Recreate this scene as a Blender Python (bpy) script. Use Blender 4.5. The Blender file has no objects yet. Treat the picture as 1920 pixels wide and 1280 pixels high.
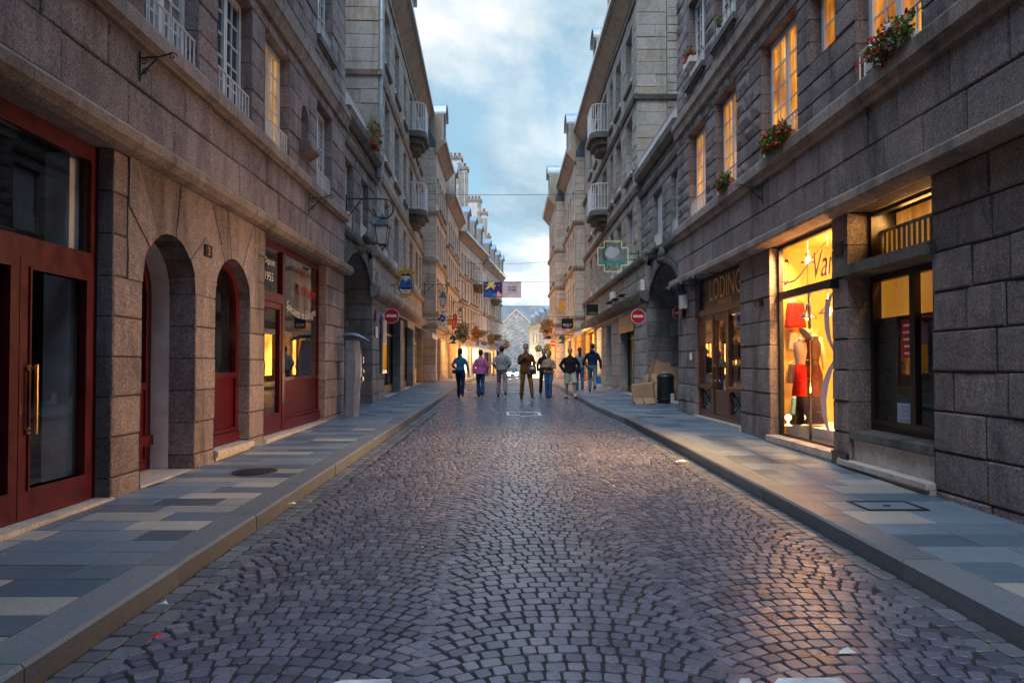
import bpy, math, random
import numpy as np
from mathutils import Vector, Matrix, Euler
R = math.radians
SC = bpy.context.scene
COL = SC.collection
rnd = random.Random(7)

# ------------------------------------------------------------------ tagging
def tag(o, label=None, cat=None, group=None, kind=None):
    if label: o['label'] = label
    if cat: o['category'] = cat
    if group: o['group'] = group
    if kind: o['kind'] = kind
    return o
def empty(name, loc=(0, 0, 0), rz=0.0, label=None, cat=None, group=None, parent=None):
    o = bpy.data.objects.new(name, None); COL.objects.link(o)
    o.location = loc; o.rotation_euler = (0, 0, rz); o.empty_display_size = .1
    if parent: o.parent = parent
    return tag(o, label, cat, group)
def copy_tree(o, parent=None):
    c = o.copy(); COL.objects.link(c)
    if parent: c.parent = parent
    for ch in list(o.children): copy_tree(ch, c)
    return c

# ------------------------------------------------------------------ mesh builder
class MB:
    def __init__(s): s.v = []; s.f = []; s.m = []
    def add(s, vs, fs, mi=0):
        b = len(s.v); s.v += [tuple(p) for p in vs]
        s.f += [tuple(b + i for i in f) for f in fs]; s.m += [mi] * len(fs)
    def quad(s, a, b, c, d, mi=0): s.add([a, b, c, d], [(0, 1, 2, 3)], mi)
    def hexa(s, p, mi=0):   # p: 4 bottom + 4 top
        s.add(p, [(0, 3, 2, 1), (4, 5, 6, 7), (0, 1, 5, 4), (1, 2, 6, 5), (2, 3, 7, 6), (3, 0, 4, 7)], mi)
    def box(s, x0, x1, y0, y1, z0, z1, mi=0, M=None):
        p = [(x0, y0, z0), (x1, y0, z0), (x1, y1, z0), (x0, y1, z0), (x0, y0, z1), (x1, y0, z1), (x1, y1, z1), (x0, y1, z1)]
        if M is not None: p = [M @ Vector(q) for q in p]
        s.hexa(p, mi)
    def bbox(s, x0, x1, y0, y1, z0, z1, c=.01, mi=0, M=None):  # chamfered box
        vs = []; 
        for sx, X in ((1, x0), (-1, x1)):
            for sy, Y in ((1, y0), (-1, y1)):
                for sz, Z in ((1, z0), (-1, z1)):
                    vs += [(X, Y + sy * c, Z + sz * c), (X + sx * c, Y, Z + sz * c), (X + sx * c, Y + sy * c, Z)]
        if M is not None: vs = [tuple(M @ Vector(q)) for q in vs]
        def i(a, b, d, k): return ((a * 2 + b) * 2 + d) * 3 + k
        fs = []
        for a in (0, 1): fs.append((i(a,0,0,0), i(a,1,0,0), i(a,1,1,0), i(a,0,1,0)))
        for b in (0, 1): fs.append((i(0,b,0,1), i(1,b,0,1), i(1,b,1,1), i(0,b,1,1)))
        for d in (0, 1): fs.append((i(0,0,d,2), i(1,0,d,2), i(1,1,d,2), i(0,1,d,2)))
        for a in (0, 1):
            for b in (0, 1): fs.append((i(a,b,0,0), i(a,b,1,0), i(a,b,1,1), i(a,b,0,1)))
            for d in (0, 1): fs.append((i(a,0,d,0), i(a,1,d,0), i(a,1,d,2), i(a,0,d,2)))
        for b in (0, 1):
            for d in (0, 1): fs.append((i(0,b,d,1), i(1,b,d,1), i(1,b,d,2), i(0,b,d,2)))
        for a in (0, 1):
            for b in (0, 1):
                for d in (0, 1): fs.append((i(a,b,d,0), i(a,b,d,1), i(a,b,d,2)))
        s.add(vs, fs, mi)
    def prism(s, pts, f0, f1, mi=0):     # pts 2-D outline; f0,f1 map (a,b)->xyz for both ends
        n = len(pts); A = [f0(*p) for p in pts]; B = [f1(*p) for p in pts]
        s.add(A + B, [tuple(range(n)), tuple(range(2 * n - 1, n - 1, -1))] +
              [(i, (i + 1) % n, n + (i + 1) % n, n + i) for i in range(n)], mi)
    def loft(s, rings, mi=0, cap=True):
        n = len(rings[0]); vs = [p for r in rings for p in r]; fs = []
        for k in range(len(rings) - 1):
            for i in range(n):
                fs.append((k * n + i, k * n + (i + 1) % n, (k + 1) * n + (i + 1) % n, (k + 1) * n + i))
        if cap: fs += [tuple(range(n - 1, -1, -1)), tuple((len(rings) - 1) * n + i for i in range(n))]
        s.add(vs, fs, mi)
    def tube(s, path, r, n=8, mi=0, cap=True, flat=1.0):
        path = [Vector(p) for p in path]; rs = r if isinstance(r, (list, tuple)) else [r] * len(path)
        rings = []; up = None
        for k, p in enumerate(path):
            a = path[max(0, k - 1)]; b = path[min(len(path) - 1, k + 1)]
            t = (b - a).normalized() if (b - a).length > 1e-9 else Vector((0, 0, 1))
            if up is None:
                up = Vector((0, 0, 1)) if abs(t.z) < .9 else Vector((0, 1, 0))
            x = t.cross(up)
            if x.length < 1e-6: x = t.cross(Vector((1, 0, 0)))
            x.normalize(); y = x.cross(t).normalized(); up = y
            rings.append([tuple(p + (x * math.cos(2 * math.pi * i / n) + y * flat * math.sin(2 * math.pi * i / n)) * rs[k]) for i in range(n)])
        s.loft(rings, mi, cap)
    def lathe(s, c, prof, n=16, mi=0, M=None):   # prof [(r,z)], around z through c
        c = Vector(c); rings = []
        for r, z in prof:
            ring = [Vector((max(r, 1e-4) * math.cos(2 * math.pi * i / n), max(r, 1e-4) * math.sin(2 * math.pi * i / n), z)) for i in range(n)]
            if M is not None: ring = [M @ q for q in ring]
            rings.append([tuple(c + q) for q in ring])
        s.loft(rings, mi)
    def ball(s, c, r, n=10, mi=0, M=None):       # r=(rx,ry,rz)
        if not isinstance(r, (tuple, list)): r = (r, r, r)
        c = Vector(c); rings = []
        k = max(4, n // 2 + 1)
        for j in range(k + 1):
            a = math.pi * j / k; rr = max(math.sin(a), 1e-3)
            ring = [Vector((r[0] * rr * math.cos(2 * math.pi * i / n), r[1] * rr * math.sin(2 * math.pi * i / n), -r[2] * math.cos(a))) for i in range(n)]
            if M is not None: ring = [M @ q for q in ring]
            rings.append([tuple(c + q) for q in ring])
        s.loft(rings, mi)
    def build(s, name, mats, parent=None, smooth=False, loc=None):
        me = bpy.data.meshes.new(name)
        if s.v:
            me.from_pydata(s.v, [], s.f)
        if not isinstance(mats, (list, tuple)): mats = [mats]
        for m in mats: me.materials.append(m)
        if len(mats) > 1 and s.f: me.polygons.foreach_set('material_index', s.m)
        if smooth: me.polygons.foreach_set('use_smooth', [True] * len(me.polygons))
        me.update()
        o = bpy.data.objects.new(name, me); COL.objects.link(o)
        if parent:
            o.parent = parent
            # meshes are written in world coordinates: undo the parent's transform
            o.matrix_parent_inverse = Matrix.Identity(4)
            pm = world_of(parent).inverted(); me.transform(pm)
        elif loc is not None:
            me.transform(Matrix.Translation(-Vector(loc))); o.location = loc
        return o
def world_of(o):
    M = Matrix.LocRotScale(o.location, o.rotation_euler, o.scale)
    return world_of(o.parent) @ M if o.parent else M

# ------------------------------------------------------------------ camera model (pixel of the 1920x1280 photo -> ray)
CH = 1.54; PITCH = R(1.16); YAW = R(0.4476); FPX = 1280.0; PPX, PPY = 960.0, 659.0
CAMROT = Euler((R(90) + PITCH, 0, -YAW), 'XYZ').to_matrix()
CAMLOC = Vector((0, 0, CH))
def ray(px, py): return CAMROT @ Vector(((px - PPX) / FPX, (PPY - py) / FPX, -1.0))
def atY(px, py, Y):
    d = ray(px, py); return CAMLOC + d * (Y / d.y)
def atX(px, py, X):
    d = ray(px, py); return CAMLOC + d * (X / d.x)

# ------------------------------------------------------------------ ground profile
GP = [(-30, -.49), (0, 0), (30, .49), (36, .57), (42, .59), (50, .54), (65, .34), (80, .08), (100, -.3), (140, -.8), (400, -3)]
def zg(y):
    for (a, za), (b, zb) in zip(GP, GP[1:]):
        if y <= b:
            t = (y - a) / (b - a); return za + (zb - za) * t
    return GP[-1][1]
PAV = .13

# ------------------------------------------------------------------ facades
class Fac:
    def __init__(s, o, d, side):   # side +1: outward is +x side (left wall), -1: right wall
        s.o = Vector((o[0], o[1], 0)); d = Vector((d[0], d[1], 0)).normalized(); s.d = d
        s.n = Vector((d.y, -d.x, 0)) * side
        s.side = side
    def P(s, u, v, w=0.0):
        p = s.o + s.d * u + s.n * w; return (p.x, p.y, v)
    def box(s, mb, u0, u1, v0, v1, w0, w1, mi=0):
        P = s.P; mb.hexa([P(u0, v0, w0), P(u1, v0, w0), P(u1, v0, w1), P(u0, v0, w1), P(u0, v1, w0), P(u1, v1, w0), P(u1, v1, w1), P(u0, v1, w1)], mi)
    def block(s, mb, u0, u1, v0, v1, w, c=.014, g=.005, back=-.03, mi=0, rough=0.0):
        P = s.P; u0 += g; u1 -= g; v0 += g; v1 -= g
        c = min(c, (u1 - u0) * .3, (v1 - v0) * .3)
        if rough > 0 and (u1 - u0) > .12 and (v1 - v0) > .12:
            nu = max(2, int((u1 - u0) / .12)); nv = max(2, int((v1 - v0) / .12)); vs = []; fs = []
            for j in range(nv + 1):
                for i in range(nu + 1):
                    uu = u0 + c + (u1 - u0 - 2 * c) * i / nu; vv = v0 + c + (v1 - v0 - 2 * c) * j / nv
                    e = (i in (0, nu)) or (j in (0, nv))
                    vs.append(P(uu, vv, w + (rnd.uniform(-.15, .25) if e else rnd.uniform(.1, 1.0)) * rough))
            N = nu + 1
            for j in range(nv):
                for i in range(nu): fs.append((j * N + i, j * N + i + 1, (j + 1) * N + i + 1, (j + 1) * N + i))
            b = len(vs); vs += [P(u0, v0, w - c), P(u1, v0, w - c), P(u1, v1, w - c), P(u0, v1, w - c)]
            vs += [P(u0, v0, back), P(u1, v0, back), P(u1, v1, back), P(u0, v1, back)]
            fs.append(tuple([b, b + 1] + [i for i in range(nu, -1, -1)]))
            fs.append(tuple([b + 1, b + 2] + [j * N + nu for j in range(nv, -1, -1)]))
            fs.append(tuple([b + 2, b + 3] + [nv * N + i for i in range(0, nu + 1)]))
            fs.append(tuple([b + 3, b] + [j * N for j in range(0, nv + 1)]))
            for i in range(4): fs.append((b + i, b + (i + 1) % 4, b + 4 + (i + 1) % 4, b + 4 + i))
            mb.add(vs, fs, mi); return
        vs = [P(u0, v0, back), P(u1, v0, back), P(u1, v1, back), P(u0, v1, back),
              P(u0, v0, w - c), P(u1, v0, w - c), P(u1, v1, w - c), P(u0, v1, w - c),
              P(u0 + c, v0 + c, w), P(u1 - c, v0 + c, w), P(u1 - c, v1 - c, w), P(u0 + c, v1 - c, w)]
        fs = [(8, 9, 10, 11)]
        for i in range(4):
            j = (i + 1) % 4; fs += [(i, j, 4 + j, 4 + i), (4 + i, 4 + j, 8 + j, 8 + i)]
        mb.add(vs, fs, mi)
    def wall(s, mb, u0, u1, v0, v1, holes=(), crit=(), ch=.36, bl=(.45, .95), jit=.011, rough=0.0, gap=.006, rfn=None, jd=.2):
        vs = {round(v0, 3), round(v1, 3)}
        for h in holes:
            for v in (h[2], h[3]):
                if v0 < v < v1: vs.add(round(v, 3))
        for v in crit:
            if v0 < v < v1: vs.add(round(v, 3))
        vs = sorted(vs); cs = []
        for a, b in zip(vs, vs[1:]):
            n = max(1, round((b - a) / ch)); cs += [(a + (b - a) * i / n, a + (b - a) * (i + 1) / n) for i in range(n)]
        for va, vb in cs:
            vm = (va + vb) / 2; iv = [(u0, u1)]
            for h in holes:
                if h[2] < vm < h[3]:
                    nv = []
                    for a, b in iv:
                        if h[1] <= a or h[0] >= b: nv.append((a, b)); continue
                        if h[0] > a: nv.append((a, h[0]))
                        if h[1] < b: nv.append((h[1], b))
                    iv = nv
            for a, b in iv:
                if b - a < .02: continue
                mb.quad(s.P(a, va, -.02), s.P(b, va, -.02), s.P(b, vb, -.02), s.P(a, vb, -.02), 1)
                cuts = [a]; u = a
                while True:
                    u += rnd.uniform(*bl)
                    if b - u < bl[0] * .6: break
                    cuts.append(u)
                cuts.append(b)
                for c0, c1 in zip(cuts, cuts[1:]):
                    rr = rfn(c0, c1, va) if rfn else rough
                    s.block(mb, c0, c1, va, vb, rnd.uniform(-jit, jit), rough=rr, g=gap)
        for h in holes:                      # jambs
            dep = h[4] if len(h) > 4 else jd
            if dep <= 0: continue
            for va, vb in cs:
                a = max(va, h[2]); b = min(vb, h[3])
                if b - a < .03: continue
                for uu, sg in ((h[0], 1), (h[1], -1)):
                    if uu < u0 - .001 or uu > u1 + .001: continue
                    mb.quad(s.P(uu, a, -.02), s.P(uu, b, -.02), s.P(uu, b, -dep - .03), s.P(uu, a, -dep - .03), 1)
                    e = uu + sg * .004
                    mb.quad(s.P(e, a + .005, -.006), s.P(e, b - .005, -.006), s.P(e, b - .005, -dep - .02), s.P(e, a + .005, -dep - .02), 0)
            if len(h) < 6: mb.quad(s.P(h[0], h[3] - .002, -.005), s.P(h[1], h[3] - .002, -.005), s.P(h[1], h[3] - .002, -dep - .03), s.P(h[0], h[3] - .002, -dep - .03), 0)
            mb.quad(s.P(h[0], h[2] + .002, -.005), s.P(h[1], h[2] + .002, -.005), s.P(h[1], h[2] + .002, -dep - .03), s.P(h[0], h[2] + .002, -dep - .03), 0)
    def radial(s, mb, uc, vc, Rr, th0, ra, rb, vs, vt, n, dep=.3):
        # voussoirs: arch centre (uc,vc) radius Rr from th0..pi-th0; fills rect [ra,rb]x[vs,vt]
        def hit(th):
            c, sn = math.cos(th), math.sin(th); ts = []
            if c > 1e-6: ts.append((rb - uc) / c)
            if c < -1e-6: ts.append((ra - uc) / c)
            if sn > 1e-6: ts.append((vt - vc) / sn)
            t = min(ts); return (uc + c * t, vc + sn * t)
        corners = [math.atan2(vt - vc, rb - uc), math.atan2(vt - vc, ra - uc)]
        ths = [th0 + (math.pi - 2 * th0) * i / n for i in range(n + 1)]
        first = True
        for k in range(n):
            a, b = ths[k], ths[k + 1]; g = .0028 / Rr
            w = rnd.uniform(-.008, .008)
            inner = [(uc + Rr * math.cos(t), vc + Rr * math.sin(t)) for t in (a + g, (a + b) / 2, b - g)]
            o0 = hit(a + g * .6); o1 = hit(b - g * .6)
            outer = [o0]
            if k == 0 and th0 > .05: outer = [(rb, vs), o0] if o0[0] >= rb - .01 else outer
            for c in corners:
                if a < c < b: outer.append((rb, vt) if c == corners[0] else (ra, vt))
            outer.append(o1)
            if k == n - 1 and th0 > .05 and o1[0] <= ra + .01: outer.append((ra, vs))
            poly = inner[::-1] + outer
            mb.prism(poly, lambda p, q: s.P(p, q, w), lambda p, q: s.P(p, q, -.03), 0)
            # backing
            mb.add([s.P(p, q, -.02) for p, q in [(uc + Rr * math.cos(b), vc + Rr * math.sin(b)), (uc + Rr * math.cos((a+b)/2), vc + Rr * math.sin((a+b)/2)), (uc + Rr * math.cos(a), vc + Rr * math.sin(a)), hit(a), hit(b)]], [(0, 1, 2, 3, 4)], 1)
            # intrados
            for t0, t1 in ((a + g, (a + b) / 2), ((a + b) / 2, b - g)):
                p0 = (uc + Rr * math.cos(t0), vc + Rr * math.sin(t0)); p1 = (uc + Rr * math.cos(t1), vc + Rr * math.sin(t1))
                mb.quad(s.P(*p0, -.004), s.P(*p1, -.004), s.P(*p1, -dep - .02), s.P(*p0, -dep - .02), 0)
    def prof(s, mb, pts, u0, u1, mi=0, seg=None):   # pts [(w,v)] extruded along u, optionally in stones
        seg = seg or (u1 - u0); n = max(1, round((u1 - u0) / seg))
        if hasattr(mb, 'marks'): mb.marks.append((len(mb.v), len(mb.f)))
        for i in range(n):
            a = u0 + (u1 - u0) * i / n; b = u0 + (u1 - u0) * (i + 1) / n
            if n > 1: a += .003; b -= .003
            dw = rnd.uniform(-.003, .003) if n > 1 else 0
            mb.prism(pts, lambda w, v: s.P(a, v, w + dw), lambda w, v: s.P(b, v, w + dw), mi)

# ------------------------------------------------------------------ text
def text_geo(txt, size=1.0, shear=0.0, space=1.0, bold=0.0):
    cu = bpy.data.curves.new('t', 'FONT'); cu.body = txt; cu.size = size; cu.shear = shear
    cu.space_character = space; cu.align_x = 'CENTER'; cu.align_y = 'CENTER'; cu.resolution_u = 3; cu.offset = bold
    o = bpy.data.objects.new('t', cu); COL.objects.link(o)
    bpy.context.view_layer.update()
    dg = bpy.context.evaluated_depsgraph_get(); me = bpy.data.meshes.new_from_object(o.evaluated_get(dg))
    vs = [tuple(v.co) for v in me.vertices]; fs = [tuple(p.vertices) for p in me.polygons]
    bpy.data.objects.remove(o); bpy.data.curves.remove(cu); bpy.data.meshes.remove(me)
    return vs, fs
def put_text(mb, txt, f, w=None, h=None, shear=0, space=1.0, bold=0.0, mi=0, arc=0.0):
    # f maps (a,b) in metres (centre origin) to xyz ; text scaled to w x h
    vs, fs = text_geo(txt, 1.0, shear, space, bold)
    xs = [v[0] for v in vs]; ys = [v[1] for v in vs]
    cx = (min(xs) + max(xs)) / 2; cy = (min(ys) + max(ys)) / 2; W = max(xs) - min(xs); H = max(ys) - min(ys)
    sx = w / W if w else None; sy = h / H if h else sx
    if sx is None: sx = sy
    out = []
    for x, y, z in vs:
        a = (x - cx) * sx; b = (y - cy) * sy
        if arc: 
            rr = arc + b; t = a / arc; a = rr * math.sin(t); b = rr * math.cos(t) - arc
        out.append(f(a, b))
    mb.add(out, fs, mi)
# ------------------------------------------------------------------ materials
def newmat(name):
    m = bpy.data.materials.new(name); m.use_nodes = True; nt = m.node_tree
    for n in list(nt.nodes): nt.nodes.remove(n)
    out = nt.nodes.new('ShaderNodeOutputMaterial'); return m, nt, out
def N(nt, t, **k):
    n = nt.nodes.new(t)
    for a, b in k.items(): setattr(n, a, b)
    return n
def L(nt, a, b): nt.links.new(a, b)
def pr(nt, out, rough=.6, col=None, metal=0, spec=.5):
    p = N(nt, 'ShaderNodeBsdfPrincipled'); L(nt, p.outputs[0], out.inputs[0])
    p.inputs['Roughness'].default_value = rough; p.inputs['Metallic'].default_value = metal
    p.inputs['Specular IOR Level'].default_value = spec
    if col: p.inputs['Base Color'].default_value = (*col, 1)
    return p
def ramp(nt, fac, stops):
    r = N(nt, 'ShaderNodeValToRGB'); e = r.color_ramp.elements
    while len(e) < len(stops): e.new(.5)
    for x, (p, c) in zip(e, stops):
        x.position = p; x.color = (*c, 1) if len(c) == 3 else c
    L(nt, fac, r.inputs[0]); return r.outputs[0]
def noise(nt, vec, scale, detail=4, rough=.6, dist=0):
    n = N(nt, 'ShaderNodeTexNoise'); n.inputs['Scale'].default_value = scale; n.inputs['Detail'].default_value = detail
    n.inputs['Roughness'].default_value = rough; n.inputs['Distortion'].default_value = dist
    if vec is not None: L(nt, vec, n.inputs['Vector'])
    return n.outputs['Fac']
def mix(nt, fac, a, b, mode='MIX'):
    m = N(nt, 'ShaderNodeMix', data_type='RGBA', blend_type=mode)
    for s, v in ((m.inputs[0], fac), (m.inputs[6], a), (m.inputs[7], b)):
        if isinstance(v, (int, float)): s.default_value = v
        elif isinstance(v, tuple): s.default_value = (*v, 1)
        else: L(nt, v, s)
    return m.outputs[2]
def bump(nt, h, strength=.4, dist=.01, prev=None):
    b = N(nt, 'ShaderNodeBump'); b.inputs['Strength'].default_value = strength; b.inputs['Distance'].default_value = dist
    L(nt, h, b.inputs['Height'])
    if prev is not None: L(nt, prev, b.inputs['Normal'])
    return b.outputs[0]
def maprange(nt, v, a, b, c, d):
    m = N(nt, 'ShaderNodeMapRange')
    for i, x in zip((1, 2, 3, 4), (a, b, c, d)): m.inputs[i].default_value = x
    L(nt, v, m.inputs[0]); return m.outputs[0]
def world_pos(nt): return N(nt, 'ShaderNodeNewGeometry').outputs['Position']
def rnd_island(nt): return N(nt, 'ShaderNodeNewGeometry').outputs['Random Per Island']

def granite(name, c1, c2, spk=.5, rough=.75, bs=.5, fine=48, stain=.5, var=.85, spec=.4, tint=None):
    m, nt, out = newmat(name); p = pr(nt, out, rough, spec=spec); P = world_pos(nt); ri = rnd_island(nt)
    base = ramp(nt, ri, [(0, c1), (.35, tuple((a + b) / 2 for a, b in zip(c1, c2))), (.7, c2), (1, tint or tuple(a * .8 for a in c1))])
    base = mix(nt, var, tuple((a + b) / 2 for a, b in zip(c1, c2)), base)
    sp = noise(nt, P, fine, 3, .75); col = mix(nt, spk, base, ramp(nt, sp, [(.32, (.2, .19, .2)), (.46, (.82, .8, .8)), (.53, (1, 1, 1)), (.66, (1.9, 1.75, 1.7))]), 'MULTIPLY')
    md = noise(nt, P, 9, 5, .65)
    col = mix(nt, .55, col, ramp(nt, md, [(.3, (.62, .6, .6)), (.6, (1.12, 1.08, 1.05))]), 'MULTIPLY')
    # weather streaks
    mp = N(nt, 'ShaderNodeMapping'); mp.inputs['Scale'].default_value = (1.6, 1.6, .35); L(nt, P, mp.inputs['Vector'])
    st = noise(nt, mp.outputs[0], 1.3, 6, .62, .6)
    col = mix(nt, stain, col, ramp(nt, st, [(.36, (.34, .34, .36)), (.5, (.95, .95, .95)), (.68, (1.2, 1.16, 1.12))]), 'MULTIPLY')
    L(nt, col, p.inputs['Base Color'])
    b1 = bump(nt, noise(nt, P, 24, 7, .78), bs, .06)
    b2 = bump(nt, noise(nt, P, fine * .6, 4, .8), bs, .016, b1)
    L(nt, b2, p.inputs['Normal']); return m
def plain(name, col, rough=.5, metal=0, spec=.5, ns=6, nv=.18, bs=.08, bscale=60, bd=.004):
    m, nt, out = newmat(name); p = pr(nt, out, rough, metal=metal, spec=spec)
    tc = N(nt, 'ShaderNodeTexCoord').outputs['Object']
    n = noise(nt, tc, ns, 5, .6)
    L(nt, mix(nt, 1.0, col, ramp(nt, n, [(.3, (1 - nv,) * 3), (.7, (1 + nv,) * 3)]), 'MULTIPLY'), p.inputs['Base Color'])
    L(nt, maprange(nt, n, .2, .8, max(.02, rough * .75), min(1, rough * 1.3)), p.inputs['Roughness'])
    if bs: L(nt, bump(nt, noise(nt, tc, bscale, 3, .6), bs, bd), p.inputs['Normal'])
    return m
def fabric(name, col, rough=.9): return plain(name, col, rough, 0, .15, 14, .25, .5, 25, .02)
def emis(name, col, st, nscale=0, lo=.4):
    m, nt, out = newmat(name); e = N(nt, 'ShaderNodeEmission'); L(nt, e.outputs[0], out.inputs[0])
    e.inputs[1].default_value = st
    if nscale:
        P = world_pos(nt); mp = N(nt, 'ShaderNodeMapping'); mp.inputs['Scale'].default_value = (1, 1, .3); L(nt, P, mp.inputs['Vector'])
        n = noise(nt, mp.outputs[0], nscale, 3, .6)
        L(nt, ramp(nt, n, [(.32, (col[0] * lo, col[1] * lo * .75, col[2] * lo * .5)), (.6, col)]), e.inputs[0])
    else: e.inputs[0].default_value = (*col, 1)
    return m
def glass(name, tint=(1, 1, 1), rough=.0, extra=0.0):
    m, nt, out = newmat(name)
    t = N(nt, 'ShaderNodeBsdfTransparent'); t.inputs[0].default_value = (*tint, 1)
    g = N(nt, 'ShaderNodeBsdfGlossy'); g.inputs['Roughness'].default_value = rough
    ge = N(nt, 'ShaderNodeNewGeometry'); dt = N(nt, 'ShaderNodeVectorMath', operation='DOT_PRODUCT'); L(nt, ge.outputs['Incoming'], dt.inputs[0]); L(nt, ge.outputs['Normal'], dt.inputs[1])
    def mm(op, a, b): 
        q = N(nt, 'ShaderNodeMath', operation=op)
        for i, v in enumerate((a, b)):
            if isinstance(v, (int, float)): q.inputs[i].default_value = v
            else: L(nt, v, q.inputs[i])
        return q
    fr = mm('ADD', mm('MULTIPLY', mm('POWER', mm('SUBTRACT', 1.0, mm('ABSOLUTE', dt.outputs['Value'], 0).outputs[0]).outputs[0], 4.0).outputs[0], 1.15).outputs[0], .07)
    mx = N(nt, 'ShaderNodeMixShader'); a = N(nt, 'ShaderNodeMath', operation='ADD'); a.inputs[1].default_value = extra; a.use_clamp = True
    L(nt, fr.outputs[0], a.inputs[0]); L(nt, a.outputs[0], mx.inputs[0]); L(nt, t.outputs[0], mx.inputs[1]); L(nt, g.outputs[0], mx.inputs[2])
    L(nt, mx.outputs[0], out.inputs[0]); return m

M = {}
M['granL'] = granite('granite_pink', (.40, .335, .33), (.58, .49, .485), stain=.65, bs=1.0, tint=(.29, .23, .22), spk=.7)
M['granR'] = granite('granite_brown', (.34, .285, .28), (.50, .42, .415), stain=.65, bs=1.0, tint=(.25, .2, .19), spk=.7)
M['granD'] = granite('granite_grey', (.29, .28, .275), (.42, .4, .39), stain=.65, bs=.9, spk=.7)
M['granF'] = granite('granite_pale', (.60, .53, .46), (.74, .66, .58), stain=.35, bs=.6, fine=60)
M['granP'] = granite('granite_pilaster', (.42, .40, .37), (.54, .51, .47), stain=.4, bs=.6, fine=60, tint=(.42, .34, .24))
M['ledge'] = granite('ledge_stone', (.34, .28, .245), (.44, .37, .325), stain=.7, bs=.6)
M['ledgeD'] = granite('weathered_ledge_stone', (.13, .125, .115), (.2, .19, .175), stain=.7, bs=.7)
M['soffit'] = granite('soffit_concrete', (.42, .31, .22), (.46, .34, .25), stain=.35, bs=.35, spk=.3)
M['mortar'] = plain('mortar', (.05, .045, .042), .95, bs=.3)
M['mortarL'] = plain('pale_mortar', (.42, .38, .34), .95, bs=.3)
M['sill'] = granite('step_stone', (.55, .5, .46), (.62, .57, .52), spk=.3, stain=.3, rough=.55, bs=.2)
M['rubble'] = None
M['slate'] = plain('slate', (.1, .13, .17), .45, 0, .5, 9, .3, .4, 18)
M['zinc'] = plain('zinc', (.42, .47, .52), .38, .6, .5, 4, .15, .05)
M['slateF'] = plain('weathered_slate', (.26, .26, .27), .6, ns=.6, nv=.3, bs=.3, bscale=4)
M['signcyan'] = plain('pale_cyan_letters', (.3, .6, .6), .4, bs=0)
M['emblue'] = plain('emblem_blue', (.02, .13, .42), .5, bs=0)
M['embskin'] = plain('emblem_cream', (.75, .6, .5), .5, bs=0)
M['signnavy'] = plain('sign_navy', (.02, .015, .16), .5, bs=0)
M['signteal'] = plain('sign_teal', (.01, .3, .45), .5, bs=0)
M['signyellow2'] = plain('lemon_yellow', (.7, .72, .1), .5, bs=0)
M['petalP2'] = plain('flat_pink', (.75, .35, .45), .5, bs=0)
M['bannerw'] = plain('banner_cloth', (.6, .58, .68), .8, ns=3, nv=.1)
M['bluespot'] = plain('blue_black_lamp', (.012, .022, .035), .4)
M['noticew'] = plain('notice_paper', (.42, .5, .62), .6, bs=0)
M['white'] = plain('white_paint', (.78, .78, .78), .4, ns=3, nv=.08)
M['black'] = plain('black_iron', (.018, .02, .022), .45)
M['red'] = plain('dark_red_paint', (.08, .001, .006), .36, 0, .5, 7, .4, .25)
M['brown'] = plain('brown_wood', (.13, .045, .028), .4, 0, .5, 5, .3, .12)
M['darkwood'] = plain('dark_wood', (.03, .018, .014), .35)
M['plaster'] = plain('white_plaster', (.8, .75, .74), .85, ns=5, nv=.15, bs=.4, bscale=20)
M['glass'] = glass('shop_glass', (.92, .94, .94), extra=.03)
M['glassC'] = glass('clear_shop_glass', (.98, .98, .98), extra=.0)
M['paneD'] = plain('dark_pane', (.018, .022, .03), .06, 0, .8, 2, .3, .02, 3, .02)
M['paneC'] = plain('curtained_pane', (.22, .24, .27), .12, 0, .8, 30, .35, .0)
def litpane(name, dark, bright, st, sc):
    m, nt, out = newmat(name); e = N(nt, 'ShaderNodeEmission'); g = N(nt, 'ShaderNodeBsdfGlossy'); g.inputs['Roughness'].default_value = .05; mx = N(nt, 'ShaderNodeMixShader'); mx.inputs[0].default_value = .1
    P = world_pos(nt); mp = N(nt, 'ShaderNodeMapping'); mp.inputs['Scale'].default_value = (1, 1, .12); L(nt, P, mp.inputs['Vector'])
    folds = noise(nt, mp.outputs[0], sc, 2, .5); room = noise(nt, P, 1.1, 2, .5)
    c = mix(nt, 1.0, ramp(nt, folds, [(.35, tuple(v * .55 for v in bright)), (.6, bright)]), ramp(nt, room, [(.35, dark), (.62, (1.15, 1.15, 1.15))]), 'MULTIPLY')
    L(nt, c, e.inputs[0]); e.inputs[1].default_value = st; L(nt, e.outputs[0], mx.inputs[1]); L(nt, g.outputs[0], mx.inputs[2]); L(nt, mx.outputs[0], out.inputs[0]); return m
M['lit'] = litpane('lit_window', (.4, .3, .2), (1.0, .40, .05), .85, 9)
M['litc'] = emis('lit_curtain', (.75, .38, .12), .5, 3.0, .3)
M['lit2'] = emis('lit_shop', (1.0, .5, .14), 14.0, 1.3, .35)
M['lit3'] = emis('lit_shop_deep', (1.0, .40, .06), 11.0, 1.6, .4)
M['litw'] = emis('lit_shop_pale', (1.0, .66, .3), 13.0, 1.2, .5)
M['neonY'] = emis('neon_yellow', (.7, .68, .35), .4)
M['neonG'] = emis('neon_green', (.02, .35, .28), .3)
M['bulb'] = emis('bulb', (1, .6, .2), 7)
M['head'] = emis('headlamp', (1, .75, .4), 2200)
M['signwhite'] = plain('sign_white', (.8, .8, .78), .4, bs=0)
M['signred'] = plain('sign_red', (.6, .015, .02), .35, bs=0)
M['signblack'] = plain('sign_black', (.012, .014, .018), .3, bs=0)
M['signblue'] = plain('sign_blue', (.02, .1, .45), .35, bs=0)
M['signyellow'] = plain('sign_yellow', (.75, .45, .04), .4, bs=0)
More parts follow.
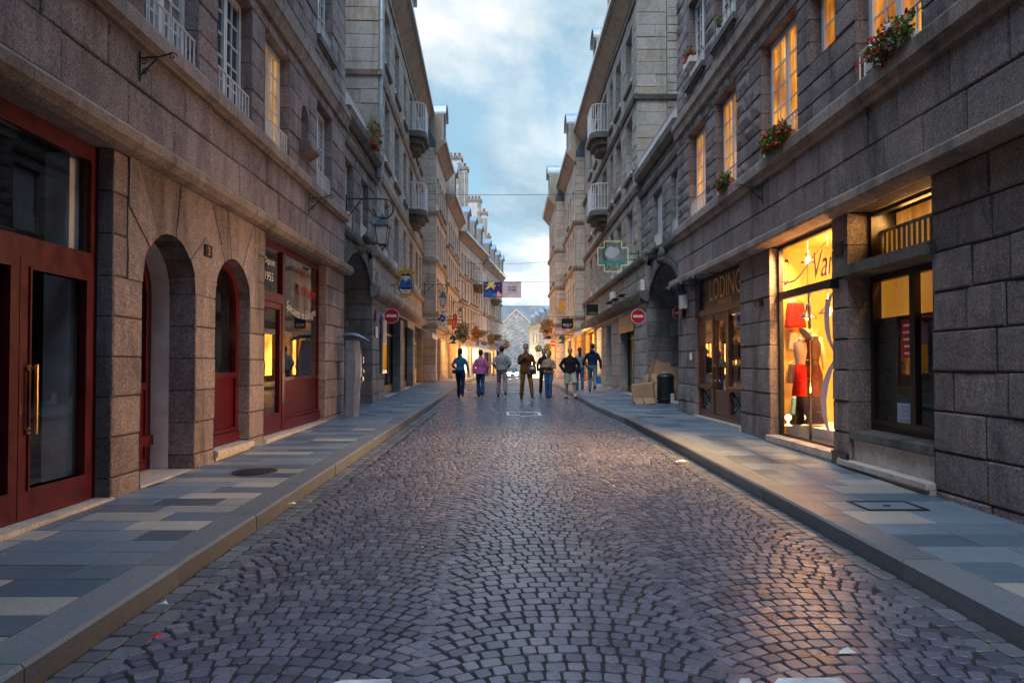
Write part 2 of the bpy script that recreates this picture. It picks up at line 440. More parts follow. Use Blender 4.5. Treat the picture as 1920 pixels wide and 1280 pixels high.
M['signorange'] = plain('sign_orange', (.8, .33, .02), .4, bs=0)
M['signgreen'] = plain('sign_green', (.01, .09, .05), .4, bs=0)
M['signlav'] = plain('sign_lavender', (.33, .3, .45), .4, bs=0)
M['gold'] = plain('gold_letters', (.95, .5, .1), .45, .2)
M['brass'] = plain('brass', (.8, .5, .2), .2, 1.0)
M['chrome'] = plain('chrome', (.6, .6, .62), .15, 1.0)
M['card'] = plain('cardboard', (.36, .22, .13), .85, ns=3, nv=.2, bs=.15)
M['cardL'] = plain('pale_cardboard', (.46, .34, .24), .85, ns=3, nv=.2, bs=.15)
M['binm'] = plain('bin_plastic', (.018, .024, .026), .4)
M['metalgrey'] = plain('brushed_grey_metal', (.22, .27, .38), .42, .3, .5, 5, .2, .05)
M['leaf'] = plain('leaf_green', (.06, .13, .02), .55, ns=30, nv=.5, bs=0)
M['leafY'] = plain('leaf_yellow_green', (.22, .24, .03), .55, ns=30, nv=.5, bs=0)
M['petalR'] = plain('petal_red', (.6, .015, .02), .6, ns=30, nv=.3, bs=0)
M['petalP'] = plain('petal_pink', (.75, .08, .25), .6, ns=30, nv=.3, bs=0)
M['petalO'] = plain('petal_orange', (.8, .16, .03), .6, ns=30, nv=.3, bs=0)
M['petalW'] = plain('petal_white', (.8, .78, .75), .6, ns=30, nv=.1, bs=0)
M['terra'] = plain('terracotta', (.4, .12, .05), .7)
M['skin'] = plain('skin', (.45, .24, .16), .55, ns=8, nv=.12, bs=.05)
M['hairD'] = plain('dark_hair', (.02, .013, .01), .6, ns=40, nv=.4, bs=.5)
M['hairG'] = plain('grey_hair', (.3, .27, .25), .6, ns=40, nv=.3, bs=.5)
M['paint'] = plain('road_paint', (.6, .62, .66), .7, ns=9, nv=.35, bs=.3)
M['litter'] = plain('litter_paper', (.7, .7, .7), .7)
M['castiron'] = plain('cast_iron', (.04, .042, .045), .5, .4, bs=.3)
def rubble():
    m, nt, out = newmat('rubble_stone'); p = pr(nt, out, .9); P = world_pos(nt)
    v = N(nt, 'ShaderNodeTexVoronoi'); v.inputs['Scale'].default_value = 3.0; mp = N(nt, 'ShaderNodeMapping'); mp.inputs['Scale'].default_value = (1, 1, 1.9)
    L(nt, P, mp.inputs[0]); L(nt, mp.outputs[0], v.inputs['Vector'])
    c = ramp(nt, v.outputs['Color'], [(.1, (.34, .36, .37)), (.55, (.5, .5, .49)), (.8, (.6, .56, .52)), (.93, (.85, .82, .78))])
    L(nt, mix(nt, .7, c, ramp(nt, noise(nt, P, 1.2, 6), [(.3, (.6, .6, .6)), (.7, (1.2, 1.2, 1.2))]), 'MULTIPLY'), p.inputs['Base Color'])
    L(nt, bump(nt, v.outputs['Distance'], .5, .05), p.inputs['Normal']); return m
M['rubble'] = rubble()
def setts(name, c1, c2, c3, rough):
    m, nt, out = newmat(name); p = pr(nt, out, rough, spec=.55); P = world_pos(nt); ri = rnd_island(nt)
    col = ramp(nt, ri, [(0, c1), (.5, c2), (1, c3)])
    big = noise(nt, P, .55, 4, .6)
    col = mix(nt, .6, col, ramp(nt, big, [(.35, (.75, .78, .85)), (.65, (1.2, 1.12, 1.1))]), 'MULTIPLY')
    sp = noise(nt, P, 70, 4, .7)
    col = mix(nt, .6, col, ramp(nt, sp, [(.3, (.5, .5, .5)), (.7, (1.4, 1.4, 1.4))]), 'MULTIPLY')
    L(nt, col, p.inputs['Base Color'])
    L(nt, maprange(nt, noise(nt, P, 3, 5, .7), .3, .7, rough * .8, rough * 1.35), p.inputs['Roughness'])
    L(nt, bump(nt, sp, .3, .004, bump(nt, noise(nt, P, 18, 4), .25, .01)), p.inputs['Normal']); return m
M['setts'] = setts('granite_setts', (.085, .09, .125), (.125, .135, .19), (.185, .185, .24), .28)
M['gut'] = setts('gutter_setts', (.08, .095, .12), (.12, .14, .17), (.16, .175, .2), .35)
M['slabBe'] = setts('beige_slabs', (.30, .30, .28), (.42, .40, .36), (.24, .24, .24), .45)
M['slabBl'] = setts('blue_grey_slabs', (.085, .13, .175), (.15, .205, .26), (.21, .265, .32), .4)
M['slabDk'] = setts('dark_slabs', (.06, .09, .13), (.09, .12, .16), (.12, .15, .19), .42)
M['kerb'] = setts('kerb_granite', (.13, .15, .175), (.165, .19, .215), (.2, .22, .24), .45)
M['dirt'] = plain('joint_dirt', (.03, .028, .028), .9, ns=5, nv=.4, bs=.4)
# ------------------------------------------------------------------ building helpers
def ring(fac, mb, outer, inner, w0, w1, mi=0):
    n = len(outer)
    A = [fac.P(*p, w1) for p in outer]; Bq = [fac.P(*p, w1) for p in inner]; Cc = [fac.P(*p, w0) for p in outer]; D = [fac.P(*p, w0) for p in inner]
    vs = A + Bq + Cc + D; fs = []
    for i in range(n):
        j = (i + 1) % n
        fs += [(i, j, n + j, n + i), (n + i, n + j, 3 * n + j, 3 * n + i), (i, j, 2 * n + j, 2 * n + i)]
    mb.add(vs, fs, mi)
def arch_pts(u0, u1, vb, vs, n=14, rise=None):
    uc = (u0 + u1) / 2; r = (u1 - u0) / 2; pts = [(u0, vb), (u1, vb)]
    if rise is None:
        pts += [(uc + r * math.cos(t), vs + r * math.sin(t)) for t in [math.pi * i / n for i in range(n + 1)]]
    return pts
def rect(u0, u1, v0, v1): return [(u0, v0), (u1, v0), (u1, v1), (u0, v1)]
def frame_rect(fac, mb, u0, u1, v0, v1, t, w0, w1, mi=0, tb=None, tt=None):
    tb = t if tb is None else tb; tt = t if tt is None else tt
    fac.box(mb, u0, u0 + t, v0, v1, w0, w1, mi); fac.box(mb, u1 - t, u1, v0, v1, w0, w1, mi)
    fac.box(mb, u0 + t, u1 - t, v0, v0 + tb, w0, w1, mi); fac.box(mb, u0 + t, u1 - t, v1 - tt, v1, w0, w1, mi)

def window(parent, fac, h, rec=.2, pane='paneD', rows=4, rail=None, vb=1, sill=False, frame='white', shutter=False, curtain=False):
    u0, u1, v0, v1 = h[:4]; mb = MB(); t = .055
    u0 += .006; u1 -= .006; v0 += .006; v1 -= .006
    frame_rect(fac, mb, u0, u1, v0, v1, t, -rec - .04, -rec + .03)
    uc = (u0 + u1) / 2; a, b = u0 + t, u1 - t; c, d = v0 + t, v1 - t
    narrow = (u1 - u0) < .85
    leaves = [(a, b)] if narrow else [(a, uc), (uc, b)]
    for p, q in leaves:
        p += .004; q -= .004
        frame_rect(fac, mb, p, q, c + .004, d - .004, .05, -rec - .02, -rec + .045)
        if vb:
            m = (p + q) / 2; fac.box(mb, m - .011, m + .011, c + .05, d - .05, -rec - .01, -rec + .025)
        for k in range(1, rows):
            v = c + .05 + (d - c - .1) * k / rows; fac.box(mb, p + .05, q - .05, v - .011, v + .011, -rec - .009, -rec + .024)
    wo = mb.build('window', M[frame], parent)
    g = MB(); g.quad(fac.P(a, c, -rec), fac.P(b, c, -rec), fac.P(b, d, -rec), fac.P(a, d, -rec)); g.build('pane', M[pane], wo)
    if rail:
        r = MB(); n = max(4, int((u1 - u0) / .11)); W = -.045
        r.tube([fac.P(u0, v0 + rail, W), fac.P(u1, v0 + rail, W)], .016, 6); r.tube([fac.P(u0, v0 + .06, W), fac.P(u1, v0 + .06, W)], .012, 6)
        for i in range(n + 1):
            u = u0 + .02 + (u1 - u0 - .04) * i / n; r.tube([fac.P(u, v0 + .0, W), fac.P(u, v0 + rail, W)], .011, 5)
        r.build('railing', M['white'], wo)
    if sill:
        s = MB(); fac.box(s, u0 - .1, u1 + .1, v0 - .13, v0 - .002, -.05, .09); fac.box(s, u0 - .04, u1 + .04, v0 - .19, v0 - .135, -.05, .05)
        s.build('sill', M['ledgeD'], wo)
    if shutter:
        s = MB()
        n = int((v1 - v0 - .2) / .05)
        for i in range(n):
            v = v0 + .1 + i * .05; fac.box(s, a + .02, b - .02, v, v + .035, -rec + .05, -rec + .075)
        s.build('shutter', M['white'], wo)
    return wo

def shopfill(parent, fac, h, kind, rec=.22, frame='darkwood', sill=.35, mull=(.5,), transom=None, name='shopfront', depth=.9):
    u0, u1, v0, v1 = h[:4]; g0 = v0
    mb = MB(); t = .07
    frame_rect(fac, mb, u0 + .005, u1 - .005, v0, v1 - .005, t, -rec - .04, -rec + .04, tb=sill)
    for m in mull:
        u = u0 + (u1 - u0) * m; fac.box(mb, u - .03, u + .03, v0 + sill, v1 - t, -rec - .03, -rec + .035)
    if transom: fac.box(mb, u0 + t, u1 - t, transom, transom + .09, -rec - .035, -rec + .045)
    fac.box(mb, u0 + .1, u1 - .1, v0 + .08, v0 + sill - .08, -rec + .04, -rec + .055)
    fo = mb.build(name, M[frame], parent)
    a, b, c, d = u0 + t, u1 - t, v0 + sill, v1 - t
    g = MB(); g.quad(fac.P(a, c, -rec), fac.P(b, c, -rec), fac.P(b, d, -rec), fac.P(a, d, -rec))
    if kind in M and kind.startswith('lit'):
        g.build('pane', M['glassC'], fo)
        r = MB(); W0, W1 = -rec - .05, -rec - depth
        r.quad(fac.P(a, c, W1), fac.P(b, c, W1), fac.P(b, d, W1), fac.P(a, d, W1))
        r.quad(fac.P(b, c, W0), fac.P(b, c, W1), fac.P(b, d, W1), fac.P(b, d, W0)); r.quad(fac.P(a, c, W0), fac.P(a, c, W1), fac.P(a, d, W1), fac.P(a, d, W0))
        r.build('lit_interior', M[kind], fo)
        q = MB(); q.quad(fac.P(a, c, W0), fac.P(b, c, W0), fac.P(b, c, W1), fac.P(a, c, W1)); q.quad(fac.P(a, d, W0), fac.P(b, d, W0), fac.P(b, d, W1), fac.P(a, d, W1))
        for k in range(int((b - a) / .45) + 1):
            u = a + .2 + k * .45 + rnd.uniform(-.1, .1)
            if u > b - .15: break
            hh = rnd.uniform(.5, 1.25); ww = rnd.uniform(.08, .15)
            q.loft([[fac.P(u + ww * s * math.cos(x), c + z, W0 - .25 - ww * .6 * math.sin(x)) for x in [math.pi / 4 * i for i in range(8)]] for z, s in ((.02, .9), (hh * .4, .55), (hh * .7, .75), (hh * .9, .8), (hh * .93, .25), (hh, .35), (hh * 1.08, .25))])
        q.build('display', M['darkwood'], fo)
    else: g.build('pane', M[kind], fo)
    return fo

def balcony(parent, fac, u0, u1, v0, vs, vr, pro=.75, name='balcony', stone='ledgeD'):
    r = min(.38, pro * .6)
    def outline(e):   # plan outline (u,w) from wall round to wall
        pts = [(u0 + e, 0)]
        for i in range(6):
            t = math.pi / 2 * i / 5; pts.append((u0 + e + r - r * math.cos(t), pro - e - r + r * math.sin(t)))
        for i in range(6):
            t = math.pi / 2 * i / 5; pts.append((u1 - e - r + r * math.sin(t), pro - e - r + r * math.cos(t)))
        pts.append((u1 - e, 0)); return pts
    mb = MB(); n = 3
    for k in range(n):
        e = .16 * (n - 1 - k); a = v0 + (vs - v0) * k / n; b = v0 + (vs - v0) * (k + 1) / n - .004
        mb.prism(outline(e), lambda u, w: fac.P(u, a, w), lambda u, w: fac.P(u, b, w))
    bo = mb.build(name, M[stone], parent)
    rl = MB(); o = outline(.06)
    path = [fac.P(u, vr, w) for u, w in o]; rl.tube(path, .022, 6); rl.tube([fac.P(u, vs + .08, w) for u, w in o], .015, 6)
    L_ = 0
    for (a, b) in zip(o, o[1:]):
        dd = math.dist(a, b); k = max(1, round(dd / .13))
        for i in range(k):
            u = a[0] + (b[0] - a[0]) * i / k; w = a[1] + (b[1] - a[1]) * i / k
            rl.tube([fac.P(u, vs, w), fac.P(u, vr, w)], .014, 5)
    rl.build('railing', M['white'], bo); return bo

def dormer(parent, fac, u, h, kind='arch', wd=1.25, ht=1.7, w=.33):
    mb = MB(); u0, u1 = u - wd / 2, u + wd / 2
    if kind == 'arch': outer = arch_pts(u0, u1, h, h + ht - wd * .25, 12); outer = [(a, h + (b - h) if b <= h + ht - wd * .25 else h + ht - wd * .25 + (b - (h + ht - wd * .25)) * .85) for a, b in outer]
    else: outer = [(u0, h), (u1, h), (u1, h + ht - .5), (u, h + ht), (u0, h + ht - .5)]
    cx, cy = u, h + ht * .45
    inner = [(cx + (a - cx) * .66, cy + (b - cy) * .7) for a, b in outer]
    ring(fac, mb, outer, inner, w - .12, w)
    mb.prism([(a, b) for a, b in outer], lambda a, b: fac.P(a, b, w - .13), lambda a, b: fac.P(a, b, w - 2.4))
    do = mb.build('dormer', M['granP'], parent)
    hd = MB(); top = [p for p in outer if p[1] > h + ht - .62]
    top = sorted(top)
    for (a0, b0), (a1, b1) in zip(top, top[1:]):
        if abs(a1 - a0) + abs(b1 - b0) < .02: continue
        P = fac.P; e = .1
        hd.hexa([P(a0, b0, w - 2.4), P(a1, b1, w - 2.4), P(a1, b1, w + .14), P(a0, b0, w + .14), P(a0, b0 + e, w - 2.4), P(a1, b1 + e, w - 2.4), P(a1, b1 + e, w + .14), P(a0, b0 + e, w + .14)])
    hd.build('dormer_roof', M['zinc'], do)
    g = MB(); g.add([fac.P(a, b, w - .1) for a, b in inner], [tuple(range(len(inner)))]); g.build('pane', M['paneC'], do)
    return do

def mansard(parent, fac, u0, u1, h, rise=3.0, run=2.0, depth=8, dormers=(), kind='arch', wd=1.25, ht=1.7):
    mb = MB(); pts = [(-.02, h), (-run, h + rise), (-depth / 2, h + rise + .6), (-depth, h), (-depth, h - .3), (-.02, h - .3)]
    mb.prism(pts, lambda w, v: fac.P(u0, v, w), lambda w, v: fac.P(u1, v, w))
    ro = mb.build('roof', M['slate'], parent)
    for u in dormers: dormer(parent, fac, u, h + .02, kind, wd, ht)
    return ro
def chimney(parent, x0, x1, y0, y1, z0, z1, pots=4, along='x'):
    mb = MB(); mb.box(x0, x1, y0, y1, z0, z1 - .25); xw = (x1 - x0) * .42
    c = mb.build('chimney', M['plaster'], parent)
    q = MB()
    n = int((z1 - z0) / .4)
    for k in range(n):
        e = min(xw, .35 if k % 2 else .25)
        for a, b in ((x0 - .03, x0 + e), (x1 - e, x1 + .03)): q.box(a, b, y0 - .03, y1 + .03, z0 + k * .4 + .01, z0 + (k + 1) * .4 - .26 * (k == n - 1))
    q.build('quoins', M['granP'], c)
    q = MB(); q.box(x0 - .12, x1 + .12, y0 - .12, y1 + .12, z1 - .26, z1 - .05); q.box(x0 - .05, x1 + .05, y0 - .05, y1 + .05, z1 - .05, z1); q.build('cap', M['ledge'], c)
    q = MB()
    for i in range(pots):
        x = x0 + (x1 - x0) * (i + .5) / pots; q.lathe((x, (y0 + y1) / 2, z1), [(.11, 0), (.13, .05), (.1, .3), (.13, .36), (.08, .36)], 10)
    q.build('chimney_pots', M['terra'], c)
    return c

def eave(fac, mb, u0, u1, h, ov=.5, th=.5):
    fac.prof(mb, [(-.02, h - th), (.06, h - th + .02), (ov - .04, h - .1), (ov, h - .1), (ov, h + .05), (-.02, h + .1)], u0, u1)
def gutter(parent, fac, u0, u1, h, ov=.5):
    g = MB(); fac.box(g, u0, u1, h - .06, h + .1, ov + .003, ov + .08); g.build('gutter', M['zinc'], parent)

class Bld:
    def __init__(s, name, label, cat, fac, u0, u1, group=None):
        s.fac = fac; s.u0 = u0; s.u1 = u1
        p = fac.P(u0, zg(fac.P(u0, 0)[1]), 0)
        s.root = empty(name, p, 0, label, cat, group)
        s.w = MB(); s.band = MB(); s.band.marks = []
    def side(s, v0, v1, width, holes=(), at=None, **k):
        f = s.fac; u = s.u0 if at is None else at; c = f.P(u, 0, 0); sf = Fac((c[0], c[1]), -f.n, -f.side)
        sf.wall(s.w, .03, width, v0, v1, holes, **k); return sf
    def done(s, stone='granF', ledge='ledge', mortar='mortar'):
        s.w.build('wall', [M[stone], M[mortar]], s.root)
        mk = s.band.marks + [(len(s.band.v), len(s.band.f))]
        for (v0, f0), (v1, f1) in zip(mk, mk[1:]):
            q = MB(); q.v = s.band.v[v0:v1]; q.f = [tuple(i - v0 for i in f) for f in s.band.f[f0:f1]]; q.m = [0] * len(q.f)
            q.build('string_course', M[ledge], s.root)
    def back(s, h, depth=7, z0=-1.5):   # closes the volume behind the facade
        mb = MB(); f = s.fac; P = f.P; a, b = s.u0 + .04, s.u1 - .04
        mb.quad(P(a, z0, -depth), P(b, z0, -depth), P(b, h, -depth), P(a, h, -depth)); mb.quad(P(b, z0, -.1), P(b, z0, -depth), P(b, h, -depth), P(b, h, -.1))
        mb.quad(P(a, z0, -1.9), P(a, z0, -depth), P(a, h, -depth), P(a, h, -1.9))
        mb.build('rear_wall', M['mortar'], s.root)

# ================================================================== LEFT NEAR BUILDING
FL = Fac((-3.85, 0), (0, 1), 1)
def left_near():
    b = Bld('granite_building', 'pinkish granite building at near left with red shopfronts and two arches', 'building', FL, -20, 16.2)
    f = FL; top = 14.4
    wins = [(-4.8, -3.6), (-1.6, -.4), (1.6, 2.8), (4.5, 5.7), (7.25, 8.48), (9.06, 10.27), (10.83, 12.05), (13.8, 14.98)]
    G = -.35
    ar1 = (7.23, 8.47, 2.42); ar2 = (9.04, 10.27, 2.42)
    holes = [(-7, -3, G, 3.67, .25), (-2.6, .6, G, 3.67, .25), (1.3, 6.69, G, 3.67, .15), (6.96, 8.755, 2.42, 3.67, 0), (8.755, 10.58, 2.42, 3.67, 0),
             (7.23, 8.47, G, 2.42, .3, 0), (9.04, 10.27, G, 2.42, .19, 0), (10.88, 14.54, G, 3.67, .14)]
    w1 = [(a, c, 5.15, 6.95, .2) for a, c in wins]; w2 = [(a, c, 8.25, 10.15, .2) for a, c in wins]
    nich = (12.72, 13.18, 5.72, 6.5, 0)
    f.wall(b.w, -20, 16.2, G, 3.67, holes, ch=.40, bl=(.5, .9), gap=.007)
    f.radial(b.w, (ar1[0] + ar1[1]) / 2, 2.42, .62, 0, 6.96, 8.755, 2.42, 3.67, 9, .3)
    f.radial(b.w, (ar2[0] + ar2[1]) / 2, 2.42, .615, 0, 8.755, 10.58, 2.42, 3.67, 9, .19)
    f.wall(b.w, -20, 16.2, 3.67, 4.9, [], ch=.45, bl=(.6, 1.1), crit=(3.98,))
    f.wall(b.w, -20, 16.2, 4.9, 7.15, w1 + [nich], ch=.32, bl=(.4, .8), rfn=lambda a, c, v: .02 if rnd.random() < .25 else .004)
    f.wall(b.w, -20, 16.2, 7.15, top, w2, ch=.32, bl=(.4, .8), crit=(7.6,))
    # niche
    nb = MB(); pts = [(12.72 + .46 * i / 8, 0) for i in range(9)]
    for k in range(8):
        a0 = math.pi * k / 8; a1 = math.pi * (k + 1) / 8; uc = 12.95
        p = lambda a, v: f.P(uc - .22 * math.cos(a), v, -.01 - .2 * math.sin(a)); nb.quad(p(a0, 5.72), p(a1, 5.72), p(a1, 6.3), p(a0, 6.3))
        nb.add([p(a0, 6.3), p(a1, 6.3), f.P(uc, 6.5, -.02)], [(0, 1, 2)])
    fr = [(12.71, 6.28)] + [(12.95 - .23 * math.cos(math.pi * i / 8), 6.28 + .2 * math.sin(math.pi * i / 8)) for i in range(9)] + [(13.19, 6.28), (13.19, 6.51), (12.71, 6.51)]
    nb.prism(fr, lambda u, v: f.P(u, v, -.03), lambda u, v: f.P(u, v, .004))
    f.prof(nb, [(-.02, 5.5), (.08, 5.54), (.2, 5.62), (.2, 5.7), (-.02, 5.72)], 12.62, 13.28)
    nb.build('niche', M['granL'], b.root)
    # cornice over the shops + bands
    cor = MB(); f.prof(cor, [(-.02, 3.672), (.03, 3.672), (.12, 3.69), (.19, 3.75), (.2, 3.84), (.14, 3.9), (.02, 3.96), (-.02, 3.96)], -20, 16.32, seg=1.6)
    cor.build('cornice', M['ledge'], b.root)
    f.prof(b.band, [(-.02, 4.9), (.045, 4.9), (.05, 4.93), (.11, 4.96), (.11, 5.1), (.09, 5.145), (-.02, 5.145)], -20, 16.2, seg=1.9)
    f.prof(b.band, [(-.02, 7.15), (.06, 7.16), (.12, 7.36), (.14, 7.38), (.14, 7.55), (-.02, 7.6)], -20, 16.2, seg=1.9)
    eave(f, b.band, -20, 16.3, top, .45, .5)
    b.side(G, 4.9, 4, at=16.2) if False else None
    for i, h in enumerate(w1):
        window(b.root, f, h, pane='litc' if i == 6 else ('paneC' if i in (4, 7) else 'paneD'), rows=5, rail=.42)
    for i, h in enumerate(w2): window(b.root, f, h, pane='paneD', rows=5, rail=.42, sill=True)
    mansard(b.root, f, -20, 16.2, top, 2.6, 2.2, 8)
    b.back(top)
    e = MB(); sf = Fac((-3.85, 16.2), (-1, 0), 1)   # end wall inside the archway, facing away
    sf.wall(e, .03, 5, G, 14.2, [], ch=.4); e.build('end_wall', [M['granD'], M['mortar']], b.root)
    b.done('granL', 'ledge')
    # --- shop A (near)
    def shopA(u0, u1, doors):
        X = -.15; s = MB(); zb = zg((u0 + u1) / 2) + PAV
        g0 = .26
        frame_rect(f, s, u0 + .005, u1 - .005, g0, 3.66, .11, X - .07, X + .0, tb=.06, tt=.16)
        f.box(s, u0 + .11, u1 - .11, 2.44, 2.61, X - .06, X + .02)
        so = s.build('shopfront', M['red'], b.root)
        for (d0, d1) in doors:
            dm = MB(); st = .1
            frame_rect(f, dm, d0, d1, g0 + .02, 2.44, .115, X - .05, X + .025, tb=.24, tt=.1)
            frame_rect(f, dm, d0 + .1, d1 - .1, g0 + .24, 2.36, .02, X - .05, X + .04)
            do = dm.build('shop_door', M['red'], so)
        g = MB(); g.quad(f.P(u0 + .1, .3, X - .02), f.P(u1 - .1, .3, X - .02), f.P(u1 - .1, 3.5, X - .02), f.P(u0 + .1, 3.5, X - .02)); g.build('pane', M['glass'], so)
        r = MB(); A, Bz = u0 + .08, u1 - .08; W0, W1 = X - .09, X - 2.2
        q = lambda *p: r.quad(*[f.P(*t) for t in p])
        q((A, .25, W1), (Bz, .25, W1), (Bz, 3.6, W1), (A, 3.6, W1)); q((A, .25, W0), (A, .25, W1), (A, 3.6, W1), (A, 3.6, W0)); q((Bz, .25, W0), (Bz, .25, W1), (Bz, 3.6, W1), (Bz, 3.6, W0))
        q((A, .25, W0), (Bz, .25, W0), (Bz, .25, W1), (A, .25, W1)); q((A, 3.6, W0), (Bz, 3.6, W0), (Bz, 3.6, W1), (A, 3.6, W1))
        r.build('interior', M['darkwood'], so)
        r = MB(); f.box(r, Bz - .16, Bz - .02, .26, 3.55, X - .36, X - .13); r.build('display_panel', M['plaster'], so)
        r = MB()
        for k in range(7): f.box(r, Bz - 1.0, Bz - .17, .3 + k * .11, .3 + (k + 1) * .11 - .012, X - .62 - .0 * k, X - .5)
        f.box(r, Bz - 1.0, Bz - .17, .285, 1.08, X - .66, X - .62)
        r.build('counter', M['ledge'], so)
        t = MB(); f.box(t, u0 - .02, u1 + .02, G, g0, -.3, .03); t.build('door_step', M['sill'], so)
        return so
    sA = shopA(1.3, 6.69, [(5.6, 6.58), (4.62, 5.59), (3.0, 3.98)])
    h = MB(); u = 5.70; zz = (1.0, 1.52)
    h.tube([f.P(u, zz[0] - .03, -.05), f.P(u, zz[1] + .03, -.05)], .014, 10)
    for z in zz: h.tube([f.P(u, z, -.14), f.P(u, z, -.05)], .012, 8); h.lathe(f.P(u, z, -.12), [(.03, -.012), (.03, .012)], 10, M=Matrix.Rotation(R(90), 3, 'Y'))
    f.box(h, u - .1, u - .07, 1.13, 1.2, -.13, -.12)
    h.build('handle', M['brass'], [o for o in sA.children if o.name.startswith('shop_door')][0])
    shopfill(b.root, f, (-7, -3, .1, 3.6), 'glass', .25, 'red', .5, (.5,), 2.5)
    shopfill(b.root, f, (-2.6, .6, .1, 3.6), 'glass', .25, 'red', .5, (.5,), 2.5)
    # --- arch 1 : open reveal with plaster, red door
    d = MB(); z0 = .27
    out = arch_pts(7.24, 8.46, z0, 2.42, 14); inn = arch_pts(7.36, 8.34, z0 + .14, 2.42, 14)
    ring(f, d, out, inn, -.62, -.54)
    f.box(d, 7.36, 8.34, z0 + .14, 1.25, -.6, -.56); f.box(d, 7.24, 8.46, z0 + .3, z0 + .42, -.56, -.5); f.box(d, 7.46, 8.24, .75, 1.12, -.56, -.545)
    f.box(d, 7.36, 8.34, 1.25, 1.33, -.6, -.53)
    do = d.build('arched_door', M['red'], b.root)
    g = MB(); g.add([f.P(a, c, -.58) for a, c in arch_pts(7.36, 8.34, 1.33, 2.42, 14)], [tuple(range(17))]); g.build('pane', M['paneD'], do)
    pl = MB(); o1 = arch_pts(7.235, 8.465, z0, 2.42, 16)
    for p, q in zip(o1[1:], o1[2:] + o1[:1]):
        if p[1] == q[1] == z0: continue
        pl.quad(f.P(*p, -.32), f.P(*q, -.32), f.P(*q, -.6), f.P(*p, -.6))
    pl.build('plaster_reveal', M['plaster'], b.root)
    s = MB(); f.box(s, 7.24, 8.46, G, z0, -.6, .0); s.build('threshold', M['sill'], b.root)
    # --- arch 2 : window
    d = MB(); z0 = .42
    out = arch_pts(9.045, 10.265, z0, 2.42, 14); inn = arch_pts(9.15, 10.16, z0 + .1, 2.42, 14)
    ring(f, d, out, inn, -.27, -.17)
    f.box(d, 9.15, 10.16, z0 + .1, 1.38, -.25, -.2); f.box(d, 9.1, 10.21, z0 + .02, z0 + .16, -.2, -.13); f.box(d, 9.1, 10.21, z0 + .17, z0 + .22, -.2, -.15)
    f.box(d, 9.12, 10.19, 1.36, 1.44, -.25, -.16)
    do = d.build('arched_window', M['red'], b.root)
    g = MB(); g.add([f.P(a, c, -.22) for a, c in arch_pts(9.15, 10.16, 1.42, 2.42, 14)], [tuple(range(17))]); g.build('pane', M['glass'], do)
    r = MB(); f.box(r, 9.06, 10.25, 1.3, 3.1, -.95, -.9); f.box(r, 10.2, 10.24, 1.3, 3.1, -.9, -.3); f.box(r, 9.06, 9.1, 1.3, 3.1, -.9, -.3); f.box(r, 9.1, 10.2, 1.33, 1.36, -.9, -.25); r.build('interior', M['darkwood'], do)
    r = MB(); r.lathe(f.P(9.75, 2.05, -.4), [(.0, -.02), (.17, -.01), (.2, 0), (.17, .012), (0, .02)], 16, M=Matrix.Rotation(R(78), 3, 'Y')); r.build('display_plate', M['signwhite'], do)
    s = MB(); f.box(s, 9.05, 10.26, G, z0, -.27, .02); f.box(s, 9.0, 10.3, z0 - .08, z0 - .003, .021, .07); s.build('sill', M['sill'], b.root)
    # --- shop B
    X = -.14; s = MB(); u0, u1 = 10.885, 14.535; g0 = .38; um = 12.15
    frame_rect(f, s, u0, u1, g0, 3.66, .09, X - .07, X, tb=.05, tt=.12)
    f.box(s, um - .07, um + .07, g0 + .05, 3.54, X - .065, X + .03)
    f.box(s, u0 + .09, um - .07, 2.62, 2.78, X - .06, X + .03)
    f.box(s, um + .07, u1 - .09, g0 + .05, 1.3, X - .06, X - .02); f.box(s, um + .07, u1 - .02, g0 + .05, g0 + .2, X - .02, X + .035); f.box(s, um + .07, u1 - .02, g0 + .21, g0 + .26, X - .02, X + .015)
    f.box(s, um + .07, u1 - .09, 1.27, 1.33, X - .06, X + .02)
    so = s.build('shopfront', M['red'], b.root)
    d = MB(); frame_rect(f, d, u0 + .1, um - .08, g0 + .06, 2.61, .1, X - .05, X + .02, tb=.28); do = d.build('shop_door', M['red'], so)
    g = MB()
    for a, c, p, q in ((u0 + .19, um - .17, g0 + .3, 2.52), (u0 + .09, um - .07, 2.78, 3.54), (um + .07, u1 - .09, 1.33, 3.54)):
        g.quad(f.P(a, p, X - .02), f.P(c, p, X - .02), f.P(c, q, X - .02), f.P(a, q, X - .02))
    g.build('pane', M['glass'], so)
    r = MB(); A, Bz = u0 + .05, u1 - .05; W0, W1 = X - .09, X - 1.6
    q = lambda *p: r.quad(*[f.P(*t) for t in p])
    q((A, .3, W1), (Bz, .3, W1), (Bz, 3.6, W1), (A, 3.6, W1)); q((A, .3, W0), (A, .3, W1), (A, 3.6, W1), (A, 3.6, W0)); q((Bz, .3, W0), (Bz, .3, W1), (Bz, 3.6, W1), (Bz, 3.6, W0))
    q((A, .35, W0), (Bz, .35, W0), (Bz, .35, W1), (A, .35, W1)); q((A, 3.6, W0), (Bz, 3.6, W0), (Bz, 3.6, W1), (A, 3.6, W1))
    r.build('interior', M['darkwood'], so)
    t = MB(); F = lambda uc, vc: (lambda a, c: f.P(uc + a, vc + c, X - .008))
    put_text(t, 'la trinitaine', F(13.7, 3.02), 1.15, .24, mi=1)
    put_text(t, 'Spécialités de Bretagne', F(13.35, 2.5), 1.9, .22, shear=.2, arc=-3.2)
    put_text(t, 'Depuis', F(11.5, 3.28), .55, .15, shear=.3); put_text(t, '1955', F(11.5, 3.04), .4, .14)
    t.build('lettering', [M['signwhite'], M['signred']], so)
    t = MB(); f.box(t, u0 - .03, u1 + .03, G, g0, -.28, -.01); f.box(t, u0 - .05, u1 + .08, g0 - .09, g0 - .004, -.009, .06); t.build('door_step', M['sill'], so)
    return b
